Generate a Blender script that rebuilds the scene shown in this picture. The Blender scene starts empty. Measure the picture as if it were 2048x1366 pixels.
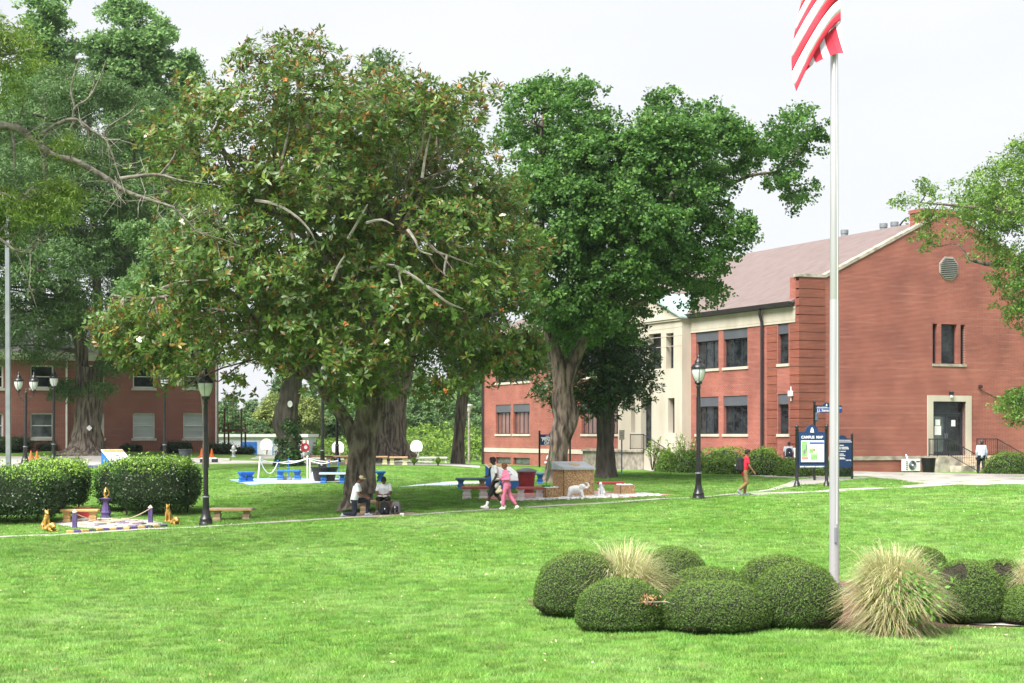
import bpy, bmesh, math, random
import numpy as np
from mathutils import Vector, Matrix

# ------------------------------------------------------------------ camera, sky, sun, exposure
scene = bpy.context.scene
col = scene.collection
F, HZ, CX, ZC = 3300.0, 868.0, 1024.0, 3.0        # focal length in photo pixels, horizon row, centre column, eye height
cam_d = bpy.data.cameras.new('camera'); cam = bpy.data.objects.new('camera', cam_d); col.objects.link(cam)
cam.location = (0, 0, ZC); cam.rotation_euler = (math.pi/2, 0, 0)
cam_d.sensor_width = 36.0; cam_d.lens = F/2048*36.0; cam_d.shift_y = (HZ-683)/2048.0
cam_d.clip_start = 0.5; cam_d.clip_end = 5000
scene.camera = cam

SUN_EL, SUN_AZ = math.radians(54), math.radians(218)   # azimuth of the sun, clockwise from +Y: behind and left of the camera
world = bpy.data.worlds.new('World'); scene.world = world; world.use_nodes = True
wn, wl = world.node_tree.nodes, world.node_tree.links
wn.clear()
w_out = wn.new('ShaderNodeOutputWorld'); w_bg = wn.new('ShaderNodeBackground')
w_sky = wn.new('ShaderNodeTexSky'); w_sky.sky_type = 'NISHITA'; w_sky.sun_disc = False
w_sky.sun_elevation = SUN_EL; w_sky.sun_rotation = SUN_AZ; w_sky.dust_density = 2.0
w_tc = wn.new('ShaderNodeTexCoord'); w_map = wn.new('ShaderNodeMapping'); w_map.inputs['Scale'].default_value = (1, 1, 3.0)
w_noise = wn.new('ShaderNodeTexNoise'); w_noise.inputs['Scale'].default_value = 2.2; w_noise.inputs['Detail'].default_value = 5
w_ramp = wn.new('ShaderNodeValToRGB')
w_ramp.color_ramp.elements[0].position = .25; w_ramp.color_ramp.elements[0].color = (.85, .865, .92, 1)
w_ramp.color_ramp.elements[1].position = .75; w_ramp.color_ramp.elements[1].color = (1.03, 1.03, 1.05, 1)
w_mul = wn.new('ShaderNodeVectorMath'); w_mul.operation = 'SCALE'; w_mul.inputs['Scale'].default_value = 4.35
w_mix = wn.new('ShaderNodeMix'); w_mix.data_type = 'RGBA'; w_mix.inputs['Factor'].default_value = .93   # an even cloud deck over the blue
wl.new(w_tc.outputs['Generated'], w_map.inputs['Vector']); wl.new(w_map.outputs['Vector'], w_noise.inputs['Vector'])
wl.new(w_noise.outputs['Fac'], w_ramp.inputs['Fac']); wl.new(w_ramp.outputs['Color'], w_mul.inputs[0])
wl.new(w_sky.outputs['Color'], w_mix.inputs['A']); wl.new(w_mul.outputs['Vector'], w_mix.inputs['B'])
wl.new(w_mix.outputs['Result'], w_bg.inputs['Color']); w_bg.inputs['Strength'].default_value = .0505
wl.new(w_bg.outputs['Background'], w_out.inputs['Surface'])

sun_d = bpy.data.lights.new('sun', 'SUN'); sun = bpy.data.objects.new('sun', sun_d); col.objects.link(sun)
sun_d.energy = 2.4; sun_d.angle = math.radians(40); sun_d.color = (1, .965, .9)
sd = Vector((math.sin(SUN_AZ)*math.cos(SUN_EL), math.cos(SUN_AZ)*math.cos(SUN_EL), math.sin(SUN_EL)))
sun.rotation_euler = sd.to_track_quat('Z', 'Y').to_euler(); sun.location = (-30, -30, 60)

vs = scene.view_settings
vs.view_transform = 'Standard'; vs.look = 'None'; vs.exposure = 2.22; vs.gamma = 1.0; vs.use_curve_mapping = False
scene.render.engine = 'CYCLES'
scene.cycles.use_denoising = True
scene.cycles.max_bounces = 6; scene.cycles.diffuse_bounces = 4; scene.cycles.glossy_bounces = 2
scene.cycles.transmission_bounces = 3; scene.cycles.transparent_max_bounces = 6; scene.cycles.volume_bounces = 0

# ------------------------------------------------------------------ helpers
rng = np.random.default_rng(7); random.seed(7)
def S(D): return F/D                                  # photo pixels per metre at distance D
def P(px, py, D): return np.array([(px-CX)/F*D, D, ZC+(HZ-py)/F*D])

CTRL = [(1024,8,3.0),(0,10,3.0),(2048,10,3.0),(1024,18,3.0),(0,20,3.02),(2048,20,3.0),(1450,25,3.0),(1668,31,3.0),(500,35,3.05),(2048,38,2.85),
        (411,57,3.12),(0,51,3.2),(-300,55,3.2),(720,55,2.75),(1000,56.5,2.56),(1397,60,2.36),(1485,60,2.28),(1900,62,2.25),(2300,60,2.2),
        (1593,68,2.18),(1965,87,2.08),(1700,88,2.1),(2400,95,1.9),(492,70,2.08),(650,72,2.05),(108,95,1.63),(-300,92,1.55),(330,95,1.65),(170,99,1.14),(60,104,1.05),(440,108,1.2),(-400,100,1.0),
        (575,85,1.68),(780,92,1.5),(915,100,1.88),(1110,72,2.12),(1210,76,2.0),(970,125,2.35),(1250,100,2.2),(620,130,2.1),(850,130,2.2),
        (200,135,1.2),(1500,130,2.1),(700,165,2.5),(0,165,2.0),(1500,165,2.4),(2300,140,2.0)]
_cp = np.array([((a-CX)/F*d, d, ZC-h) for a, d, h in CTRL])
def _k(r2): return np.where(r2 > 0, .5*r2*np.log(np.maximum(r2, 1e-9)), 0.)
_n = len(_cp); _A = np.zeros((_n+3, _n+3))
_d2 = ((_cp[:, None, :2]-_cp[None, :, :2])**2).sum(-1)
_A[:_n, :_n] = _k(_d2)+np.eye(_n)*60.0; _A[:_n, _n] = 1; _A[:_n, _n+1:] = _cp[:, :2]; _A[_n, :_n] = 1; _A[_n+1:, :_n] = _cp[:, :2].T
_w = np.linalg.solve(_A, np.concatenate([_cp[:, 2], np.zeros(3)]))
def T(x, y):
    """height of the ground at x, y"""
    x = np.atleast_1d(np.asarray(x, float)); y = np.atleast_1d(np.asarray(y, float)); sh = x.shape
    xc = np.clip(x.ravel(), -48, 50); yc = np.clip(y.ravel(), 6, 165)
    r2 = (xc[:, None]-_cp[None, :, 0])**2+(yc[:, None]-_cp[None, :, 1])**2
    z = _k(r2)@_w[:_n]+_w[_n]+_w[_n+1]*xc+_w[_n+2]*yc
    z = z+.018*np.sin(x.ravel()*.9+1.3)*np.sin(y.ravel()*.7)+.012*np.sin(x.ravel()*2.3+y.ravel()*1.7)
    return z.reshape(sh)
def Tz(x, y): return float(T([x], [y])[0])
_D = np.concatenate([np.arange(12, 110, .1), np.arange(110, 200, .25)])
def G(px, py):
    """where the ray through a photo pixel meets the ground"""
    x = (px-CX)/F*_D; z = ZC+(HZ-py)/F*_D
    hit = np.nonzero(z <= T(x, _D))[0]
    D = _D[hit[0]] if len(hit) else 150.0
    return np.array([(px-CX)/F*D, D, Tz((px-CX)/F*D, D)])
def GD(px, D):
    x = (px-CX)/F*D
    return np.array([x, D, Tz(x, D)])

def tag(o, label=None, cat=None, group=None, kind=None):
    if label: o['label'] = label
    if cat: o['category'] = cat
    if group: o['group'] = group
    if kind: o['kind'] = kind
    return o
def thing(name, label, cat, loc=(0, 0, 0), rotz=0., group=None):
    o = bpy.data.objects.new(name, None); col.objects.link(o); o.empty_display_size = .2
    o.location = tuple(float(v) for v in loc); o.rotation_euler = (0, 0, rotz)
    return tag(o, label, cat, group)
def link(name, me, parent=None):
    o = bpy.data.objects.new(name, me); col.objects.link(o)
    if parent: o.parent = parent
    return o
def fast_mesh(name, V, Fc, mat, parent=None, smooth=False, attr=None, attr2=None):
    """V (n,3) array, Fc (m,k) array of equal-sided faces"""
    me = bpy.data.meshes.new(name); V = np.ascontiguousarray(V, np.float32); Fc = np.ascontiguousarray(Fc, np.int32)
    m, k = Fc.shape
    me.vertices.add(len(V)); me.vertices.foreach_set('co', V.ravel())
    me.loops.add(m*k); me.loops.foreach_set('vertex_index', Fc.ravel())
    me.polygons.add(m); me.polygons.foreach_set('loop_start', np.arange(0, m*k, k, dtype=np.int32))
    if attr is not None:
        a = me.attributes.new('tint', 'FLOAT', 'POINT'); a.data.foreach_set('value', np.ascontiguousarray(attr, np.float32))
    me.update(calc_edges=True)
    if smooth: me.polygons.foreach_set('use_smooth', np.ones(m, bool))
    if mat: me.materials.append(mat)
    return link(name, me, parent)

class MB:
    """collects shapes and links them as ONE mesh object"""
    def __init__(s): s.v = []; s.f = []; s.n = 0
    def add(s, V, Fs):
        for f in Fs: s.f.append(tuple(i+s.n for i in f))
        s.v.extend([tuple(map(float, p)) for p in V]); s.n += len(V); return s
    def box(s, x0, x1, y0, y1, z0, z1, M=None):
        V = [(x, y, z) for z in (z0, z1) for y in (y0, y1) for x in (x0, x1)]
        if M is not None: V = [M @ Vector(p) for p in V]
        return s.add(V, [(0, 2, 3, 1), (4, 5, 7, 6), (0, 1, 5, 4), (2, 6, 7, 3), (0, 4, 6, 2), (1, 3, 7, 5)])
    def bbox(s, x0, x1, y0, y1, z0, z1, b=.02, M=None):
        """box with chamfered edges"""
        bm = bmesh.new(); bmesh.ops.create_cube(bm, size=1)
        for v in bm.verts: v.co = Vector((x0+(v.co.x+.5)*(x1-x0), y0+(v.co.y+.5)*(y1-y0), z0+(v.co.z+.5)*(z1-z0)))
        bmesh.ops.bevel(bm, geom=bm.edges[:], offset=b, segments=1, affect='EDGES')
        bm.verts.index_update()
        V = [v.co.copy() for v in bm.verts]; Fs = [tuple(v.index for v in f.verts) for f in bm.faces]; bm.free()
        if M is not None: V = [M @ p for p in V]
        return s.add(V, Fs)
    def tube(s, pts, rad, n=8, lobes=0, amp=0., caps=True, squash=None):
        pts = [Vector(tuple(map(float, p))) for p in pts]; m = len(pts)
        rad = [rad]*m if np.isscalar(rad) else list(rad)
        prev = None; V = []
        for i, p in enumerate(pts):
            t = (pts[min(i+1, m-1)]-pts[max(i-1, 0)]).normalized()
            if prev is None:
                prev = t.cross(Vector((0, 1, 0)) if abs(t.y) < .9 else Vector((1, 0, 0))).normalized()
            a = (prev-t*prev.dot(t)).normalized(); b = t.cross(a); prev = a
            for k in range(n):
                th = 2*math.pi*k/n
                r = rad[i]*(1+(amp*math.sin(lobes*th+i*.35)+amp*.5*math.sin((lobes*2+1)*th+1+i*.6) if lobes else 0))
                V.append(p+a*math.cos(th)*r+b*math.sin(th)*r)
        Fs = [(i*n+k, i*n+(k+1) % n, (i+1)*n+(k+1) % n, (i+1)*n+k) for i in range(m-1) for k in range(n)]
        if caps: Fs += [tuple(range(n-1, -1, -1)), tuple((m-1)*n+k for k in range(n))]
        return s.add(V, Fs)
    def lathe(s, prof, n=16, c=(0, 0, 0), sx=1., sy=1., rot=0.):
        V = []; m = len(prof)
        for r, z in prof:
            for k in range(n):
                th = 2*math.pi*k/n+rot; V.append((c[0]+r*math.cos(th)*sx, c[1]+r*math.sin(th)*sy, c[2]+z))
        Fs = [(i*n+k, i*n+(k+1) % n, (i+1)*n+(k+1) % n, (i+1)*n+k) for i in range(m-1) for k in range(n)]
        Fs += [tuple(range(n-1, -1, -1)), tuple((m-1)*n+k for k in range(n))]
        return s.add(V, Fs)
    def prism(s, poly, d0, d1, axes='xz'):
        """polygon (a,b) extruded from d0 to d1 along the third axis"""
        m = len(poly)
        def mk(a, b, d): return (a, d, b) if axes == 'xz' else ((d, a, b) if axes == 'yz' else (a, b, d))
        V = [mk(a, b, d0) for a, b in poly]+[mk(a, b, d1) for a, b in poly]
        return s.add(V, [tuple(range(m)), tuple(range(2*m-1, m-1, -1))]+[(i, i+m, (i+1) % m+m, (i+1) % m) for i in range(m)])
    def build(s, name, mat, parent=None, smooth=False, loc=None):
        me = bpy.data.meshes.new(name); me.from_pydata(s.v, [], s.f)
        bm = bmesh.new(); bm.from_mesh(me); bmesh.ops.recalc_face_normals(bm, faces=bm.faces[:]); bm.to_mesh(me); bm.free()
        if smooth: me.polygons.foreach_set('use_smooth', np.ones(len(me.polygons), bool))
        if mat: me.materials.append(mat)
        o = link(name, me, parent)
        if smooth:
            me.set_sharp_from_angle(angle=math.radians(50))
        if loc is not None: o.location = tuple(float(v) for v in loc)
        return o
def rotm(axis, deg, at=(0, 0, 0)):
    return Matrix.Translation(at) @ Matrix.Rotation(math.radians(deg), 4, axis) @ Matrix.Translation([-a for a in at])
def copy_tree(o, parent=None):
    c = o.copy(); col.objects.link(c); c.parent = parent
    for ch in list(o.children): copy_tree(ch, c)
    return c

# ------------------------------------------------------------------ materials
def pm(name, c, c2=None, scale=6., rough=.75, bump=0., bscale=None, metal=0., spec=.4, detail=6, lo=.35, hi=.65, stretch=None):
    m = bpy.data.materials.new(name); m.use_nodes = True; N, L = m.node_tree.nodes, m.node_tree.links
    b = N['Principled BSDF']; b.inputs['Roughness'].default_value = rough; b.inputs['Metallic'].default_value = metal
    b.inputs['Specular IOR Level'].default_value = spec
    c2 = c2 or tuple(x*.72 for x in c)
    tc = N.new('ShaderNodeTexCoord'); mp = N.new('ShaderNodeMapping'); L.new(tc.outputs['Object'], mp.inputs['Vector'])
    if stretch: mp.inputs['Scale'].default_value = stretch
    nz = N.new('ShaderNodeTexNoise'); nz.inputs['Scale'].default_value = scale; nz.inputs['Detail'].default_value = detail
    L.new(mp.outputs['Vector'], nz.inputs['Vector'])
    r = N.new('ShaderNodeValToRGB'); r.color_ramp.elements[0].color = (*c2, 1); r.color_ramp.elements[1].color = (*c, 1)
    r.color_ramp.elements[0].position = lo; r.color_ramp.elements[1].position = hi
    L.new(nz.outputs['Fac'], r.inputs['Fac']); L.new(r.outputs['Color'], b.inputs['Base Color'])
    if bump:
        n2 = N.new('ShaderNodeTexNoise'); n2.inputs['Scale'].default_value = bscale or scale*3; n2.inputs['Detail'].default_value = 4
        L.new(mp.outputs['Vector'], n2.inputs['Vector'])
        bp = N.new('ShaderNodeBump'); bp.inputs['Strength'].default_value = bump; bp.inputs['Distance'].default_value = .05
        L.new(n2.outputs['Fac'], bp.inputs['Height']); L.new(bp.outputs['Normal'], b.inputs['Normal'])
    return m
def leafmat(name, stops, rough=.5, trans=.25, spec=.35):
    """leaf colour runs over the per-leaf 'tint' value, with a part of the light passing through"""
    m = bpy.data.materials.new(name); m.use_nodes = True; N, L = m.node_tree.nodes, m.node_tree.links
    b = N['Principled BSDF']; b.inputs['Roughness'].default_value = rough; b.inputs['Specular IOR Level'].default_value = spec
    at = N.new('ShaderNodeAttribute'); at.attribute_name = 'tint'
    r = N.new('ShaderNodeValToRGB'); cr = r.color_ramp
    while len(cr.elements) < len(stops): cr.elements.new(.5)
    for e, (p, c) in zip(cr.elements, stops): e.position = p; e.color = (*c, 1)
    L.new(at.outputs['Fac'], r.inputs['Fac']); L.new(r.outputs['Color'], b.inputs['Base Color'])
    t = N.new('ShaderNodeBsdfTranslucent'); L.new(r.outputs['Color'], t.inputs['Color'])
    mx = N.new('ShaderNodeMixShader'); mx.inputs['Fac'].default_value = trans
    L.new(b.outputs['BSDF'], mx.inputs[1]); L.new(t.outputs['BSDF'], mx.inputs[2]); L.new(mx.outputs['Shader'], N['Material Output'].inputs['Surface'])
    return m
def brickmat(name, ax, c1, c2, mortar, stain, lightrow=.0):
    """brickwork finer than a pixel: courses of 68 mm, one lighter header course in six"""
    m = bpy.data.materials.new(name); m.use_nodes = True; N, L = m.node_tree.nodes, m.node_tree.links
    b = N['Principled BSDF']; b.inputs['Roughness'].default_value = .85; b.inputs['Specular IOR Level'].default_value = .2
    tc = N.new('ShaderNodeTexCoord'); sp = N.new('ShaderNodeSeparateXYZ'); L.new(tc.outputs['Object'], sp.inputs[0])
    cb = N.new('ShaderNodeCombineXYZ'); L.new(sp.outputs[ax], cb.inputs['X']); L.new(sp.outputs['Z'], cb.inputs['Y'])
    br = N.new('ShaderNodeTexBrick'); L.new(cb.outputs[0], br.inputs['Vector'])
    br.inputs['Scale'].default_value = 1; br.inputs['Brick Width'].default_value = .22; br.inputs['Row Height'].default_value = .0685
    br.inputs['Mortar Size'].default_value = .008; br.inputs['Mortar Smooth'].default_value = .1; br.inputs['Bias'].default_value = -.2
    br.inputs['Color1'].default_value = (*c1, 1); br.inputs['Color2'].default_value = (*c2, 1); br.inputs['Mortar'].default_value = (*mortar, 1)
    nz = N.new('ShaderNodeTexNoise'); nz.inputs['Scale'].default_value = .55; nz.inputs['Detail'].default_value = 7; L.new(tc.outputs['Object'], nz.inputs['Vector'])
    r = N.new('ShaderNodeValToRGB'); r.color_ramp.elements[0].position = .3; r.color_ramp.elements[1].position = .72
    r.color_ramp.elements[0].color = (*stain, 1); r.color_ramp.elements[1].color = (1.12, 1.08, 1.05, 1); L.new(nz.outputs['Fac'], r.inputs['Fac'])
    mul = N.new('ShaderNodeMix'); mul.data_type = 'RGBA'; mul.blend_type = 'MULTIPLY'; mul.inputs['Factor'].default_value = 1
    L.new(br.outputs['Color'], mul.inputs['A']); L.new(r.outputs['Color'], mul.inputs['B'])
    # header course
    d = N.new('ShaderNodeMath'); d.operation = 'DIVIDE'; d.inputs[1].default_value = .411; L.new(sp.outputs['Z'], d.inputs[0])
    fr = N.new('ShaderNodeMath'); fr.operation = 'FRACT'; L.new(d.outputs[0], fr.inputs[0])
    lt = N.new('ShaderNodeMath'); lt.operation = 'LESS_THAN'; lt.inputs[1].default_value = .2; L.new(fr.outputs[0], lt.inputs[0])
    n3 = N.new('ShaderNodeTexNoise'); n3.inputs['Scale'].default_value = .8; n3.inputs['Detail'].default_value = 3; L.new(tc.outputs['Object'], n3.inputs['Vector'])
    m2 = N.new('ShaderNodeMath'); m2.operation = 'MULTIPLY'; n4 = N.new('ShaderNodeMapRange'); n4.inputs['From Min'].default_value = .42; n4.inputs['From Max'].default_value = .68; L.new(n3.outputs['Fac'], n4.inputs['Value']); L.new(lt.outputs[0], m2.inputs[0]); L.new(n4.outputs['Result'], m2.inputs[1])
    m3 = N.new('ShaderNodeMath'); m3.operation = 'MULTIPLY'; m3.inputs[1].default_value = lightrow; L.new(m2.outputs[0], m3.inputs[0])
    mx = N.new('ShaderNodeMix'); mx.data_type = 'RGBA'; L.new(m3.outputs[0], mx.inputs['Factor']); L.new(mul.outputs['Result'], mx.inputs['A'])
    mx.inputs['B'].default_value = (*mortar, 1)
    L.new(mx.outputs['Result'], b.inputs['Base Color'])
    bp = N.new('ShaderNodeBump'); bp.inputs['Strength'].default_value = .12; bp.inputs['Distance'].default_value = .006
    iv = N.new('ShaderNodeMath'); iv.operation = 'SUBTRACT'; iv.inputs[0].default_value = 1; L.new(br.outputs['Fac'], iv.inputs[1])
    L.new(iv.outputs[0], bp.inputs['Height']); L.new(bp.outputs['Normal'], b.inputs['Normal'])
    return m

RB = dict(c1=(.30, .074, .052), c2=(.215, .051, .039), mortar=(.40, .265, .22), stain=(.72, .68, .70))
M = {}
M['brick_x'] = brickmat('red brick', 'X', **RB, lightrow=.26); M['brick_y'] = brickmat('red brick side', 'Y', **RB, lightrow=.2)
DB = dict(c1=(.27, .080, .062), c2=(.20, .058, .047), mortar=(.40, .29, .25), stain=(.75, .72, .74))
M['dbrick_x'] = brickmat('maroon brick', 'X', **DB, lightrow=.2); M['dbrick_y'] = brickmat('maroon brick side', 'Y', **DB, lightrow=.2)
M['quoin'] = brickmat('quoin brick', 'X', (.235, .058, .036), (.155, .038, .027), (.29, .19, .145), (.75, .7, .7))
M['limestone'] = pm('limestone', (.53, .49, .41), (.42, .38, .31), .8, .8, .15, 20, stretch=(1, 1, .35))
M['limestone_dirty'] = pm('weathered limestone', (.46, .42, .35), (.22, .20, .165), 2.5, .85, .2, 25)
M['shingle'] = pm('roof shingle', (.172, .132, .126), (.142, .108, .103), 1.6, .9, .5, 14)
M['grey_shingle'] = pm('grey shingle', (.24, .235, .24), (.19, .185, .19), 2, .9, .4, 14)
M['dark_metal'] = pm('dark bronze metal', (.035, .030, .034), (.025, .022, .026), 3, .5, metal=.2)
M['shade'] = pm('slate panel', (.085, .092, .11), (.072, .078, .095), 1, .6)
M['frame'] = pm('dark window frame', (.03, .036, .05), None, 3, .45)
M['glass'] = pm('dark glass with painted reflections', (.034, .042, .044), (.006, .008, .010), 1.7, .05, spec=.3, stretch=(1, 1, 1.6))  # uneven tone paints reflections of trees into the pane colour
M['glass_blind'] = pm('glass over pale blinds', (.50, .55, .56), (.38, .42, .43), 1.3, .12, spec=.6, stretch=(.3, 1, 3))
M['glass_mid'] = pm('glass over curtain', (.12, .15, .15), (.04, .05, .055), 1.6, .1, spec=.6)
M['glass_painted_reflection'] = pm('glass with a painted reddish reflection', (.20, .10, .085), (.14, .07, .06), .9, .08, spec=.6)  # the reddish reflection is painted into the pane colour
M['white_paint'] = pm('white paint', (.74, .74, .71), (.62, .62, .59), 3, .5)
M['cream'] = pm('cream trim', (.62, .60, .54), (.5, .48, .43), 2, .6)
M['white'] = pm('clean white', (.80, .80, .80), (.70, .70, .71), 4, .5)
M['paper'] = pm('paper', (.78, .79, .80), (.70, .71, .73), 9, .7)
M['black'] = pm('black gloss paint', (.012, .012, .014), (.02, .02, .022), 5, .32, spec=.5)
M['black_plastic'] = pm('black plastic', (.018, .019, .022), None, 5, .5)
M['globe'] = pm('frosted lamp glass', (.66, .67, .67), (.54, .56, .57), 3, .15, spec=.6, stretch=(1, 1, 3))
M['galv'] = pm('galvanised steel', (.26, .28, .30), (.20, .22, .24), 2, .45, metal=.35)
M['aluminium'] = pm('brushed aluminium', (.52, .52, .54), (.45, .45, .48), 1.2, .4, metal=.5, stretch=(6, 6, .5))
M['concrete'] = pm('pale concrete', (.43, .41, .38), (.34, .32, .295), .7, .9, .1, 30)
M['asphalt_pale'] = pm('pale worn drive', (.36, .345, .33), (.29, .28, .27), .5, .9, .1, 30)
M['mulch'] = pm('brown mulch', (.14, .072, .047), (.06, .032, .022), 9, .95, .8, 30)
M['leaf_litter'] = pm('leaf litter', (.27, .18, .115), (.13, .085, .055), 5, .95, .6, 30)
M['dirt'] = pm('trodden dirt', (.33, .245, .17), (.2, .15, .1), 3, .95, .4, 20)
M['bark_grey'] = pm('grey oak bark', (.20, .165, .135), (.05, .04, .033), 7, .9, 1., 11, stretch=(1, 1, .16), lo=.40, hi=.60)
M['bark_pale'] = pm('pale maple bark', (.22, .17, .135), (.045, .033, .026), 5.5, .9, 1., 9, stretch=(1, 1, .25), lo=.40, hi=.60)
M['bark_dark'] = pm('dark bark', (.12, .10, .085), (.045, .038, .032), 7, .9, 1., 11, stretch=(1, 1, .18))
M['bark_mag'] = pm('magnolia bark', (.215, .18, .145), (.06, .047, .038), 6, .9, .8, 12, stretch=(1, 1, .3), lo=.40, hi=.60)
M['deadwood'] = pm('bleached dead wood', (.36, .33, .29), (.19, .17, .145), 5, .85)
M['limb_lichen'] = pm('lichened limb', (.22, .205, .17), (.08, .068, .055), 7, .9, .8, 14)
M['green_mass'] = pm('dark twig core', (.022, .034, .014), (.014, .02, .01), 5, 1.)  # dark green for the inner cores of hedges and shrubs
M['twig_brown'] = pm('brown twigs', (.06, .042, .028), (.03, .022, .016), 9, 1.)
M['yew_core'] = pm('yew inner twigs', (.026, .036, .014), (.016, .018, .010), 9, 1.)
M['gold'] = pm('gold paint', (.62, .37, .10), (.48, .26, .06), 8, .32, metal=.55)
M['gold_matte'] = pm('ochre stone paint', (.55, .36, .14), (.42, .26, .10), 8, .7)
M['purple'] = pm('purple paint', (.105, .075, .215), (.075, .05, .155), 6, .55)
M['lilac_stone'] = pm('lilac grey stone', (.36, .31, .34), (.25, .215, .25), 5, .8)
M['flag_tan'] = pm('tan flagstone', (.56, .45, .33), (.42, .33, .24), 4, .85, .2, 20)
M['flag_purple'] = pm('purple flagstone', (.21, .17, .27), (.15, .12, .2), 5, .85, .2, 20)
M['white_gravel'] = pm('white gravel', (.60, .585, .565), (.34, .325, .31), 22, .9, .9, 40)
M['red_paint'] = pm('red paint', (.46, .045, .05), (.33, .035, .04), 6, .55)
M['red_slab'] = pm('worn pink red slab', (.55, .27, .245), (.40, .17, .155), 2.5, .85)
M['red_bin'] = pm('maroon bin', (.27, .022, .03), (.2, .016, .022), 4, .45)
M['pinkwhite'] = pm('pinkish white paint', (.74, .67, .65), (.6, .5, .485), 7, .6)
M['pinkred'] = pm('faded red bench paint', (.55, .13, .13), (.44, .1, .1), 6, .6)
M['blue'] = pm('bright blue paint', (.022, .155, .54), (.016, .115, .42), 5, .5)
M['blue_faded'] = pm('faded blue paint', (.075, .19, .40), (.045, .125, .29), 4, .65)
M['blue_slab'] = pm('blue washed slab', (.33, .44, .66), (.22, .33, .55), 1.8, .85)
M['sky_slab'] = pm('pale blue slab', (.50, .58, .70), (.40, .46, .56), 1.4, .85)
M['blue_slate'] = pm('slate blue seat', (.14, .20, .29), (.09, .135, .2), 5, .7)
M['violet_blue'] = pm('violet blue seat', (.12, .14, .38), (.085, .1, .28), 5, .7)
M['navy'] = pm('navy sign paint', (.012, .042, .125), (.010, .034, .105), 3, .4)
M['royal'] = pm('royal blue sign panel', (.018, .075, .36), None, 3, .4)
M['sign_white'] = pm('sign lettering', (.78, .79, .80), (.74, .75, .77), 6, .5)
M['tan_stone'] = pm('tan bench stone', (.42, .31, .20), (.29, .21, .135), 7, .8, .2, 25)
M['bench_top'] = pm('mauve grey bench top', (.43, .355, .35), (.33, .27, .27), 4, .75)
M['aggregate'] = pm('exposed aggregate', (.56, .37, .19), (.24, .13, .06), 26, .85, .6, 40, lo=.38, hi=.62)
M['steel_top'] = pm('grey metal top', (.50, .53, .57), (.40, .43, .47), 3, .4, metal=.3)
M['orange'] = pm('cone orange', (.80, .17, .03), (.66, .13, .025), 6, .5)
M['grey_bin'] = pm('charcoal bin', (.055, .065, .075), (.04, .048, .057), 5, .6)
M['hydrant_silver'] = pm('silver paint', (.62, .64, .66), (.5, .52, .54), 6, .4, metal=.3)
M['rust'] = pm('rusty steel', (.13, .06, .048), (.075, .038, .033), 7, .8)
M['siding'] = pm('pale lilac siding', (.62, .63, .70), (.55, .56, .63), .6, .6, stretch=(8, 8, .2))
M['yellow_bench'] = pm('pale yellow paint', (.66, .66, .38), (.55, .52, .3), 6, .7)
M['orange_top'] = pm('peach paint', (.72, .44, .29), (.6, .35, .22), 6, .7)
M['skin'] = pm('brown skin', (.135, .062, .038), (.105, .047, .029), 6, .5)
M['skin2'] = pm('light brown skin', (.24, .115, .07), (.19, .088, .053), 6, .5)
M['skin_dark'] = pm('dark brown skin', (.055, .027, .018), (.042, .02, .013), 6, .45)
M['hair'] = pm('black hair', (.010, .008, .008), (.018, .015, .014), 30, .8)
M['hair_auburn'] = pm('auburn hair', (.20, .075, .03), (.08, .03, .014), 25, .7)
M['hair_grey'] = pm('greying hair', (.09, .09, .095), (.03, .03, .032), 25, .8)
M['tee_white'] = pm('white cotton', (.74, .75, .79), (.62, .63, .68), 5, .9, .3, 9)
M['shirt_blue'] = pm('pale blue shirt', (.62, .67, .80), (.52, .57, .7), 5, .85, .3, 9)
M['tee_red'] = pm('red cotton', (.62, .025, .055), (.48, .018, .04), 5, .9, .3, 9)
M['tee_grey'] = pm('grey cotton', (.38, .41, .46), (.3, .33, .38), 5, .9, .3, 9)
M['pink'] = pm('pink jersey', (.80, .22, .37), (.68, .165, .29), 4, .9, .3, 8)
M['navy_cloth'] = pm('dark navy cloth', (.012, .017, .032), (.008, .012, .023), 5, .9, .3, 9)
M['black_cloth'] = pm('black cloth', (.010, .010, .012), (.016, .016, .018), 5, .9, .3, 9)
M['khaki'] = pm('khaki cotton', (.27, .175, .085), (.2, .128, .06), 5, .9, .3, 9)
M['cap_tan'] = pm('tan cap', (.52, .43, .27), (.42, .34, .21), 6, .9)
M['shoe_grey'] = pm('grey trainer', (.32, .36, .42), (.2, .23, .28), 12, .7)
M['shoe_white'] = pm('white trainer', (.72, .72, .72), (.6, .55, .53), 12, .7)
M['pack_grey'] = pm('grey pack cloth', (.16, .15, .165), (.11, .10, .115), 9, .9)
M['beige_bag'] = pm('beige bag', (.55, .47, .33), (.45, .38, .27), 9, .7)
M['flag_red'] = pm('flag red', (.66, .035, .065), (.55, .028, .05), 3, .8, .15, 25)
M['flag_white'] = pm('flag white', (.80, .81, .85), (.70, .715, .77), 3, .8, .15, 25)
M['green_handle'] = pm('green plastic', (.02, .30, .06), None, 5, .5)
M['yellow'] = pm('yellow plastic', (.7, .42, .03), None, 5, .5)
M['straw'] = pm('dry straw', (.45, .25, .12), (.3, .16, .08), 15, .9)
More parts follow.
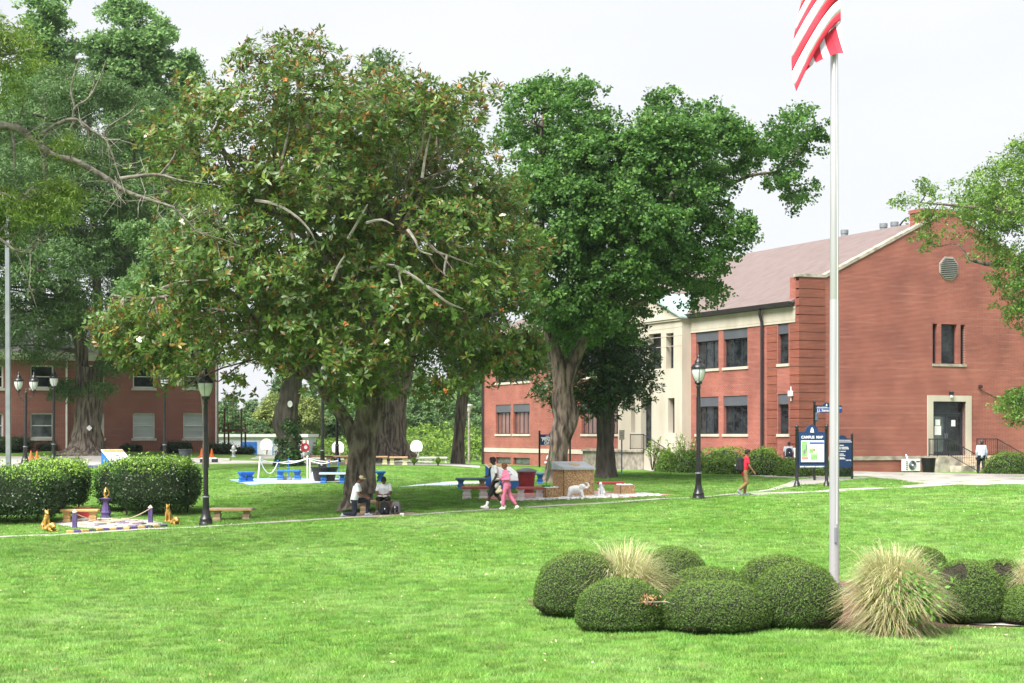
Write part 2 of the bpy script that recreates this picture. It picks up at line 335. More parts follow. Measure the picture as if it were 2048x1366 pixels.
# leaves
M['l_mag'] = leafmat('magnolia leaf', [(0, (.048, .108, .022)), (.45, (.108, .20, .034)), (.68, (.185, .28, .052)), (.76, (.25, .31, .07)), (.80, (.12, .062, .016)), (.93, (.24, .125, .026)), (1, (.34, .27, .06))], .36, .34, .45)
M['l_mag_dark'] = leafmat('dark magnolia leaf', [(0, (.026, .068, .022)), (.6, (.055, .125, .035)), (.92, (.10, .19, .05)), (1, (.19, .30, .07))], .34, .22, .5)
M['l_maple'] = leafmat('maple leaf', [(0, (0.038, 0.099, 0.026)), (.5, (0.084, 0.200, 0.040)), (.85, (0.153, 0.306, 0.062)), (1, (0.277, 0.422, 0.110))], .5, .4)
M['l_oak'] = leafmat('willow oak leaf', [(0, (0.044, 0.094, 0.033)), (.5, (0.090, 0.175, 0.053)), (1, (0.175, 0.294, 0.088))], .55, .35)
M['l_oak_fg'] = leafmat('bright oak leaf', [(0, (0.044, 0.088, 0.015)), (.5, (0.125, 0.213, 0.033)), (1, (0.263, 0.362, 0.060))], .5, .4)
M['l_ash'] = leafmat('ash leaf', [(0, (0.047, 0.115, 0.024)), (.5, (0.135, 0.257, 0.043)), (1, (0.284, 0.432, 0.088))], .5, .4)
M['l_tall'] = leafmat('tall tree leaf', [(0, (0.094, 0.188, 0.062)), (.5, (0.169, 0.312, 0.100)), (1, (0.288, 0.463, 0.163))], .6, .4)
M['l_mid'] = leafmat('pale tree leaf', [(0, (0.061, 0.128, 0.041)), (.5, (0.121, 0.230, 0.068)), (1, (0.230, 0.365, 0.121))], .55, .4)
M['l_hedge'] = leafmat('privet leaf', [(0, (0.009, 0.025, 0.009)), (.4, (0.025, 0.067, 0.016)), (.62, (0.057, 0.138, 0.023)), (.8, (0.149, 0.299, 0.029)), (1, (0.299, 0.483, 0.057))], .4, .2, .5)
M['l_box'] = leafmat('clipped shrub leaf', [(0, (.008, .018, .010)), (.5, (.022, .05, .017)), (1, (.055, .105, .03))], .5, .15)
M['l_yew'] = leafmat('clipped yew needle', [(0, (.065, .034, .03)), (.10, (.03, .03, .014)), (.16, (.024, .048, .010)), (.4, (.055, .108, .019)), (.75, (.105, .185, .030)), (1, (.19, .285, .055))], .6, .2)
M['l_azalea'] = leafmat('azalea leaf', [(0, (0.046, 0.098, 0.016)), (.5, (0.138, 0.253, 0.032)), (1, (0.299, 0.448, 0.069))], .5, .25)
M['l_ivy'] = leafmat('ivy leaf', [(0, (.014, .045, .012)), (.6, (.035, .10, .02)), (1, (.09, .2, .035))], .4, .2)
M['l_far'] = leafmat('far wood leaf', [(0, (0.054, 0.115, 0.047)), (.5, (0.101, 0.196, 0.068)), (1, (0.203, 0.297, 0.095))], .7, .25)
M['l_far_y'] = leafmat('far yellowish leaf', [(0, (0.120, 0.168, 0.048)), (.5, (0.216, 0.276, 0.072)), (1, (0.360, 0.408, 0.120))], .7, .25)
M['l_straw'] = leafmat('tasselled grass blade', [(0, (.14, .08, .035)), (.2, (.36, .26, .12)), (.5, (.56, .49, .26)), (.7, (.66, .60, .36)), (.78, (.26, .36, .09)), (.88, (.30, .42, .10)), (1, (.72, .68, .47))], .7, .3)
M['l_weed'] = leafmat('bright weed leaf', [(0, (.06, .17, .02)), (1, (.17, .36, .045))], .5, .3)
M['petal'] = pm('cream petal', (.80, .76, .62), (.72, .66, .5), 10, .6)
M['petal_old'] = pm('rusty petal', (.50, .19, .05), (.36, .12, .03), 10, .7)
# ------------------------------------------------------------------ ground
def inpoly(x, y, poly):
    x = np.asarray(x); y = np.asarray(y); ins = np.zeros(x.shape, bool); n = len(poly)
    for i in range(n):
        x0, y0 = poly[i]; x1, y1 = poly[(i+1) % n]
        if y0 == y1: continue
        c = ((y0 > y) != (y1 > y)) & (x < (x1-x0)*(y-y0)/(y1-y0)+x0)
        ins ^= c
    return ins
def lawnmat(name, blades=False):
    m = bpy.data.materials.new(name); m.use_nodes = True; N, L = m.node_tree.nodes, m.node_tree.links
    b = N['Principled BSDF']; b.inputs['Roughness'].default_value = .6 if blades else .9; b.inputs['Specular IOR Level'].default_value = .25 if blades else .05
    ge = N.new('ShaderNodeNewGeometry')
    def noise(s, det, mapscale=(1, 1, 1)):
        mp = N.new('ShaderNodeMapping'); mp.inputs['Scale'].default_value = mapscale; L.new(ge.outputs['Position'], mp.inputs['Vector'])
        n = N.new('ShaderNodeTexNoise'); n.inputs['Scale'].default_value = s; n.inputs['Detail'].default_value = det; L.new(mp.outputs['Vector'], n.inputs['Vector']); return n
    n1 = noise(.22, 5, (1, .6, 0)); n2 = noise(2.6, 4, (1, .8, 0)); n3 = noise(38, 2)
    a = N.new('ShaderNodeMath'); a.operation = 'MULTIPLY_ADD'; a.inputs[1].default_value = .55; L.new(n1.outputs['Fac'], a.inputs[0])
    q = N.new('ShaderNodeMath'); q.operation = 'MULTIPLY'; q.inputs[1].default_value = .45; L.new(n2.outputs['Fac'], q.inputs[0]); L.new(q.outputs[0], a.inputs[2])
    r = N.new('ShaderNodeValToRGB'); cr = r.color_ramp; cr.elements.new(.5)
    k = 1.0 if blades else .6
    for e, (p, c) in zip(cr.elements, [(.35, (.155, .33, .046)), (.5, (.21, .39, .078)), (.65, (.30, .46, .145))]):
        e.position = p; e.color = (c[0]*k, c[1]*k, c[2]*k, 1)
    L.new(a.outputs[0], r.inputs['Fac'])
    if blades:
        oi = N.new('ShaderNodeObjectInfo'); hs = N.new('ShaderNodeHueSaturation'); L.new(r.outputs['Color'], hs.inputs['Color'])
        v = N.new('ShaderNodeMapRange'); v.inputs['To Min'].default_value = .62; v.inputs['To Max'].default_value = 1.42; hh = N.new('ShaderNodeMapRange'); hh.inputs['To Min'].default_value = .488; hh.inputs['To Max'].default_value = .518; hm = N.new('ShaderNodeMath'); hm.operation = 'FRACT'; hq = N.new('ShaderNodeMath'); hq.operation = 'MULTIPLY'; hq.inputs[1].default_value = 37.; L.new(oi.outputs['Random'], hq.inputs[0]); L.new(hq.outputs[0], hm.inputs[0]); L.new(hm.outputs[0], hh.inputs['Value']); L.new(hh.outputs['Result'], hs.inputs['Hue']); L.new(oi.outputs['Random'], v.inputs['Value']); L.new(v.outputs['Result'], hs.inputs['Value'])
        L.new(hs.outputs['Color'], b.inputs['Base Color'])
        t = N.new('ShaderNodeBsdfTranslucent'); L.new(hs.outputs['Color'], t.inputs['Color']); mx = N.new('ShaderNodeMixShader'); mx.inputs['Fac'].default_value = .3
        L.new(b.outputs['BSDF'], mx.inputs[1]); L.new(t.outputs['BSDF'], mx.inputs[2]); L.new(mx.outputs['Shader'], N['Material Output'].inputs['Surface'])
    else:
        L.new(r.outputs['Color'], b.inputs['Base Color'])
        bp = N.new('ShaderNodeBump'); bp.inputs['Strength'].default_value = .9; bp.inputs['Distance'].default_value = .05; L.new(n3.outputs['Fac'], bp.inputs['Height']); L.new(bp.outputs['Normal'], b.inputs['Normal'])
    return m
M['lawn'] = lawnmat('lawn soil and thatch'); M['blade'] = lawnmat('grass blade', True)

gx = np.unique(np.concatenate([np.arange(-60, 62, 1.), [-700, -450, -300, -200, -140, -100, -80, -70, 70, 80, 100, 140, 200, 300, 450, 700]]))
gy = np.unique(np.concatenate([np.arange(6, 140, 1.), np.arange(140, 180, 4), [-60, -30, -12, 0, 190, 210, 240, 280, 330, 420, 550, 700]]))
X, Y = np.meshgrid(gx, gy); Zg = T(X, Y)
nx, ny = len(gx), len(gy); idx = np.arange(nx*ny).reshape(ny, nx)
fc = np.stack([idx[:-1, :-1], idx[:-1, 1:], idx[1:, 1:], idx[1:, :-1]], -1).reshape(-1, 4)
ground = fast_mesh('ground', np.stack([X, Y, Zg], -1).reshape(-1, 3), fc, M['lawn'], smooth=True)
tag(ground, kind='structure')

def zone(name, px_poly, mat, lift, thick=.0, kind='structure', world=False, step=1.0):
    """a paved sheet: photo outline carried onto the ground, cut every metre so that it follows the ground"""
    pts = [tuple(p[:2]) for p in px_poly] if world else [tuple(G(*p)[:2]) for p in px_poly]
    bm = bmesh.new(); vs_ = [bm.verts.new((x, y, 0)) for x, y in pts]; bm.faces.new(vs_)
    bmesh.ops.triangulate(bm, faces=bm.faces[:])
    xs = [p[0] for p in pts]; ys = [p[1] for p in pts]
    for ax, lo, hi in ((0, min(xs), max(xs)), (1, min(ys), max(ys))):
        for c in np.arange(math.floor(lo)+step, hi, step):
            no = (1, 0, 0) if ax == 0 else (0, 1, 0); co = (c, 0, 0) if ax == 0 else (0, c, 0)
            bmesh.ops.bisect_plane(bm, geom=bm.verts[:]+bm.edges[:]+bm.faces[:], plane_co=co, plane_no=no, dist=1e-4)
    arr = np.array([v.co[:2] for v in bm.verts]); z = T(arr[:, 0], arr[:, 1])
    for v, h in zip(bm.verts, z): v.co.z = h+lift
    if thick:
        r = bmesh.ops.extrude_face_region(bm, geom=bm.faces[:])
        for v in [g for g in r['geom'] if isinstance(g, bmesh.types.BMVert)]: v.co.z -= thick
        bmesh.ops.recalc_face_normals(bm, faces=bm.faces[:])
    me = bpy.data.meshes.new(name); bm.to_mesh(me); bm.free()
    bmesh_up = me; bmesh_up.materials.append(mat)
    o = link(name, me); tag(o, kind=kind)
    return o, pts
def strip(name, px_line, width, mat, lift, thick=0.):
    """a path of even width along a line on the ground"""
    c = np.array([G(*p)[:2] for p in px_line]); fine = []
    for i in range(len(c)-1):
        n = max(2, int(np.linalg.norm(c[i+1]-c[i])/1.2))
        for k in range(n): fine.append(c[i]+(c[i+1]-c[i])*k/n)
    fine.append(c[-1]); c = np.array(fine)
    for _ in range(6): c[1:-1] = .5*c[1:-1]+.25*(c[:-2]+c[2:])
    d = np.gradient(c, axis=0); d /= np.linalg.norm(d, axis=1)[:, None]; nrm = np.stack([-d[:, 1], d[:, 0]], 1)
    w = np.broadcast_to(np.atleast_1d(width), (len(c),)) if np.isscalar(width) else np.interp(np.linspace(0, 1, len(c)), np.linspace(0, 1, len(width)), width)
    a, b = c+nrm*w[:, None]/2, c-nrm*w[:, None]/2
    rows = np.stack([a, a*.5+b*.5, b], 1).reshape(-1, 2); n = len(c)
    V = np.column_stack([rows, T(rows[:, 0], rows[:, 1])+lift])
    Fc = np.array([(i*3+k, i*3+k+1, i*3+k+4, i*3+k+3) for i in range(n-1) for k in range(2)])
    if thick:
        V2 = V.copy(); V2[:, 2] -= thick
        o = fast_mesh(name, np.vstack([V, V2]), np.vstack([Fc]+[np.array([(i*3+k, i*3+3+k, i*3+3+k+len(V), i*3+k+len(V)) for i in range(n-1)]) for k in (0, 2)]), mat)
    else: o = fast_mesh(name, V, Fc, mat)
    tag(o, kind='structure')
    return o, list(map(tuple, a))+list(map(tuple, b[::-1]))

path, PATH = strip('path', [(-160, 1086), (0, 1073), (180, 1064), (400, 1053), (560, 1044), (800, 1032), (1000, 1019), (1250, 1003), (1400, 995), (1500, 988), (1560, 975), (1640, 960), (1690, 955)], [.55, .55, .55, .55, .55, .5, .3, .3, .9, 2.3, 2.6], M['concrete'], .012)
spur, SPUR = strip('path', [(1475, 991), (1640, 984), (1800, 976), (1900, 968), (2100, 964)], 1.2, M['concrete'], .008)
road, ROAD = zone('road', [(1130, 929), (1240, 935.5), (1330, 938.5), (1450, 941.5), (1560, 944.5), (1700, 947.5), (1850, 950.5), (2048, 954), (2350, 958), (2350, 975), (2048, 970), (1860, 971), (1790, 960), (1690, 953), (1600, 957), (1540, 955), (1430, 946), (1300, 941.5), (1130, 934)], M['concrete'], .006)
drive, DRIVE = zone('road', [(-200, 917), (0, 917), (140, 917), (300, 919), (460, 921), (640, 924.5), (860, 925.5), (960, 931), (960, 936), (860, 930), (640, 929.5), (460, 927.5), (240, 926.5), (140, 933), (0, 934), (-200, 935)], M['asphalt_pale'], .006)
court, COURT = zone('court', [(500, 918), (700, 919.5), (900, 922), (930, 914), (520, 911)], M['concrete'], .006)
# kerbs as real steps
def kerb(px_line, w=.16, h=.13):
    c = np.array([G(*p)[:2] for p in px_line]); mb = MB(); fine = []
    for i in range(len(c)-1):
        n = max(1, int(np.linalg.norm(c[i+1]-c[i])/1.5))
        fine += [c[i]+(c[i+1]-c[i])*k/n for k in range(n)]
    fine.append(c[-1]); c = np.array(fine); d = np.gradient(c, axis=0); d /= np.linalg.norm(d, axis=1)[:, None]; nr = np.stack([-d[:, 1], d[:, 0]], 1)
    V = []
    for p, n_ in zip(c, nr):
        z = Tz(*p)
        for s_, zz in ((-.5, -.1), (-.5, h), (.5, h), (.5, -.1)): V.append((p[0]+n_[0]*w*s_, p[1]+n_[1]*w*s_, z+zz))
    Fs = [(i*4+k, i*4+(k+1) % 4, i*4+4+(k+1) % 4, i*4+4+k) for i in range(len(c)-1) for k in range(4)]
    mb.add(V, Fs+[(0, 1, 2, 3), (len(V)-1, len(V)-2, len(V)-3, len(V)-4)])
    return tag(mb.build('kerb', M['concrete']), kind='structure')
kerb([(1135, 929), (1240, 935.3), (1330, 938.3), (1450, 941.3), (1560, 944.3), (1700, 947.3), (1850, 950.3), (2048, 953.8), (2340, 957.8)])
kerb([(-190, 917), (0, 917), (140, 917), (300, 919), (460, 921)])

# painted and gravelled plots
bslab, BSLAB = zone('blue_slab', [(458, 960), (520, 958), (700, 957), (700, 966), (560, 968), (498, 970.5)], M['blue_slab'], .014)
bwhite, _ = zone('white_paving', [(532, 961.5), (700, 958.5), (700, 965), (560, 967)], M['white_gravel'], .022)
sslab, SSLAB = zone('painted_walk', [(785, 975.5), (815, 973), (905, 963.5), (990, 961.5), (1000, 966), (905, 971)], M['sky_slab'], .014)
rslab, RSLAB = zone('red_slab', [(945, 996), (1010, 988), (1190, 982), (1345, 990), (1250, 997), (1100, 1000), (1030, 1003)], M['red_slab'], .014)
rgrav, _ = zone('white_gravel', [(1022, 999), (1100, 992), (1190, 987), (1290, 986), (1325, 990.5), (1240, 994.5), (1120, 998), (1050, 1001)], M['white_gravel'], .024)
gplot, GPLOT = zone('gravel_plot', [(108, 1048), (120, 1041), (200, 1036), (290, 1040), (335, 1048), (235, 1056), (150, 1056)], M['white_gravel'], .012)
dirt, DIRT = zone('dirt_patch', [(672, 1036), (720, 1024), (800, 1022), (840, 1027), (818, 1031), (760, 1036)], M['dirt'], .008)
litter, LITTER = zone('leaf_litter', [(110, 910), (150, 905), (210, 905), (245, 911), (235, 918), (130, 917)], M['leaf_litter'], .012)
bed_c = GD(1655, 29.3); BED = [(bed_c[0]+(5.35+.12*math.sin(3*t))*math.cos(t), bed_c[1]+(3.95+.1*math.sin(4*t+1))*math.sin(t)) for t in np.linspace(0, 2*math.pi, 48, endpoint=False)]
bed, _ = zone('mulch_bed', BED, M['mulch'], .015, world=True)
bedge, BEDGE = zone('path', [(1935, 1252), (2200, 1258), (2200, 1251), (1990, 1247)], M['concrete'], .03)

# mown grass: real blades, spread by geometry nodes over the open lawn
EXCL = [PATH, SPUR, ROAD, DRIVE, BSLAB, SSLAB, RSLAB, GPLOT, DIRT, BED, COURT, LITTER]
def blades(name, x0, x1, y0, y1, cell, dens, hgt, rad, nb, wdt):
    cx = np.arange(x0, x1, cell); cy = np.arange(y0, y1, cell); A, B = np.meshgrid(cx, cy)
    keep = np.abs(A/B) < .345
    for poly in EXCL: keep &= ~inpoly(A+cell/2, B+cell/2, poly)
    A, B = A[keep], B[keep]; n = len(A)
    V = np.stack([np.stack([A+cell*i, B+cell*j, T(A+cell*i, B+cell*j)], -1) for i, j in ((0, 0), (1, 0), (1, 1), (0, 1))], 1).reshape(-1, 3)
    o = fast_mesh(name, V, np.arange(n*4).reshape(-1, 4), M['blade']); tag(o, 'short mown green lawn grass', 'grass', kind='stuff')
    gt = bpy.data.node_groups.new(name, 'GeometryNodeTree'); gt.interface.new_socket('Geometry', in_out='INPUT', socket_type='NodeSocketGeometry'); gt.interface.new_socket('Geometry', in_out='OUTPUT', socket_type='NodeSocketGeometry')
    N, L = gt.nodes, gt.links; gi = N.new('NodeGroupInput'); go = N.new('NodeGroupOutput')
    # one tuft
    gr = N.new('GeometryNodeMeshCircle'); gr.fill_type = 'NGON'; gr.inputs['Radius'].default_value = rad; gr.inputs['Vertices'].default_value = 10
    d1 = N.new('GeometryNodeDistributePointsOnFaces'); d1.inputs['Density'].default_value = nb/(math.pi*rad*rad); L.new(gr.outputs['Mesh'], d1.inputs['Mesh'])
    cone = N.new('GeometryNodeMeshCone'); cone.fill_type = 'NONE'; cone.inputs['Vertices'].default_value = 3; cone.inputs['Radius Bottom'].default_value = wdt; cone.inputs['Radius Top'].default_value = 0; cone.inputs['Depth'].default_value = hgt
    i1 = N.new('GeometryNodeInstanceOnPoints'); L.new(d1.outputs['Points'], i1.inputs['Points']); L.new(cone.outputs['Mesh'], i1.inputs['Instance'])
    rv = N.new('FunctionNodeRandomValue'); rv.data_type = 'FLOAT_VECTOR'; rv.inputs[0].default_value = (-.75, -.75, 0); rv.inputs[1].default_value = (.75, .75, 6.28); L.new(rv.outputs[0], i1.inputs['Rotation'])
    rs = N.new('FunctionNodeRandomValue'); rs.data_type = 'FLOAT'; rs.inputs[2].default_value = .55; rs.inputs[3].default_value = 1.25; L.new(rs.outputs[1], i1.inputs['Scale'])
    rl = N.new('GeometryNodeRealizeInstances'); L.new(i1.outputs['Instances'], rl.inputs['Geometry'])
    sm = N.new('GeometryNodeSetMaterial'); sm.inputs['Material'].default_value = M['blade']; L.new(rl.outputs['Geometry'], sm.inputs['Geometry'])
    # over the lawn
    d2 = N.new('GeometryNodeDistributePointsOnFaces'); d2.inputs['Density'].default_value = dens; d2.inputs['Seed'].default_value = 3; L.new(gi.outputs[0], d2.inputs['Mesh'])
    i2 = N.new('GeometryNodeInstanceOnPoints'); L.new(d2.outputs['Points'], i2.inputs['Points']); L.new(sm.outputs['Geometry'], i2.inputs['Instance'])
    r2 = N.new('FunctionNodeRandomValue'); r2.data_type = 'FLOAT_VECTOR'; r2.inputs[0].default_value = (0, 0, 0); r2.inputs[1].default_value = (.05, .05, 6.28); L.new(r2.outputs[0], i2.inputs['Rotation'])
    r3 = N.new('FunctionNodeRandomValue'); r3.data_type = 'FLOAT'; r3.inputs[2].default_value = .8; r3.inputs[3].default_value = 1.2; L.new(r3.outputs[1], i2.inputs['Scale'])
    L.new(i2.outputs['Instances'], go.inputs[0])
    md = o.modifiers.new('blades', 'NODES'); md.node_group = gt
    return o
blades('lawn_grass', -10, 12, 17.5, 34, .5, 26, .055, .16, 70, .004)
blades('lawn_grass', -18, 20, 34, 52, .5, 13, .06, .2, 60, .0065)
blades('lawn_grass', -30, 32, 52, 84, .5, 6, .06, .3, 60, .010)

# the moist summer air: far things fade a little
HAZE = True
if HAZE:
    mh = bpy.data.materials.new('haze'); mh.use_nodes = True; hn = mh.node_tree.nodes; hn.clear(); ho = hn.new('ShaderNodeOutputMaterial'); hv = hn.new('ShaderNodeVolumePrincipled')
    hv.inputs['Color'].default_value = (.86, .93, 1., 1); hv.inputs['Density'].default_value = .0001; hv.inputs['Anisotropy'].default_value = .0; mh.node_tree.links.new(hv.outputs['Volume'], ho.inputs['Volume'])
    mb = MB(); mb.box(-760, 760, -90, 760, -4, 47); tag(mb.build('haze', mh), kind='stuff')
# ------------------------------------------------------------------ buildings
AL = math.atan2(1543, F); CA, SA = math.cos(AL), math.sin(AL)
class Frame:
    """a building's own axes: u runs along the front to the right, v goes back; photo pixels are carried onto its two faces"""
    def __init__(s, px, D): s.X0 = (px-CX)/F*D; s.Y0 = D
    def u(s, px, v=0.):
        X0 = s.X0-v*SA; Y0 = s.Y0+v*CA; x = (px-CX)/F
        return (x*Y0-X0)/(CA-x*SA)
    def v(s, px, u=0.):
        X0 = s.X0+u*CA; Y0 = s.Y0+u*SA; x = (px-CX)/F
        return (X0-x*Y0)/(SA+x*CA)
    def zu(s, px, py, v=0.):
        Yd = s.Y0+v*CA+s.u(px, v)*SA; return ZC+(HZ-py)/F*Yd
    def zv(s, px, py, u=0.):
        Yd = s.Y0+u*SA+s.v(px, u)*CA; return ZC+(HZ-py)/F*Yd

def wall(name, ax, fixed, a0, a1, z0, z1, ops, depth, mat, parent):
    """brick face with real openings and reveals; ax 'x': the face looks to -y, ax 'y': it looks to -x"""
    mk = (lambda a, d, z: (a, fixed+d, z)) if ax == 'x' else (lambda a, d, z: (fixed+d, a, z))
    As = sorted({a0, a1, *[o[0] for o in ops], *[o[1] for o in ops]}); Zs = sorted({z0, z1, *[o[2] for o in ops], *[o[3] for o in ops]})
    As = [a for a in As if a0 <= a <= a1]; Zs = [z for z in Zs if z0 <= z <= z1]
    mb = MB()
    for i in range(len(As)-1):
        for j in range(len(Zs)-1):
            ca, cz = (As[i]+As[i+1])/2, (Zs[j]+Zs[j+1])/2
            if any(o[0] < ca < o[1] and o[2] < cz < o[3] for o in ops): continue
            mb.add([mk(As[i], 0, Zs[j]), mk(As[i+1], 0, Zs[j]), mk(As[i+1], 0, Zs[j+1]), mk(As[i], 0, Zs[j+1])], [(0, 1, 2, 3)])
    for b0, b1, c0, c1 in ops:
        for q in ([(b0, c0), (b1, c0)], [(b1, c0), (b1, c1)], [(b1, c1), (b0, c1)], [(b0, c1), (b0, c0)]):
            mb.add([mk(q[0][0], 0, q[0][1]), mk(q[1][0], 0, q[1][1]), mk(q[1][0], depth, q[1][1]), mk(q[0][0], depth, q[0][1])], [(0, 1, 2, 3)])
    return mb.build(name, mat, parent)
def bx(mb, ax, fixed, a0, a1, d0, d1, z0, z1):
    """box on a face: a along the wall, d depth behind it (negative = proud)"""
    if ax == 'x': mb.box(a0, a1, fixed+d0, fixed+d1, z0, z1)
    else: mb.box(fixed+d0, fixed+d1, a0, a1, z0, z1)
    return mb
def window(ax, fixed, a0, a1, z0, z1, parent, inset=.16, nm=2, shade=0., glass='glass', frame='frame', rail=False, sill='limestone', fw=.06, siln=.06):
    w = MB()
    for q in ((a0, a1, z0, z0+fw), (a0, a1, z1-shade-fw, z1-shade), (a0, a0+fw, z0, z1-shade), (a1-fw, a1, z0, z1-shade)): bx(w, ax, fixed, q[0], q[1], inset, inset+.08, q[2], q[3])
    wo = w.build('window', M[frame], parent)
    zt = z1-shade
    xs = np.linspace(a0, a1, nm+2)
    for i in range(nm+1):
        spans = [(z0, zt)] if not rail else [(z0, (z0+zt)/2), ((z0+zt)/2, zt)]
        for k, (s0, s1) in enumerate(spans):
            p = MB(); bx(p, ax, fixed, xs[i]+.01, xs[i+1]-.01, inset+.035+.012*k, inset+.045+.012*k, s0+.01, s1-.01); p.build('pane', M[glass], wo)
    for x in xs[1:-1]:
        b = MB(); bx(b, ax, fixed, x-.028, x+.028, inset-.005, inset+.075, z0+fw, zt-fw); b.build('mullion', M[frame], wo)
    if rail:
        b = MB(); bx(b, ax, fixed, a0+fw, a1-fw, inset-.005, inset+.075, (z0+zt)/2-.03, (z0+zt)/2+.03); b.build('meeting_rail', M[frame], wo)
    if shade:
        b = MB(); bx(b, ax, fixed, a0, a1, .04, .1, zt, z1); b.build('panel', M['shade'], wo)
    if sill:
        b = MB(); bx(b, ax, fixed, a0-.09, a1+.09, -siln, inset+.1, z0-.15, z0); b.build('sill', M[sill], wo)
    return wo

# --- the science hall on the right
B = Frame(1598, 88.0)
hall = thing('science_hall', 'two storey red brick hall with limestone entrance and plain gable end', 'building', (B.X0, B.Y0, 0), AL)
zb = .2                                                     # walls reach into the ground
UA = B.u(1898); UW = 2*UA                                   # gable centre and full width
VL = B.v(967)                                               # far end of the long side
def ur(a, b): return B.u(a), B.u(b)
EAVE = B.zv(1595, 606); PAR = B.zu(1600, 553)
zr = lambda py, px=1898: B.zu(px, py)
# gable face
gops = [(*ur(1865.1, 1874.6), zr(727.8), zr(648.4)), (*ur(1882.5, 1913.6), zr(727.8), zr(648.4)), (*ur(1921, 1930.3), zr(727.8), zr(648.4)), (*ur(1865.6, 1931), zr(911), zr(803))]
wall('wall', 'x', 0, 0, UW, zb, PAR, gops, .3, M['brick_x'], hall)
UP = B.u(1650); ZCH = B.zu(1845, 452)+.05; UCH = B.u(1845)
slope = (ZCH-PAR)/(UCH-UP); ZAP = PAR+slope*(UA-UP)
mb = MB(); mb.prism([(UP, PAR), (UW-UP, PAR), (UA, ZAP)], 0, .35); mb.build('gable', M['brick_x'], hall)
mb = MB()                                                   # coping
t_ = .16
for pts in ([(-.06, PAR), (UP, PAR), (UP-.05, PAR+t_), (-.06, PAR+t_)], [(UP, PAR), (UA, ZAP), (UA, ZAP+t_), (UP-.05, PAR+t_)], [(UW-UP, PAR), (UW+.06, PAR), (UW+.06, PAR+t_), (UW-UP+.05, PAR+t_)], [(UA, ZAP), (UW-UP, PAR), (UW-UP+.05, PAR+t_), (UA, ZAP+t_)]):
    mb.prism(pts, -.07, .42)
mb.build('coping', M['limestone_dirty'], hall)
for q0, q1 in ((.003, UP), (UW-UP, UW-.003)): mb = MB(); mb.box(q0, q1, .3, .85, EAVE-.9, PAR); mb.build('parapet_return', M['brick_y'], hall)
UC1 = 2*UA-B.u(1843)
mb = MB(); mb.box(B.u(1843), UC1, .02, 1.0, ZCH-2.5, B.zu(1845, 424)); ch = mb.build('chimney', M['brick_x'], hall)
mb = MB(); mb.box(B.u(1843)-.06, UC1+.06, -.1, 1.06, B.zu(1845, 424), B.zu(1845, 417)); mb.build('cap', M['brick_y'], ch)
# quoins: blocks six courses high with one recessed course between
QZ = np.arange(1.55, PAR-.3, .462)
for i, z in enumerate(QZ):
    mb = MB(); mb.box(-.028, UP, -.028, .28, z, z+.395); mb.build('quoin', M['quoin'], hall)
for z in QZ:
    if z+.395 > B.zv(1594, 646): continue
    mb = MB(); mb.box(-.0282, .2, .283, B.v(1580), z, z+.395); mb.build('quoin', M['quoin'], hall)
    if not (B.zv(1567, 872) < z+.2 < B.zv(1567, 640)):
        pass
    mb = MB(); mb.box(-.025, .2, B.v(1554), B.v(1534), z, z+.395); mb.build('quoin', M['quoin'], hall)
# stone base course
mb = MB(); mb.box(.0, UW, -.06, .2, zr(920.5, 1720), zr(912.5, 1720)); mb.build('base_course', M['limestone_dirty'], hall)
# louvre
oc = MB(); cu, cz, ro = B.u(1897), zr(537), 22/S(94)
octo = [(cu+ro*math.cos(math.pi/8+k*math.pi/4), cz+ro*math.sin(math.pi/8+k*math.pi/4)) for k in range(8)]
oc.prism([(cu+(a-cu)*1.13, cz+(b-cz)*1.13) for a, b in octo], -.04, .1); lo = oc.build('louvre', M['limestone_dirty'], hall)
oc = MB(); oc.prism(octo, -.05, .0); oc.build('backing', M['shade'], lo)
for k in range(11):
    z = cz-ro*.86+k*ro*.172; hw = min(ro*.93, (ro*1.36-abs(z-cz))*.985); s_ = MB(); s_.box(cu-hw, cu+hw, -.10, -.055, z-.028, z+.028, rotm('X', 35, (0, -.078, z))); s_.build('slat', M['grey_shingle'], lo)
# gable windows and door
for (a0, a1, z0, z1) in gops[:3]: window('x', 0, a0, a1, z0, z1, hall, .2, 0, 0, 'glass', sill=None, fw=.05)
mb = MB(); mb.box(B.u(1864), B.u(1932), -.05, .25, zr(733), zr(727.9)); mb.build('sill', M['limestone_dirty'], hall)
mb = MB(); d0, d1, dz0, dz1 = gops[3]
mb.box(B.u(1854.3), d0, -.05, .3, dz0-.02, zr(791)); mb.box(d1, B.u(1942.3), -.05, .3, dz0-.02, zr(791)); mb.box(d0, d1, -.05, .3, dz1, zr(791)); mb.build('door_surround', M['limestone'], hall)
mb = MB(); mb.box(d0, d1, .26, .36, zr(829), zr(825)); mb.box(d0, d0+.06, .26, .36, dz0, dz1); mb.box(d1-.06, d1, .26, .36, dz0, dz1); mb.box(d0+.06, d1-.06, .26, .36, dz1-.06, dz1)
df = mb.build('door_frame', M['frame'], hall)
mb = MB(); mb.box(d0+.06, d1-.06, .30, .32, zr(825), dz1-.06); mb.build('transom_pane', M['glass'], df)
dm = B.u(1897.5)
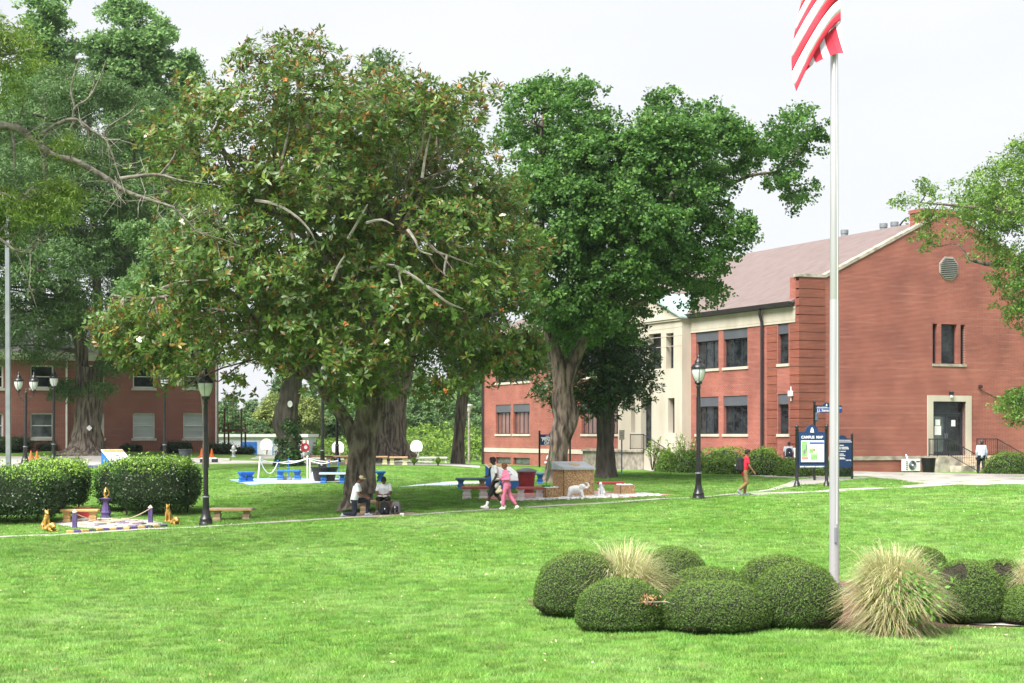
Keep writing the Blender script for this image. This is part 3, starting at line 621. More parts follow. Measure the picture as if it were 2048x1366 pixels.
for s0, s1, g in ((d0+.06, dm-.01, 'glass_mid'), (dm+.01, d1-.06, 'glass')):
    mb = MB()
    for q in ((s0, s0+.1, dz0, zr(829)), (s1-.1, s1, dz0, zr(829)), (s0+.1, s1-.1, dz0, dz0+.22), (s0+.1, s1-.1, zr(829)-.1, zr(829))): mb.box(q[0], q[1], .28, .34, q[2], q[3])
    dr = mb.build('door', M['frame'], hall)
    mb = MB(); mb.box(s0+.1, s1-.1, .30, .32, dz0+.22, zr(829)-.1); mb.build('pane', M[g], dr)
    hx = s1-.06 if g == 'glass_mid' else s0+.06
    mb = MB(); mb.tube([(hx, .28, dz0+.9), (hx, .22, dz0+.92), (hx, .22, dz0+1.2), (hx, .28, dz0+1.22)], .015, 6); mb.build('handle', M['galv'], dr)
    for (p0, p1, q0, q1) in ([(1877.6, 1887, 851, 839), (1876, 1889, 870, 852)] if g == 'glass_mid' else [(1909.5, 1917.4, 852.5, 840)]):
        mb = MB(); mb.box(B.u(p0), B.u(p1), .285, .298, zr(q0), zr(q1)); mb.build('notice', M['paper'], dr)
mb = MB(); lu = B.u(1899.5); mb.bbox(lu-.1, lu+.1, -.28, -.04, zr(790), zr(783), .03); wl_ = mb.build('wall_lamp', M['black'], hall)
mb = MB(); mb.lathe([(.03, 0), (.09, .05), (.08, .16), (.05, .2)], 10, (lu, -.17, zr(796.5))); mb.build('lamp_glass', M['globe'], wl_)
mb = MB(); cu_ = B.u(1958); mb.bbox(cu_-.07, cu_+.07, -.25, -.01, zr(775), zr(769), .02); mb.tube([(cu_, -.05, zr(776)), (cu_+.25, -.03, zr(781)), (cu_+1.3, -.015, zr(795)), (cu_+2.2, -.012, zr(797))], .012, 5); mb.build('wall_camera', M['dark_metal'], hall)
# entrance steps, cheek and rails
zg = Tz(B.X0+B.u(1930)*CA, B.Y0+B.u(1930)*SA)
nst = 6; rise = (dz0-.03-zg)/nst; s0, s1 = B.u(1904), B.u(1968)
for k in range(nst):
    top = dz0-.03-rise*k; fy = -.95-.3*k
    mb = MB(); mb.bbox(s0, s1, fy, -.062 if k == 0 else fy+.34, zg-.35, top, .015); mb.build('step', M['flag_tan'], hall)
mb = MB(); mb.box(B.u(1854), s0-.004, -.95, -.063, zg-.4, dz0-.035); mb.box(B.u(1877), s0-.004, -1.9, -.953, zg-.4, dz0-.55); mb.build('step_cheek', M['limestone_dirty'], hall)
def rail(pts, h, name='railing', par=hall):
    """iron rail with balusters down a line of (u, v, z)"""
    mb = MB(); pts = [Vector(p) for p in pts]
    for a, b in zip(pts[:-1], pts[1:]):
        mb.tube([a+Vector((0, 0, h)), b+Vector((0, 0, h))], .028, 6); mb.tube([a+Vector((0, 0, .1)), b+Vector((0, 0, .1))], .02, 6)
        n = max(2, int((b-a).length/.13))
        for k in range(1, n):
            p = a+(b-a)*k/n; mb.tube([p+Vector((0, 0, .1)), p+Vector((0, 0, h))], .011, 5)
    for p in pts: mb.tube([p-Vector((0, 0, .15)), p+Vector((0, 0, h+.03))], .028, 6)
    return mb.build(name, M['black'], par)
top = dz0-.03
rail([(B.u(1853)+.05, -.16, top), (B.u(1853)+.05, -.85, top), (B.u(1877), -.85, top), (B.u(1877)+.35, -.95-.3*nst, zg)], .95)
rail([(B.u(1950), -.16, top), (B.u(1950), -.85, top), (B.u(1974), -.85, top), (B.u(1974)+.3, -.95-.3*nst, zg)], .95)
# long side: right wing
ZW = lambda px, py: B.zv(px, py)
def vr(a, b): return B.v(b), B.v(a)
UT, UB = ZW(1470, 654), ZW(1470, 734); LT, LB = ZW(1470, 791.5), ZW(1470, 868)
sp_up, sp_lo = ZW(1460, 674)-UB, 0
wins = [vr(1392, 1437), vr(1447, 1495), vr(1556, 1577)]
VE0, VE1 = B.v(1377), B.v(1243)                              # entrance block
FRB = ZW(1592, 644)                                          # underside of the stone frieze
ops = []
for a in wins[:2]: ops += [(*a, UB, FRB-.002), (*a, LB, LT)]
ops += [(*wins[2], UB, FRB-.002), (*wins[2], LB, LT)]
wall('wall', 'y', 0, 0, VE0, zb, FRB, ops, .3, M['brick_y'], hall)
for a0, a1, z0, z1 in ops:
    window('y', 0, a0, a1, z0, z1, hall, .18, 0 if a1-a0 < 1.6 else 2, .56, 'glass')
# left wing
lw = [vr(991.5, 1021.5), vr(1026.6, 1059.6), vr(1163, 1197), vr(1203, 1238)]
ops = []
for a in lw: ops += [(*a, UB, FRB-.002), (*a, LB, LT)]
bz0, bz1 = ZW(1010, 928), ZW(1010, 914.5)
for a in lw[:2]: ops.append((a[0], a[1], bz0, bz1))
wall('wall', 'y', 0, VE1, VL, zb-.6, FRB, ops, .3, M['brick_y'], hall)
for a0, a1, z0, z1 in ops:
    if z1 == bz1: window('y', 0, a0, a1, z0, z1, hall, .12, 0, 0, 'glass_mid', sill=None)
    else: window('y', 0, a0, a1, z0, z1, hall, .18, 3, .56, 'glass_painted_reflection' if z1 == LT else 'glass')
mb = MB(); mb.box(-.04, .2, VE1, VL+.03, ZW(970, 903.5), ZW(970, 895.5)); mb.build('belt_course', M['limestone'], hall)
mb = MB(); mb.box(.31, UW, VL-.3, VL, zb-.6, EAVE); mb.build('wall', M['brick_x'], hall)
mb = MB(); mb.box(UW-.3, UW, .36, VL-.31, zb-.6, EAVE); mb.build('wall', M['brick_y'], hall)
# frieze, gutter, roof
for v0, v1 in ((.3, VE0-.003), (VE1+.003, VL)):
    mb = MB(); mb.box(-.05, .25, v0, v1, FRB, EAVE-.28); mb.box(-.09, .25, v0, v1, EAVE-.28, EAVE-.16); mb.box(-.062, .24, v0, v1, FRB+.14, FRB+.17); mb.build('frieze', M['limestone'], hall)
    mb = MB(); mb.prism([(-.10, EAVE-.157), (-.42, EAVE-.10), (-.46, EAVE+.10), (-.34, EAVE+.10), (-.10, EAVE+.0)], v0+.05 if v0 < 1 else v0-2, v1, 'xz'); g_ = mb.build('gutter', M['dark_metal'], hall)
ZR = B.zu(1898, 434); th = .14
for sgn, (ua, ub) in enumerate(((-.38, UA), (UW+.38, UA))):
    za = EAVE+.06; mb = MB()
    n = 40
    for k in range(1):
        mb.add([(ua, .36, za), (ua, VL+.3, za), (ub, VL+.3, ZR), (ub, .36, ZR), (ua, .36, za-th), (ua, VL+.3, za-th), (ub, VL+.3, ZR-th), (ub, .36, ZR-th)], [(0, 1, 2, 3), (4, 7, 6, 5), (0, 4, 5, 1), (1, 5, 6, 2), (2, 6, 7, 3), (3, 7, 4, 0)])
    rf = mb.build('roof', M['shingle'], hall)
    if sgn == 1:
        for px, py, w in ((1689, 460, 9), (1767, 447, 9), (1789, 444, 9)):
            vv = B.v(px, UA+1.5); mb = MB(); zt = B.zv(px, py, UA+1.5); r_ = w/S(95)/2*1.7
            mb.lathe([(r_, ZR-1.4), (r_, zt-.25), (r_*1.12, zt-.24), (r_*1.12, zt), (r_*.9, zt+.01)], 16, (UA+1.5, vv, 0)); mb.build('roof_vent', M['galv'], rf)
# downspouts
for px in (1528, 1379.5, 968.5):
    v_ = B.v(px); mb = MB(); z1 = EAVE-.1
    u_ = -.09
    mb.tube([(-.3, v_, z1), (-.3, v_, z1-.25), (u_-.06, v_, z1-.75), (u_-.06, v_, FRB-.3), (u_-.06, v_, .35)], .085, 8); mb.build('downspout', M['dark_metal'], hall)
mb = MB(); va = B.v(1585); mb.tube([(-.1, va, ZW(1585, 773)), (-.1, va, ZW(1585, 782))], .03, 6); mb.bbox(-.22, -.04, va-.15, va+.15, ZW(1585, 793), ZW(1585, 782), .03); mb.tube([(-.1, va, ZW(1585, 793)), (-.1, va, ZW(1585, 802))], .03, 6); mb.build('antenna', M['white'], hall)
# entrance block of limestone
UE = -.62; e_ops = []
Ze = lambda px, py: B.zv(px, py, UE)
ve = lambda a, b: (B.v(b, UE), B.v(a, UE))
e_top = Ze(1340, 643); e0, e1 = B.v(1364, UE), B.v(1236, UE)
w_up = [ve(1297, 1322), ve(1332, 1347)]; w_lo = ve(1336, 1349); door = ve(1282, 1303)
span = w_up[0][1]-w_up[0][0]
mir = lambda a: (e0+e1-a[1], e0+e1-a[0])
e_ops = [(*w_up[0], Ze(1310, 738), Ze(1310, 667)), (*w_up[1], Ze(1340, 737), Ze(1340, 666)), (*w_lo, Ze(1342, 866), Ze(1342, 796)), (*door, Ze(1292, 903), Ze(1292, 797)), (*ve(1262, 1270), Ze(1266, 866), Ze(1266, 796))]
wall('entrance_front', 'y', UE, e0, e1, zb-.3, e_top, e_ops, .5, M['limestone'], hall)
for q0, q1 in ((e0-.002, e0+.3), (e1-.3, e1+.002)): mb = MB(); mb.box(UE+.001, .28, q0, q1, zb-.3, e_top); mb.build('entrance_return', M['limestone'], hall)
for k, (a0, a1, z0, z1) in enumerate(e_ops):
    window('y', UE, a0, a1, z0, z1, hall, .36, 1 if k == 0 else 0, 0, 'glass', sill=None, fw=.07)
mb = MB(); mb.box(UE-.10, .25, e0-.08, e1+.08, e_top, e_top+.12); mb.box(UE-.16, .25, e0-.14, e1+.14, e_top+.12, e_top+.22)
for f_ in (.4, .9, 1.5): mb.box(UE-.012, UE+.1, e0, e1, e_top-f_, e_top-f_+.025)
co = mb.build('cornice', M['limestone'], hall)
em = (e0+e1)/2
mb = MB(); mb.prism([(e0-.14, e_top+.22), (e1+.14, e_top+.22), (em, e_top+1.75)], UE-.05, UE+.25, 'yz'); mb.build('pediment', M['limestone'], hall)
mb = MB()
for a, b in (((e0-.25, e_top+.2), (em, e_top+1.9)), ((em, e_top+1.9), (e1+.25, e_top+.2))):
    mb.prism([a, b, (b[0], b[1]-.12), (a[0], a[1]-.1)] if a[0] < b[0] else [a, b, (b[0], b[1]-.1), (a[0], a[1]-.12)], UE-.25, 3.5, 'yz')
mb.build('entrance_roof', pm('verdigris copper', (.36, .48, .46), (.22, .30, .29), 2, .6), hall)
# entrance terrace and ramp
ta, tb = B.v(1290, -2.2), B.v(1171, -2.2); tz = B.zv(1230, 903, -2.2)
mb = MB(); mb.box(-2.4, UE-.05, ta, tb, -.4, tz); mb.box(-2.5, UE-.04, ta-.05, tb+.05, tz, tz+.14); mb.build('terrace', M['limestone_dirty'], hall)
mb = MB(); mb.prism([(ta-5.0, .0), (ta-.06, .0), (ta-.06, tz+.1), (ta-5.0, .45)], -2.3, -.9, 'yz'); mb.build('ramp', M['limestone'], hall)
rail([(-2.35, B.v(1262, -2.3), tz+.1), (-2.35, ta-.1, tz+.1), (-2.35, ta-4.9, .5)], .95)

# --- the dormitory on the left
Dm = Frame(437, 108.0)
dorm = thing('dormitory', 'maroon brick two storey dormitory with white sash windows behind the big oak', 'building', (Dm.X0, Dm.Y0, 0), AL)
du = Dm.u; dz = Dm.zu
u0 = du(-180); ztop = dz(300, 724); zb2 = .9
cols = [-118, -17, 84, 186, 288, 388]
ops = []
hw = 1.42/2
for c in cols:
    uc = du(c)
    ops += [(uc-hw, uc+hw, dz(c, 876.5), dz(c, 826)), (uc-hw, uc+hw, dz(c, 776), dz(c, 730.5))]
gv = (du(382), du(391), dz(386, 917), dz(386, 911))
wall('wall', 'x', 0, u0, 0, zb2, ztop, ops+[gv], .3, M['dbrick_x'], dorm)
mb = MB(); mb.box(-.3, 0, .301, 13, zb2, ztop); mb.build('wall', M['dbrick_y'], dorm)
for i, (a0, a1, z0, z1) in enumerate(ops):
    g = 'glass' if i % 2 else ('glass_mid' if i in (4, 2) else 'glass_blind')
    window('x', 0, a0, a1, z0, z1, dorm, .1, 0, 0, g, 'white_paint', True, 'cream', .09)
mb = MB(); mb.box(gv[0], gv[1], .2, .22, gv[2], gv[3]); mb.build('vent', M['black_plastic'], dorm)
mb = MB(); mb.box(u0, .12, -.12, .3, ztop, ztop+.28); mb.box(u0, .4, -.45, .3, ztop+.28, ztop+.5); mb.build('cornice', M['white_paint'], dorm)
for px in (133, 431.5):
    mb = MB(); uu = du(px); mb.tube([(uu, -.35, ztop+.3), (uu, -.2, ztop-.1), (uu, -.1, ztop-.3), (uu, -.1, zb2)], .07, 8); mb.build('downspout', M['white_paint'], dorm)
mb = MB(); rz = ztop+.5
mb.add([(u0, -.5, rz), (.5, -.5, rz), (-4.5, 6.5, rz+3.4), (u0, 6.5, rz+3.4), (.5, 13.5, rz), (u0, 13.5, rz)], [(0, 1, 2, 3), (1, 4, 2), (4, 5, 3, 2), (0, 5, 4, 1), (0, 3, 5)]); mb.build('roof', M['grey_shingle'], dorm)

# --- pale portable building beyond the court
pb0 = P(438, 868, 136); pbz = ZC+(868-923)/F*136
port = thing('portable_building', 'low pale lilac portable building with blue door beyond the basketball court', 'building', (pb0[0], 136, pbz), 0)
sc = 1/S(136); L_ = (612-438)*sc; H_ = 55*sc
mb = MB(); mb.box(0, L_, 0, 7, -.5, H_-.25); mb.build('wall', M['siding'], port)
mb = MB(); mb.box(-.2, L_+.2, -.25, 7.2, H_-.25, H_); mb.build('roof_edge', M['white'], port)
mb = MB(); mb.box((483-438)*sc, (514-438)*sc, -.06, -.002, .1, (923-884)*sc); dd = mb.build('door', M['blue'], port)
for z in (.5, 1.1): mb = MB(); mb.box((485-438)*sc, (512-438)*sc, -.075, -.061, z, z+.45); mb.build('panel', M['blue'], dd)
mb = MB(); mb.box((545-438)*sc, (561-438)*sc, -.06, -.002, (923-912)*sc, (923-885)*sc); ww = mb.build('window', M['blue_faded'], port)
mb = MB(); mb.box((547-438)*sc, (559-438)*sc, -.07, -.061, (923-910)*sc, (923-887)*sc); mb.build('pane', M['glass_blind'], ww)
for k in range(1, 12): mb = MB(); mb.box(k*L_/12-.02, k*L_/12+.02, -.03, -.001, 1.65, H_-.26); mb.build('batten', M['siding'], port)

# rusty stair landing at the dormitory's end
pf = thing('stair_landing', 'rusty steel landing frame on thin posts at the end of the dormitory', 'stair landing', (P(466, 0, 110)[0], 110, 1.6), 0)
w2 = 17/S(110)
for sx in (-1, 1):
    for y in (0, 1.6): mb = MB(); mb.tube([(sx*w2, y, -.4), (sx*w2, y, 2.1 if y else 3.1)], .06, 6); mb.build('post', M['rust'], pf)
mb = MB(); mb.box(-w2-.15, w2+.15, -.1, 1.8, 1.55, 1.72); mb.build('deck', M['rust'], pf)
mb = MB(); mb.tube([(-w2, 0, 3.0), (w2, 0, 3.0)], .035, 6)
for k in range(1, 6): mb.tube([(-w2+2*w2*k/6, 0, 1.7), (-w2+2*w2*k/6, 0, 3.0)], .015, 5)
mb.build('railing', M['rust'], pf)
# ------------------------------------------------------------------ foliage
def unit(v): return v/np.maximum(np.linalg.norm(v, axis=-1, keepdims=True), 1e-9)
def leaf_faces(C, Dr, Nm, ln, wd, quad=True):
    """leaf blades: base C, pointing along Dr, facing Nm"""
    n = len(C); side = unit(np.cross(Dr, Nm)); ln = np.asarray(ln).reshape(-1, 1); wd = np.asarray(wd).reshape(-1, 1)
    if quad:
        nn = unit(np.cross(side, Dr))
        V = np.stack([C, C+Dr*ln*.55+side*wd*.5+nn*ln*.06, C+Dr*ln, C+Dr*ln*.55-side*wd*.5+nn*ln*.06], 1)
        return V.reshape(-1, 3), np.arange(n*4).reshape(-1, 4), 4
    V = np.stack([C-side*wd*.5, C+side*wd*.5, C+Dr*ln], 1)
    return V.reshape(-1, 3), np.arange(n*3).reshape(-1, 3), 3
def poly_dist(px, py, poly):
    d = np.full(px.shape, 1e9); n = len(poly)
    for i in range(n):
        ax, ay = poly[i]; bx_, by = poly[(i+1) % n]; ex, ey = bx_-ax, by-ay; L2 = ex*ex+ey*ey+1e-9
        t = np.clip(((px-ax)*ex+(py-ay)*ey)/L2, 0, 1); d = np.minimum(d, np.hypot(px-ax-t*ex, py-ay-t*ey))
    return d
def crown_points(poly, D, n, depth, seed, gaps=.35, gscale=70., lobe=1.15, per=38):
    """points through a crown's volume: its outline in the photo at distance D, swollen to a rounded body made of leafy lobes"""
    r = np.random.default_rng(seed); xs = [p[0] for p in poly]; ys = [p[1] for p in poly]; K = max(6, int(n/per))
    cx, cy, cd = [], [], []
    while len(cx) < K:
        px = r.uniform(min(xs), max(xs), K*3); py = r.uniform(min(ys), max(ys), K*3)
        k = inpoly(px, py, poly); px, py = px[k], py[k]; d = poly_dist(px, py, poly)
        keep = d > r.uniform(2, 14, len(px))
        cx += list(px[keep]); cy += list(py[keep]); cd += list(d[keep])
    cx, cy, cd = (np.array(a[:K]) for a in (cx, cy, cd)); m = D/F
    half = depth*np.sqrt(1-(1-np.clip(cd/140., 0, 1))**2)
    off = half*r.choice([-1, 1], K, p=[.62, .38])*(1-r.uniform(0, 1, K)**2*.8)
    rad = np.minimum(lobe*r.uniform(.6, 1.35, K), cd*m*.9+.28*lobe)
    cen = np.stack([(cx-CX)*m, D+off, ZC+(HZ-cy)*m], -1)
    w = rad**2/(rad**2).sum(); which = r.choice(K, n, p=w)
    u = unit(r.normal(size=(n, 3))+np.array([0, -.15, .45])); q = 1-r.uniform(0, 1, n)**2*.6*(.4+gaps)
    pts = cen[which]+u*(rad[which]*q*(1+.25*r.normal(size=n)*.6))[:, None]*np.array([1.15, 1.15, .8])
    return pts
def foliage(C, per, rc, ln, wd, mat, parent, seed, quad=True, up=.6, name='foliage', droop=0., bias=None, centre=None, flat=.7):
    """clumps of leaves round the points C"""
    r = np.random.default_rng(seed); n = len(C)*per
    cl = np.repeat(C, per, 0)
    rcs = np.repeat(r.uniform(.6, 1.35, len(C))*rc, per)[:, None]
    off = unit(r.normal(size=(n, 3)))*(r.uniform(0, 1, (n, 1))**.5)*rcs; off[:, 2] *= flat
    Pn = cl+off
    ctr = C.mean(0) if centre is None else centre
    outw = unit(Pn-ctr)
    Nm = unit(r.normal(size=(n, 3))*.75+np.array([0, 0, up])+outw*.45)
    Dr = unit(r.normal(size=(n, 3))+outw*.5+np.array([0, 0, -droop])); Dr = unit(Dr-Nm*(Dr*Nm).sum(1, keepdims=True))
    sz = r.uniform(.65, 1.3, n)
    V, Fc, k = leaf_faces(Pn, Dr, Nm, ln*sz, wd*sz, quad)
    tint = np.repeat(r.uniform(0, 1, len(C))*.55, per)+r.uniform(0, .45, n)
    if bias is not None: tint = bias(tint, Pn, off/rcs, r)
    o = fast_mesh(name, V, Fc, mat, parent, attr=np.repeat(np.clip(tint, 0, 1), k)); tag(o, kind='stuff')
    return o
def rosettes(C, per, ln, wd, mat, parent, seed, centre, brown=.25):
    """magnolia shoots: a whorl of long leaves round each twig end; some leaves show their brown underside"""
    r = np.random.default_rng(seed); m = len(C); n = m*per
    ax = unit(unit(C-centre)*.8+np.array([0, 0, .55])+r.normal(size=(m, 3))*.5)
    t = unit(np.cross(ax, r.normal(size=(m, 3)))); b = np.cross(ax, t)
    th = (np.arange(per)*2.4)[None]+r.uniform(0, 6.28, (m, 1))+r.normal(0, .15, (m, per)); el = r.uniform(-.15, 1.1, (m, per))
    rad = t[:, None]*np.cos(th)[..., None]+b[:, None]*np.sin(th)[..., None]
    Dr = unit(rad*np.cos(el)[..., None]+ax[:, None]*np.sin(el)[..., None]+np.array([0, 0, -.12])).reshape(-1, 3)
    Nm = unit(ax[:, None]-rad*.3+r.normal(size=(m, per, 3))*.2).reshape(-1, 3); Nm = unit(Nm-Dr*(Dr*Nm).sum(1, keepdims=True))
    Pn = np.repeat(C, per, 0)+Dr*.02+np.repeat(ax, per, 0)*r.uniform(-.12, .05, (n, 1))
    sz = r.uniform(.7, 1.2, n)*np.where(el.ravel() > .62, .78, 1.08)
    V, Fc, k = leaf_faces(Pn, Dr, Nm, ln*sz, wd*sz, True)
    base = np.repeat(r.uniform(.0, .42, m), per)+r.uniform(0, .33, n)
    isb = r.uniform(0, 1, n) < brown*np.repeat(r.uniform(.2, 1.8, m), per)*np.where(el.ravel() > .62, 3.4, .25)
    tint = np.where(isb, r.uniform(.79, .95, n), base)
    yl = np.repeat(r.uniform(0, 1, m) < .015, per); tint = np.where(yl & ~isb, .99, tint)
    o = fast_mesh('foliage', V, Fc, mat, parent, attr=np.repeat(tint, k)); tag(o, kind='stuff')
    return o
def limb_pts(line, D, bend=.0):
    """photo line with an optional third value: metres nearer (-) or farther (+) than D"""
    return [np.array([(p[0]-CX)/F*D, D+(p[2] if len(p) > 2 else 0), ZC+(HZ-p[1])/F*D]) for p in line]
def smooth_line(pts, rad, m=5):
    pts = np.array(pts); n = len(pts); tt = np.linspace(0, n-1, (n-1)*m+1); out = []
    for t in tt:
        i = min(int(t), n-2); f = t-i; p0, p1, p2, p3 = pts[max(i-1, 0)], pts[i], pts[i+1], pts[min(i+2, n-1)]
        out.append(.5*((2*p1)+(-p0+p2)*f+(2*p0-5*p1+4*p2-p3)*f*f+(-p0+3*p1-3*p2+p3)*f**3))
    return np.array(out), np.interp(tt, np.arange(n), rad)
def twigs(C, limbs, k, seed, parent, mat, r0=.045, name='branch'):
    """thin branches from the nearest limb to some of the leaf clumps"""
    r = np.random.default_rng(seed); pts = np.vstack(limbs); sel = C[r.choice(len(C), min(k, len(C)), replace=False)]; mb = MB()
    for c in sel:
        d = np.linalg.norm(pts-c, axis=1)+np.maximum(0, pts[:, 2]-c[2])*1.5; a = pts[d.argmin()]
        L_ = np.linalg.norm(c-a)
        if L_ < .3: continue
        m1 = a+(c-a)*.4+r.normal(size=3)*.08*L_+np.array([0, 0, .06*L_]); m2 = a+(c-a)*.75+r.normal(size=3)*.05*L_
        q, rr = smooth_line([a, m1, m2, c], [r0*min(1.6, .5+L_*.3), r0*.7, r0*.45, r0*.2], 2); mb.tube(q, rr, 5, caps=False)
    return tag(mb.build(name, mat, parent, smooth=True), kind='stuff')
def tree(name, label, base, D, bark, limbs, group=None):
    """limbs: (photo line, radii in metres, lobes); the first is the trunk"""
    t = thing(name, label, 'tree', base, 0, group); off = np.array(base); allp = []
    for i, (line, rad, lobes) in enumerate(limbs):
        q, rr = smooth_line(limb_pts(line, D), rad, 6); allp.append(q); mb = MB()
        mb.tube(q-off, rr, 20 if i == 0 else 9, lobes, .11 if lobes else 0); mb.build('trunk' if i == 0 else 'limb', bark, t, smooth=True)
    return t, [p-off for p in allp], off

# --- the magnolia
D = 58.0; b = GD(716, D)
t, lm, o_ = tree('magnolia_tree', 'large spreading magnolia with brown tinged leaves and white flowers over the seated students', b, D, M['bark_mag'], [
    ([(718, 1012), (716, 1000), (718, 975), (722, 930), (726, 880), (735, 820), (745, 740)], [.85, .52, .42, .37, .38, .36, .3], 5),
    ([(716, 900), (700, 855), (672, 815), (640, 770), (610, 700), (560, 600), (500, 520)], [.28, .25, .22, .2, .17, .13, .07], 3),
    ([(722, 930), (742, 860), (752, 800), (770, 700), (800, 560), (820, 420)], [.28, .3, .27, .22, .15, .08], 3),
    ([(704, 990, -.25), (708, 940, -.27), (712, 890, -.25), (716, 840, -.1)], [.27, .24, .2, .13], 3), ([(742, 985, -.1), (740, 935, -.2), (744, 880, -.15), (748, 820)], [.25, .22, .18, .13], 3),
    ([(745, 740), (735, 620), (700, 480), (640, 330), (590, 150)], [.32, .26, .2, .13, .04], 0),
    ([(735, 620), (700, 560), (660, 510), (640, 480, -1.5), (600, 455, -2.5), (560, 445, -3)], [.2, .14, .1, .09, .07, .03], 0),
    ([(735, 640), (690, 600), (700, 560, -2), (735, 500, -3.6), (770, 488, -4), (810, 492, -4.2)], [.18, .13, .09, .09, .07, .04], 0),
    ([(770, 700), (850, 600), (930, 450), (960, 300)], [.2, .14, .1, .04], 0), ([(740, 700), (820, 650), (930, 640), (1030, 620)], [.16, .12, .08, .03], 0),
    ([(640, 770), (540, 680), (470, 590, -1), (400, 597, -2.4), (330, 610, -2.6), (250, 600, -2)], [.2, .15, .1, .08, .06, .03], 0),
    ([(735, 620), (640, 500), (500, 380), (420, 250)], [.2, .14, .1, .04], 0), ([(800, 560), (860, 400), (880, 220)], [.14, .1, .03], 0)])
MAG = [(222, 650), (228, 610), (268, 585), (315, 588), (352, 548), (352, 470), (340, 400), (300, 345), (312, 290), (372, 255), (385, 190), (410, 172), (470, 192), (482, 168), (505, 165), (520, 112), (560, 85), (588, 68), (625, 82), (662, 105), (690, 132), (705, 150), (760, 168), (828, 158), (862, 140), (940, 162), (978, 192), (1006, 262), (1042, 330), (1050, 440), (1105, 482), (1060, 560), (1068, 650), (1052, 730), (1008, 768), (960, 756), (925, 815), (882, 842), (832, 812), (790, 790), (745, 808), (700, 835), (640, 800), (562, 752), (548, 715), (500, 790), (522, 825), (482, 852), (430, 832), (380, 792), (335, 762), (262, 742), (226, 692)]
ctr = np.array([(690-CX)/F*D, D, ZC+(HZ-560)/F*D])-o_
C = crown_points(MAG, D, 11000, 5.6, 11, .35, 95, .95, 26)
qx = CX+C[:, 0]/C[:, 1]*F; qy = HZ-(C[:, 2]-ZC)/C[:, 1]*F
C = C[~((qx > 375) & (qx < 448) & (qy > 728) & (C[:, 1] < 60)) & ~((qy > 800) & (qx > 380) & (qx < 640) & (C[:, 1] < 57.5))]-o_   # the lamp stands clear in front of the skirt
C = np.vstack([C, crown_points([(955, 690), (1075, 655), (1085, 740), (1045, 752), (1000, 762), (950, 755)], D, 330, 2.2, 14, .3, 60, .7, 22)-o_])
rosettes(C, 11, .235, .088, M['l_mag'], t, 12, ctr, .15)
twigs(C, lm, 170, 13, t, M['bark_mag'], .05)
r = np.random.default_rng(5)                     # bleached dead twigs
for line in ([(790, 560, -5), (815, 565, -5.4), (822, 590, -5.5), (830, 612, -5.5)], [(815, 565, -5.4), (850, 585, -5.4), (870, 600, -5.3), (900, 610, -5.2)], [(760, 566, -5), (790, 560, -5.2), (812, 562, -5.4)], [(870, 600, -5.3), (905, 628, -5.3), (935, 640, -5.1)], [(860, 500, -4.6), (880, 530, -4.8), (905, 540, -4.8), (960, 560, -4.6)], [(905, 540, -4.8), (900, 570, -5), (905, 590, -5)], [(560, 446, -5.6), (600, 455, -5.8), (640, 480, -5.9), (665, 510, -5.8), (672, 540, -5.4)], [(728, 515, -5.6), (750, 482, -5.9), (765, 455, -5.9)], [(762, 488, -5.8), (790, 484, -6), (812, 494, -6)], [(836, 500, -5.8), (850, 520, -5.9), (858, 538, -5.8), (880, 545, -5.7)], [(380, 600, -4.6), (420, 590, -5), (470, 588, -5.2)], [(700, 590, -5.6), (712, 565, -5.8), (722, 548, -5.8)], [(600, 380, -5), (612, 340, -5.2), (618, 300, -5.1)], [(860, 400, -5), (868, 350, -5.1), (880, 300, -4.9)], [(400, 440, -3.5), (440, 455, -3.6), (470, 470, -3.5), (500, 500, -3.3)]):
    q, rr = smooth_line([p-o_ for p in limb_pts(line, D)], np.linspace(.055, .02, len(line)), 3); mb = MB(); mb.tube(q, rr, 5); mb.build('dead_branch', M['deadwood'], t, smooth=True)
front = C[C[:, 1] < -1.0]; sel = front[r.choice(len(front), 60, replace=False)]
for mat_, pts, s_ in (('petal', sel[:34], .13), ('petal_old', sel[34:], .11)):
    nrm = unit(r.normal(size=(len(pts)*7, 3))*.5+np.array([0, -.7, .6])); dr = unit(r.normal(size=(len(pts)*7, 3))+np.array([0, -.5, .4])); dr = unit(dr-nrm*(dr*nrm).sum(1, keepdims=True))
    V, Fc, k = leaf_faces(np.repeat(pts, 7, 0)+np.array([0, -.1, .08]), dr, nrm, np.full(len(nrm), s_), np.full(len(nrm), s_*.75))
    tag(fast_mesh('flower', V, Fc, M[mat_], t), kind='stuff')

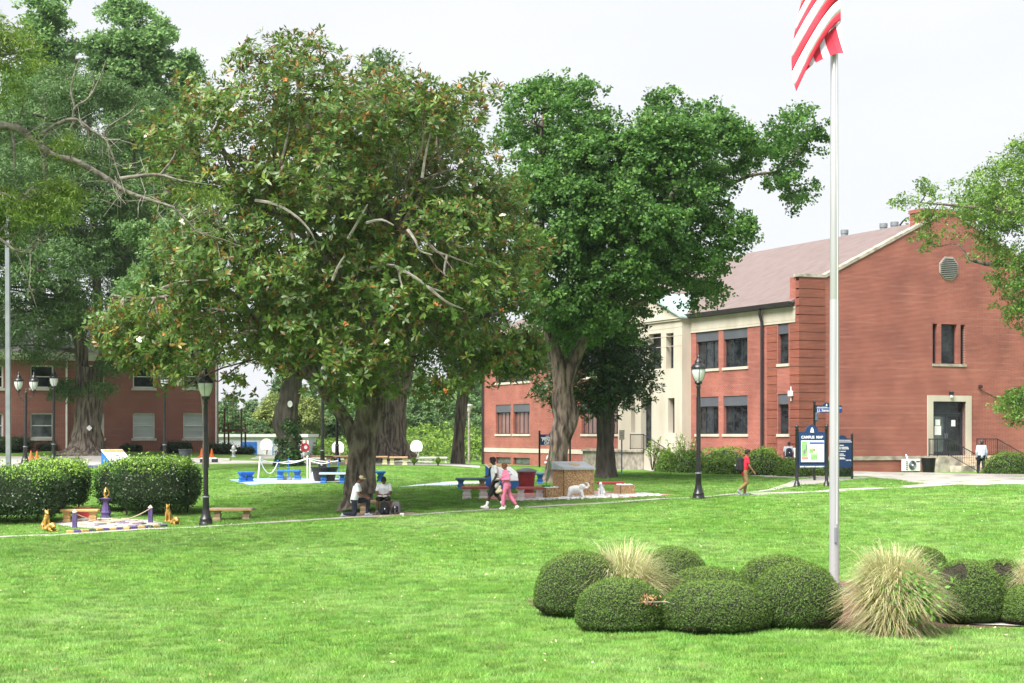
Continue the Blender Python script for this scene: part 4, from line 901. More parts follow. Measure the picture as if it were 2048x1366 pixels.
# --- the maple
D = 72.0; b = GD(1120, D)
t, lm, o_ = tree('maple_tree', 'tall maple with a pale knotted trunk behind the aggregate monument', b, D, M['bark_pale'], [
    ([(1108, 968), (1110, 955), (1115, 915), (1122, 870), (1128, 840), (1120, 800), (1122, 760), (1108, 700), (1095, 640), (1085, 520), (1080, 350), (1090, 180)], [.64, .49, .44, .44, .42, .36, .34, .27, .23, .18, .11, .03], 4),
    ([(1126, 880), (1140, 850), (1142, 822), (1132, 780), (1150, 720), (1190, 640), (1260, 540), (1340, 400), (1390, 300)], [.3, .34, .32, .28, .26, .22, .18, .12, .05], 3),
    ([(1085, 520), (1150, 420), (1170, 280), (1170, 190)], [.14, .1, .07, .03], 0), ([(1260, 540), (1310, 420, -1.5), (1350, 365, -2), (1395, 330, -2), (1430, 290, -1)], [.15, .12, .1, .08, .03], 0),
    ([(1300, 470), (1380, 420, -1), (1440, 380), (1500, 352), (1560, 340), (1610, 300)], [.13, .1, .09, .07, .05, .02], 0), ([(1190, 640), (1290, 600), (1380, 560), (1440, 500)], [.14, .1, .07, .03], 0), ([(1260, 540), (1300, 330), (1320, 220)], [.12, .07, .02], 0), ([(1560, 340), (1580, 380), (1570, 430)], [.04, .03, .01], 0)])
MAP = [(1012, 210), (1042, 172), (1090, 150), (1112, 135), (1125, 160), (1152, 165), (1182, 202), (1225, 242), (1265, 268), (1275, 240), (1290, 188), (1322, 168), (1348, 215), (1402, 225), (1442, 213), (1465, 268), (1508, 292), (1542, 252), (1602, 228), (1658, 272), (1642, 328), (1600, 352), (1622, 392), (1582, 442), (1534, 408), (1545, 348), (1492, 335), (1455, 392), (1445, 428), (1512, 478), (1495, 510), (1440, 530), (1458, 582), (1412, 634), (1372, 592), (1320, 600), (1300, 640), (1265, 655), (1270, 700), (1180, 690), (1150, 705), (1090, 690), (1045, 650), (1008, 560), (998, 420), (1018, 330), (1005, 262)]
C = crown_points(MAP, D, 6200, 5.0, 21, .42, 75, .82, 17)-o_
foliage(C, 30, .34, .15, .115, M['l_maple'], t, 22, up=.7)
twigs(C, lm, 200, 23, t, M['bark_dark'], .045)
mb = MB(); fx = lambda px, py: (P(px, py, D)-o_)
for px, py in ((1118, 905), (1126, 892), (1132, 912), (1112, 898)):                  # worn red paint on the trunk
    pass
# --- small dark magnolia beside it
D = 76.0; b = GD(1212, D)
t, lm, o_ = tree('magnolia_tree', 'small dark magnolia with a low round crown beside the maple', b, D, M['bark_dark'], [
    ([(1212, 962), (1212, 945), (1210, 900), (1212, 850), (1208, 780), (1205, 700)], [.62, .45, .42, .4, .3, .1], 4), ([(1212, 850), (1150, 780), (1110, 730)], [.15, .1, .03], 0), ([(1210, 840), (1260, 770), (1290, 720)], [.15, .1, .03], 0)])
SM = [(1068, 720), (1080, 668), (1140, 655), (1200, 632), (1288, 655), (1312, 715), (1305, 790), (1284, 832), (1240, 838), (1186, 852), (1135, 832), (1098, 848), (1072, 790)]
C = crown_points(SM, D, 2600, 2.6, 31, .1, 60, .8, 26)-o_
rosettes(C, 10, .21, .08, M['l_mag_dark'], t, 32, np.array([0, 0, 3.2]), 0)
twigs(C, lm, 50, 33, t, M['bark_dark'])

# --- big willow oak in front of the dormitory
D = 99.0; b = GD(172, D)
t, lm, o_ = tree('oak_tree', 'massive willow oak with split flared trunk in front of the dormitory', b, D, M['bark_grey'], [
    ([(172, 914), (173, 903), (174, 890), (176, 860), (178, 820), (178, 775), (182, 735)], [1.75, 1.3, 1.0, .80, .76, .76, .82], 5),
    ([(176, 780), (165, 730), (162, 690), (140, 600), (110, 480), (90, 330), (90, 200)], [.45, .42, .38, .33, .26, .16, .07], 4),
    ([(186, 770), (198, 735), (215, 690), (235, 600), (255, 450), (270, 300)], [.42, .38, .34, .28, .2, .08], 4),
    ([(140, 600), (60, 540), (0, 500), (-60, 480)], [.3, .22, .15, .08], 0), ([(235, 600), (300, 520), (350, 430)], [.25, .18, .06], 0), ([(200, 690), (190, 500), (180, 300), (175, 190)], [.3, .26, .18, .06], 0), ([(110, 480), (40, 400), (-20, 330)], [.2, .14, .06], 0)])
OAK = [(-140, 200), (-20, 195), (60, 188), (120, 142), (180, 150), (232, 168), (300, 200), (350, 210), (385, 300), (372, 420), (335, 520), (312, 600), (275, 640), (250, 690), (215, 700), (188, 680), (150, 690), (132, 735), (75, 748), (20, 742), (-140, 720)]
C = crown_points(OAK, D, 5000, 7.0, 41, .42, 90, 1.2, 20)-o_
foliage(C, 34, .62, .24, .085, M['l_oak'], t, 42, False, droop=.7)
C2 = np.vstack([crown_points(q, D, n_, .9, 43+i, 0, 40) for i, (q, n_) in enumerate((([(118, 775), (160, 768), (172, 790), (150, 802), (115, 795)], 45), ([(195, 770), (235, 775), (225, 785), (200, 782)], 16), ([(198, 735), (250, 700), (256, 735), (215, 755)], 50)))])-o_+np.array([0, -1.2, 0])
foliage(C2, 34, .5, .24, .085, M['l_oak'], t, 44, False, droop=.7, name='epicormic_sprout')
twigs(C, lm, 140, 45, t, M['bark_dark'], .08)
mb = MB(); c = P(178.5, 856, D-.92)-o_; mb.box(-.3, .3, -.02, .02, -.3, .3, Matrix.Translation(c) @ Matrix.Rotation(math.radians(45), 4, 'Y') @ Matrix.Scale(.42, 4)); mb.build('tag', M['white'], t)

# --- tall pale trees behind the dormitory
for nm, lab, D, tr, poly, n_, sd in (
    ('poplar_tree', 'tall pale green tree with two pointed tops rising above the dormitory roof', 128., [(275, 900), (280, 600), (290, 350), (280, 60)], [(188, 88), (212, 62), (222, 18), (255, -6), (285, 10), (300, 30), (318, 4), (345, 70), (352, 132), (372, 125), (398, 88), (406, 142), (380, 190), (372, 240), (395, 290), (380, 420), (320, 520), (240, 500), (200, 330), (222, 230), (192, 180)], 1500, 51),
    ('poplar_tree', 'slender pale green tree rising behind the left end of the dormitory', 122., [(60, 900), (80, 500), (100, 200), (105, 0)], [(58, 30), (98, -30), (148, 25), (146, 90), (125, 150), (135, 250), (120, 480), (0, 480), (-10, 250), (40, 160)], 1200, 52)):
    b = GD(tr[0][0], D); t, lm, o_ = tree(nm, lab, b, D, M['bark_grey'], [([(tr[0][0], HZ-(b[2]-ZC)/D*F+4)]+tr[1:], [.7, .5, .3, .06], 4), ([tr[1], ((tr[1][0]+tr[2][0])/2+40, (tr[1][1]+tr[2][1])/2), (tr[2][0]+50, tr[2][1]-120)], [.3, .2, .06], 0)], 'tall trees behind the dormitory')
    C = crown_points(poly, D, int(n_*1.9), 4.0, sd, .5, 60, 1.15, 22)-o_
    foliage(C, 26, .6, .30, .24, M['l_tall'], t, sd+100, False); twigs(C, lm, 80, sd+200, t, M['bark_dark'], .07)
# --- pale tree between oak and magnolia
D = 82.; b = GD(411, D)
t, lm, o_ = tree('maple_tree', 'pale green maple crown between the willow oak and the large magnolia', b, D, M['bark_grey'], [([(411, 936), (411, 850), (400, 740), (370, 600), (350, 450)], [.16, .13, .12, .1, .04], 4), ([(400, 740), (330, 640), (290, 520)], [.1, .07, .03], 0)])
C = crown_points([(262, 470), (300, 440), (360, 425), (430, 440), (450, 600), (430, 720), (330, 745), (270, 725), (256, 600)], D, 1300, 3.0, 61, .4, 60)-o_
foliage(C, 30, .45, .17, .13, M['l_mid'], t, 62, False); twigs(C, lm, 60, 63, t, M['bark_dark'])

# --- trees behind the magnolia
D = 93.; b = GD(765, D)
t, lm, o_ = tree('oak_tree', 'huge grey trunked oak directly behind the large magnolia', b, D, M['bark_grey'], [
    ([(765, 924), (764, 915), (762, 890), (762, 850), (765, 800), (768, 740), (750, 600), (740, 400), (740, 200), (742, 110)], [1.95, 1.7, 1.48, 1.35, 1.28, 1.22, .9, .6, .3, .08], 6),
    ([(772, 840), (795, 780), (815, 700), (860, 560), (920, 400)], [.75, .7, .55, .4, .15], 4), ([(740, 760), (680, 640), (600, 520), (560, 400)], [.6, .5, .35, .12], 4), ([(745, 500), (840, 350), (900, 260)], [.3, .2, .06], 0)])
C = crown_points([(688, 105), (715, 95), (742, 88), (775, 110), (795, 150), (850, 230), (980, 262), (1012, 330), (1000, 500), (988, 690), (905, 735), (830, 760), (700, 765), (560, 735), (520, 600), (500, 400), (560, 260), (680, 180)], D, 3000, 6., 71, .35, 90)-o_
foliage(C, 28, .65, .26, .12, M['l_oak'], t, 72, False, droop=.4); twigs(C, lm, 90, 73, t, M['bark_dark'], .07)
D = 86.; b = GD(578, D)
t, lm, o_ = tree('ivy_clad_tree', 'dark crooked tree with ivy round its lower trunk behind the blue benches', b, D, M['bark_dark'], [
    ([(578, 940), (578, 930), (577, 900), (576, 870), (570, 840), (578, 800), (584, 760), (582, 700), (585, 620)], [.85, .62, .55, .54, .6, .56, .48, .4, .2], 4), ([(582, 740), (620, 700), (660, 640)], [.3, .2, .08], 0), ([(578, 770), (555, 720), (530, 660)], [.2, .15, .05], 0)])
C = crown_points([(515, 640), (560, 600), (620, 600), (690, 640), (670, 720), (620, 745), (560, 735), (525, 700)], D, 600, 2.6, 81, .3, 60)-o_
foliage(C, 26, .5, .2, .1, M['l_oak'], t, 82, False); twigs(C, lm, 30, 83, t, M['bark_dark'])
r = np.random.default_rng(84); n_ = 1900; hh = r.uniform(0, 1, n_)**1.4*2.6; th = r.uniform(0, 6.28, n_); rr = .57+.10*r.uniform(0, 1, n_)+.22*np.exp(-hh*4)
axx = (P(577, 900, D)-o_)[0]; keep = (np.sin(hh*5+th*2)+r.normal(size=n_)*.5 > -.3-.6*(hh < .8)) & ((hh < 1.5) | (np.cos(th-5.6) > .1))
Pn = np.stack([axx*np.clip(hh, 0, 1)+np.cos(th)*rr, np.sin(th)*rr, hh], -1)[keep]; Nm = unit(np.stack([np.cos(th), np.sin(th), .5+0*th], -1)[keep]+r.normal(size=(keep.sum(), 3))*.4); Dr = unit(r.normal(size=Nm.shape)+np.array([0, 0, -.6])); Dr = unit(Dr-Nm*(Dr*Nm).sum(1, keepdims=True))
V, Fc, k = leaf_faces(Pn, Dr, Nm, np.full(len(Pn), .16), np.full(len(Pn), .15)); tag(fast_mesh('ivy', V, Fc, M['l_ivy'], t, attr=np.repeat(r.uniform(0, 1, len(Pn)), 4)), kind='stuff')
mb = MB(); c = P(580, 808, D-.62)-o_; mb.lathe([(.02, -.02), (.17, -.02), (.17, .02), (.02, .02)], 16); ob = mb.build('disc', M['white'], t); ob.location = c; ob.rotation_euler = (math.radians(90), 0, math.radians(15)); ob.scale = (.75, 1, 1)
D = 101.; b = GD(916, D)
t, lm, o_ = tree('oak_tree', 'straight slim trunked tree standing left of the brick hall corner', b, D, M['bark_grey'], [
    ([(915, 936), (915, 925), (917, 880), (921, 840), (926, 790), (930, 740), (935, 650), (938, 580)], [.6, .42, .36, .33, .32, .28, .2, .08], 4), ([(930, 740), (960, 690), (985, 640)], [.16, .1, .03], 0), ([(926, 770), (900, 700), (890, 640)], [.16, .1, .03], 0)])
C = crown_points([(880, 610), (930, 560), (990, 600), (1020, 680), (975, 752), (925, 770), (880, 745)], D, 650, 2.6, 91, .3, 60)-o_
foliage(C, 26, .55, .22, .1, M['l_oak'], t, 92, False); twigs(C, lm, 30, 93, t, M['bark_dark'])

# --- near oak whose limbs hang in from the left
D = 41.; b = GD(-420, D)
t, lm, o_ = tree('oak_tree', 'near willow oak with a long lichened limb reaching across from beyond the left edge', b, D, M['bark_grey'], [
    ([(-420, 1110), (-420, 1080), (-415, 900), (-410, 650), (-390, 420), (-360, 250), (-330, 80)], [.9, .6, .5, .46, .42, .35, .2], 5),
    ([(-400, 480), (-250, 330), (-120, 270), (20, 253), (70, 285), (110, 312), (150, 322), (210, 355), (250, 382), (300, 400), (350, 415)], [.22, .18, .14, .10, .085, .082, .078, .07, .058, .045, .03], 0),
    ([(78, 272), (110, 250), (148, 238), (180, 258), (210, 280), (225, 310), (232, 335)], [.05, .043, .04, .036, .03, .022, .012], 0),
    ([(146, 238), (150, 215), (178, 195), (200, 155), (212, 120)], [.034, .03, .026, .02, .008], 0), ([(150, 215), (142, 185), (145, 160), (158, 118)], [.03, .03, .022, .008], 0), ([(178, 195), (188, 165), (180, 140)], [.02, .015, .006], 0), ([(208, 275), (215, 255), (260, 225), (275, 205)], [.026, .02, .014, .006], 0),
    ([(240, 358), (280, 352), (320, 350), (365, 363)], [.06, .05, .04, .015], 0), ([(320, 350), (345, 318), (352, 300)], [.03, .025, .01], 0), ([(230, 352), (240, 385), (242, 415)], [.02, .015, .006], 0), ([(350, 415), (372, 440), (405, 468), (440, 455)], [.04, .03, .02, .008], 0), ([(405, 468), (450, 480), (478, 492)], [.015, .01, .005], 0),
    ([(-300, 520), (-120, 470), (-20, 470), (30, 500), (60, 505)], [.12, .09, .05, .03, .01], 0), ([(-330, 200), (-150, 130), (0, 110), (62, 98)], [.14, .09, .05, .02], 0), ([(22, 256), (28, 290), (30, 340)], [.05, .04, .02], 0), ([(30, 500), (50, 540), (62, 580), (75, 620)], [.015, .01, .008, .004], 0), ([(-40, 380), (0, 385), (40, 402)], [.05, .03, .01], 0)])
for ob in t.children:
    if ob.name.startswith('limb'): ob.data.materials[0] = M['limb_lichen']
NEAR = [[(-260, 60), (-40, 20), (30, 30), (50, 70), (58, 130), (70, 160), (40, 190), (60, 215), (30, 235), (-30, 240), (-260, 260)], [(-260, 270), (-20, 270), (40, 300), (62, 330), (20, 350), (-30, 345), (-260, 420)], [(20, 400), (60, 378), (100, 385), (140, 372), (162, 400), (150, 440), (110, 432), (60, 440), (30, 430)], [(-260, 440), (-60, 350), (-10, 380), (10, 420), (-5, 470), (-80, 520), (-260, 560)], [(385, 400), (420, 390), (445, 405), (440, 425), (405, 430)], [(85, 310), (120, 280), (130, 300), (105, 330)], [(140, 290), (165, 300), (160, 330), (145, 325)]]
NN = [420, 230, 120, 330, 26, 18, 12]
C = np.vstack([crown_points(q, D, n_, 1.6, 101+i, .15, 60) for i, (q, n_) in enumerate(zip(NEAR, NN))])-o_
foliage(C, 34, .27, .125, .034, M['l_oak_fg'], t, 109, True, droop=.9); twigs(C, lm[1:], 260, 110, t, M['limb_lichen'], .018)
mb = MB(); r = np.random.default_rng(111)
base_pts = np.vstack([lm[i] for i in (1, 2, 7, 10, 12)])
for k in range(120):                                            # fine bare twigs
    a = base_pts[r.integers(len(base_pts))]; v = unit(r.normal(size=3)+np.array([.5, 0, -.5])); L_ = r.uniform(.3, 1.2)
    mb.tube([a, a+v*L_*.5+r.normal(size=3)*.06, a+v*L_+r.normal(size=3)*.12+np.array([0, 0, -.1])], [.008, .006, .003], 4, caps=False)
mb.build('twig', M['deadwood'], t)

# --- tree hanging in from the right
D = 73.; b = GD(2330, D)
t, lm, o_ = tree('ash_tree', 'bright green tree hanging over the right corner of the brick hall', b, D, M['bark_grey'], [
    ([(2330, 968), (2330, 940), (2320, 800), (2300, 640), (2260, 500), (2200, 380)], [.8, .55, .5, .42, .3, .1], 5), ([(2300, 640), (2150, 560), (2020, 530), (1975, 528), (1940, 520)], [.28, .2, .13, .1, .05], 0), ([(2260, 500), (2100, 440), (1980, 420), (1900, 410), (1840, 405)], [.25, .17, .1, .06, .02], 0), ([(2260, 480), (2150, 400), (2040, 340)], [.2, .12, .04], 0), ([(2300, 700), (2150, 720), (2060, 770)], [.15, .1, .03], 0)])
RT = [[(1802, 402), (1820, 385), (1868, 362), (1900, 375), (1932, 368), (1948, 332), (1990, 325), (2000, 295), (2040, 285), (2120, 270), (2300, 240), (2360, 500), (2330, 740), (2200, 770), (2120, 740), (2080, 690), (2048, 640), (2030, 648), (1992, 664), (2010, 625), (2000, 590), (1985, 545), (1972, 520), (1978, 560), (1968, 598), (1950, 606), (1938, 575), (1940, 540), (1920, 520), (1900, 478), (1870, 510), (1850, 522), (1838, 500), (1808, 482), (1838, 455), (1858, 440), (1835, 425)], [(2012, 800), (2030, 765), (2070, 745), (2140, 730), (2160, 860), (2060, 870), (2020, 838)]]
C = np.vstack([crown_points(RT[0], D, 4600, 3.6, 121, .48, 55, .95, 26), crown_points(RT[1], D, 260, 1.2, 122, .3, 55)])-o_
foliage(C, 24, .36, .16, .075, M['l_ash'], t, 123, True, droop=.5); twigs(C, lm, 120, 124, t, M['bark_grey'], .035)
# --- tree tops beyond the hall roof
D = 118.; b = GD(1800, D)
t, lm, o_ = tree('tree', 'tree top showing past the roof vents behind the brick hall', b, D, M['bark_grey'], [([(1800, 945), (1800, 800), (1795, 600), (1800, 450)], [.5, .4, .25, .08], 4)])
C = crown_points([(1690, 470), (1760, 436), (1800, 440), (1835, 420), (1900, 430), (1960, 480), (1960, 640), (1850, 700), (1720, 640)], D, 500, 4., 131, .4, 50)-o_
foliage(C, 22, .7, .3, .2, M['l_mid'], t, 132, False); twigs(C, lm, 30, 133, t, M['bark_dark'], .06)

# --- far wood beyond the court: single trees
r = np.random.default_rng(141); protos = []
for k in range(5):
    n_ = 620; u = unit(r.normal(size=(n_, 3))); rad = r.uniform(.55, 1, (n_, 1))**.5
    lob = 1+.22*np.sin(u[:, :1]*5+k)+.18*np.sin(u[:, 1:2]*6+k*2)+.15*np.sin(u[:, 2:]*7)
    C = u*rad*lob*np.array([3.6, 3.4, 4.6])+np.array([0, 0, 7.2]); protos.append(C)
def far_tree(px, pytop, D, k, yellow, idx):
    base = GD(px, D); zt = ZC+(HZ-pytop)/F*D; s = (zt-base[2])/12.2
    lab = 'yellowish green round tree in the wood beyond the court' if yellow else 'blue green tree in the wood beyond the court'
    t = thing('far_tree', lab, 'tree', base, r.uniform(0, 6.28), 'yellowish trees of the far wood' if yellow else 'blue green trees of the far wood'); t.scale = (s*r.uniform(.95, 1.25), s, s)
    key = (k, yellow)
    if key not in far_cache:
        mb = MB(); mb.tube([(0, 0, -1), (.1, 0, 3), (0, .1, 7), (0, 0, 10.5)], [.42, .32, .22, .05], 8); tr_ = mb.build('trunk', M['bark_grey'], t, smooth=True)
        fo = foliage(protos[k], 26, .75, .42, .32, M['l_far_y' if yellow else 'l_far'], t, 150+k, False, centre=np.array([0, 0, 6.5])); far_cache[key] = (tr_.data, fo.data)
    else:
        link('trunk', far_cache[key][0], t); tag(link('foliage', far_cache[key][1], t), kind='stuff')
far_cache = {}
FT = [(395, 770, 200), (455, 800, 185), (500, 806, 205), (548, 796, 168, 1), (512, 842, 150), (600, 778, 215), (640, 770, 190), (612, 800, 172, 1), (668, 812, 176), (690, 758, 225), (735, 770, 190), (770, 752, 220), (812, 756, 200), (850, 745, 225), (870, 770, 185), (905, 750, 205), (935, 760, 180), (960, 745, 215), (1000, 740, 200), (830, 800, 168), (890, 812, 170), (955, 815, 160), (640, 815, 200), (740, 820, 170), (420, 820, 240), (570, 760, 240), (325, 780, 230), (1050, 740, 215)]
for i, f_ in enumerate(FT): far_tree(f_[0], f_[1], f_[2], i % 5, len(f_) > 3, i)
# rough growth at the wood's edge
r = np.random.default_rng(160); n_ = 1500; px = r.uniform(380, 1000, n_); Dd = r.uniform(138, 165, n_); x = (px-CX)/F*Dd
hmax = np.interp(px, [380, 600, 700, 800, 900, 1000], [1.0, 1.4, 1.8, 2.6, 3.2, 3.0])*np.interp(Dd, [138, 165], [.55, 1.2])
C = np.stack([x, Dd, T(x, Dd)+hmax*r.uniform(0, 1, n_)**.6], -1)
o = foliage(C, 26, .5, .3, .16, M['l_azalea'], None, 161, False, name='rough_growth', centre=np.array([-10., 150., -5.])); tag(o, 'tangle of bright green weeds and vines at the edge of the far wood', 'undergrowth', kind='stuff')
# ------------------------------------------------------------------ shrubs and plants
def shell_leaves(name, pts, nrm, size, mat, parent, seed, tint, quad=False, jit=.5):
    r = np.random.default_rng(seed); n = len(pts)
    Nm = unit(nrm+r.normal(size=(n, 3))*jit); Dr = unit(r.normal(size=(n, 3))+nrm*.6+np.array([0, 0, .25])); Dr = unit(Dr-Nm*(Dr*Nm).sum(1, keepdims=True)*.6)
    sz = size*r.uniform(.6, 1.35, n); V, Fc, k = leaf_faces(pts, Dr, Nm, sz, sz*.6, quad)
    o = fast_mesh(name, V, Fc, mat, parent, attr=np.repeat(np.clip(tint, 0, 1), k)); tag(o, kind='stuff'); return o
def wob(u, k, s=3.): return .5*np.sin(u[:, 0]*s+k)+.5*np.sin(u[:, 1]*s*1.3+k*2)+.5*np.sin(u[:, 2]*s*1.7+k*.7)
def dome_surf(u, R, Ry, H, k, under):
    """clipped dome: swelling sides, slightly undercut foot"""
    zc = .30*H; u = u/((np.abs(u)**2.25).sum(1, keepdims=True))**(1/2.25)
    hgt = np.where(u[:, 2] > 0, H-zc, zc)
    rr = 1+.028*wob(u, k)+.012*wob(u, k+2, 9.)
    rad = np.where(u[:, 2] < 0, 1-.12*under*(-u[:, 2])**1.5, 1.)
    sup = np.sign(u[:, 2])*np.abs(u[:, 2])**np.where(u[:, 2] > 0, 1.0, .7)
    return np.stack([u[:, 0]*R*rad*rr, u[:, 1]*Ry*rad*rr, zc+sup*hgt*rr], -1)
def dome_bush(px, py, hw, top, label, seed, dead=None, n=27000, leaf=.025, mat='l_yew', name='clipped_shrub', cat='shrub', group='clipped dome shrubs round the flagpole', hole=False, ratio=.9, bias=0., D=None):
    b = G(px, py) if D is None else GD(px, D); s = S(b[1]); R = hw/s; H = (py-top)/s if D is None else (HZ-top)/s-(b[2]-ZC)
    b = b+np.array([0, R*ratio*.75, 0]); b[2] = Tz(b[0], b[1])-.03; R *= (b[1])/(b[1]-R*ratio*.75); H = (ZC+(HZ-top)/F*b[1]-b[2])*.93; R *= .97
    t = thing(name, label, cat, b, 0, group); r = np.random.default_rng(seed)
    u = unit(r.normal(size=(n, 3))); u = u[(u[:, 2] > -.93)]
    p = dome_surf(u, R, R*ratio, H, seed, 1.)*(.965+.055*r.uniform(0, 1, (len(u), 1)))
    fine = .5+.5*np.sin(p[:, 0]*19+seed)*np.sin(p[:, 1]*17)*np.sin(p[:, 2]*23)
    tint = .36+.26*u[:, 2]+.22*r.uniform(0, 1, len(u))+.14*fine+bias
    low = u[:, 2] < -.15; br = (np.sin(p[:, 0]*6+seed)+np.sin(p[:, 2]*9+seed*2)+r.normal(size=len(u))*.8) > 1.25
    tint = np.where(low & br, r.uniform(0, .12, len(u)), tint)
    keep = np.ones(len(u), bool)
    if dead:
        for dx, dy, dzz, dr in dead:
            dd = np.linalg.norm((u-unit(np.array([[dx, dy, dzz]])))*np.array([1, 1, 2.2]), axis=1); ins = dd < dr*(1+.3*np.sin(u[:, 0]*20))
            tint = np.where(ins, r.uniform(0, .06, len(u)), tint); p = np.where(ins[:, None], p*.955, p); keep &= ~(ins & (r.uniform(0, 1, len(u)) < .45))
    if hole: keep &= ~((np.abs(p[:, 0]+hole*R) < .13*R) & (p[:, 2] < .2*H) & (p[:, 1] < 0))
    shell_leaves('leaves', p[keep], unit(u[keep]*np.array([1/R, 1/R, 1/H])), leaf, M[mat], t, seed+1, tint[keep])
    # inner twig mass
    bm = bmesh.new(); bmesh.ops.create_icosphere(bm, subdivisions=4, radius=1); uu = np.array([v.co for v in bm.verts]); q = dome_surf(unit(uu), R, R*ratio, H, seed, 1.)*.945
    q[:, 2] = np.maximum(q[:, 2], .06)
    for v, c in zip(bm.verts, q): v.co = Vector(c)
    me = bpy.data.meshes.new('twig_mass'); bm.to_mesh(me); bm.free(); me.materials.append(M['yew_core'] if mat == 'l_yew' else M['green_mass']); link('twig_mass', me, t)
    mb = MB()
    for k in range(5):
        a = r.uniform(0, 6.28); mb.tube([(math.cos(a)*R*.3, math.sin(a)*R*.3, -.1), (math.cos(a)*R*.38, math.sin(a)*R*.38, H*.3)], .03, 6)
    mb.build('stem', M['twig_brown'], t)
    return t
BD = 'clipped yew dome '
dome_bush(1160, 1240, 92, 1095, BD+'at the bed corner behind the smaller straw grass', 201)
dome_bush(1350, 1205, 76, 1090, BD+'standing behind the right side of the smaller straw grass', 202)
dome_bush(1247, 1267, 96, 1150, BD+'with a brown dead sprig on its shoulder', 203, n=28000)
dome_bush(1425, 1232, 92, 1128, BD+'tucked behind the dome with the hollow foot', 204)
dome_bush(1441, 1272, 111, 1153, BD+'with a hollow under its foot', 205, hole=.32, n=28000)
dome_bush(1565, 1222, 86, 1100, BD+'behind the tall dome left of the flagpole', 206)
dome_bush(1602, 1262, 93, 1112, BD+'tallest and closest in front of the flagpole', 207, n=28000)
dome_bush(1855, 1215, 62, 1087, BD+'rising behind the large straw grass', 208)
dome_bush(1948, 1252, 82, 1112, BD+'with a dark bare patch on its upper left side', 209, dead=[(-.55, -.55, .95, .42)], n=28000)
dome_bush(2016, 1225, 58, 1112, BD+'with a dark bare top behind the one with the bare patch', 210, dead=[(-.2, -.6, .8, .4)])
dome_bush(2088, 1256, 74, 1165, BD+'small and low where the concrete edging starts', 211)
mb = MB(); c = G(1247, 1267); r = np.random.default_rng(212); s = S(c[1])
dp = thing('dead_sprig', 'tuft of dry brown leaves caught on a clipped dome', 'dead sprig', (c[0]+46/s, c[1]-.05, c[2]+66/s))
nn = 90; Pn = r.normal(size=(nn, 3))*np.array([.075, .05, .04]); Nm = unit(r.normal(size=(nn, 3))); Dr = unit(np.cross(Nm, r.normal(size=(nn, 3))))
V, Fc, k = leaf_faces(Pn, Dr, Nm, r.uniform(.04, .09, nn), np.full(nn, .02)); fast_mesh('dry_leaves', V, Fc, M['straw'], dp)
mb = MB(); mb.tube([(-.25, 0, -.05), (0, -.02, -.02), (.3, 0, -.02), (.5, .02, -.08)], .008, 5); mb.build('stem', M['deadwood'], dp)
# tasselled ornamental grass
def straw_grass(px, py, hw, top, label, seed, n, green, D=None):
    b = G(px, py); s = S(b[1]); R, H = hw/s, (py-top)/s; t = thing('ornamental_grass', label, 'grass clump', b, 0, 'straw coloured grasses of the flagpole bed'); r = np.random.default_rng(seed)
    th = r.uniform(0, 6.28, n); sp = r.uniform(0, 1, n)**.7; r0 = r.uniform(0, .3, n)*R
    up = H*np.where(r.uniform(0, 1, n) < .06, 1.12, (1.0-.40*sp**2.6))*r.uniform(.72, 1.05, n); ou = R*(.18+.82*sp)*r.uniform(.8, 1.1, n)
    low = r.uniform(0, 1, n) < .34; up = np.where(low, up*r.uniform(.25, .75, n), up); ou = np.where(low, ou*r.uniform(.75, 1., n), ou)
    seg = 5; rows = []; tw = r.uniform(-.4, .4, n)
    wdt = np.where(r.uniform(0, 1, n) < .5, .016, .010)
    for k in range(seg+1):
        f = k/seg; x = r0+ou*f**1.5; z = up*(1-(1-f)**1.7)-.30*H*sp*f**3
        a = th+tw*f; c = np.stack([np.cos(a)*x, np.sin(a)*x, np.maximum(z, .01)], -1); side = np.stack([-np.sin(a), np.cos(a), 0*a], -1)
        w = wdt*(1-f*.85)*(1.15 if k else .6); rows.append(np.stack([c-side*w[:, None]*.5, c+side*w[:, None]*.5], 1))
    Vv = np.stack(rows, 1).reshape(-1, 3); base = np.arange(n)*(seg+1)*2
    Fc = np.concatenate([np.stack([base+2*k, base+2*k+1, base+2*k+3, base+2*k+2], -1) for k in range(seg)])
    col_ = np.where(r.uniform(0, 1, n) < green, r.uniform(.72, .86, n), np.where(r.uniform(0, 1, n) < .55, r.uniform(.45, .7, n), .98)); col_ = np.where(sp > .85, np.where(r.uniform(0, 1, n) < .3, r.uniform(.1, .3, n), col_), col_)
    o = fast_mesh('blades', Vv, Fc, M['l_straw'], t, attr=np.repeat(col_, (seg+1)*2)); tag(o, kind='stuff')
    return t, R, H
straw_grass(1246, 1228, 124, 1084, 'smaller tuft of pale straw grass between the first clipped domes', 221, 3000, .25)
tg, R, H = straw_grass(1785, 1268, 122, 1090, 'large rounded clump of straw coloured grass right of the flagpole', 222, 7000, .28)
straw_grass(2068, 1238, 62, 1090, 'straw grass clump behind the small low dome', 223, 1300, .12)
r = np.random.default_rng(224); nn = 300; C = r.normal(size=(nn, 3))*np.array([.2, .08, .2])+np.array([.2, -.62, .6]); Nm = unit(r.normal(size=(nn, 3))*.5+np.array([0, -.7, .5])); Dr = unit(r.normal(size=(nn, 3))+np.array([.2, 0, -.1])); Dr = unit(Dr-Nm*(Dr*Nm).sum(1, keepdims=True))
V, Fc, k = leaf_faces(C, Dr, Nm, r.uniform(.07, .13, nn), r.uniform(.03, .055, nn)); wd_ = fast_mesh('broad_leaf_weed', V, Fc, M['l_weed'], None, attr=np.repeat(r.uniform(0, 1, nn), 4)); wd_.location = tg.location
tag(wd_, 'bright green broad leaved weed growing through the large straw grass', 'weed', kind='stuff')

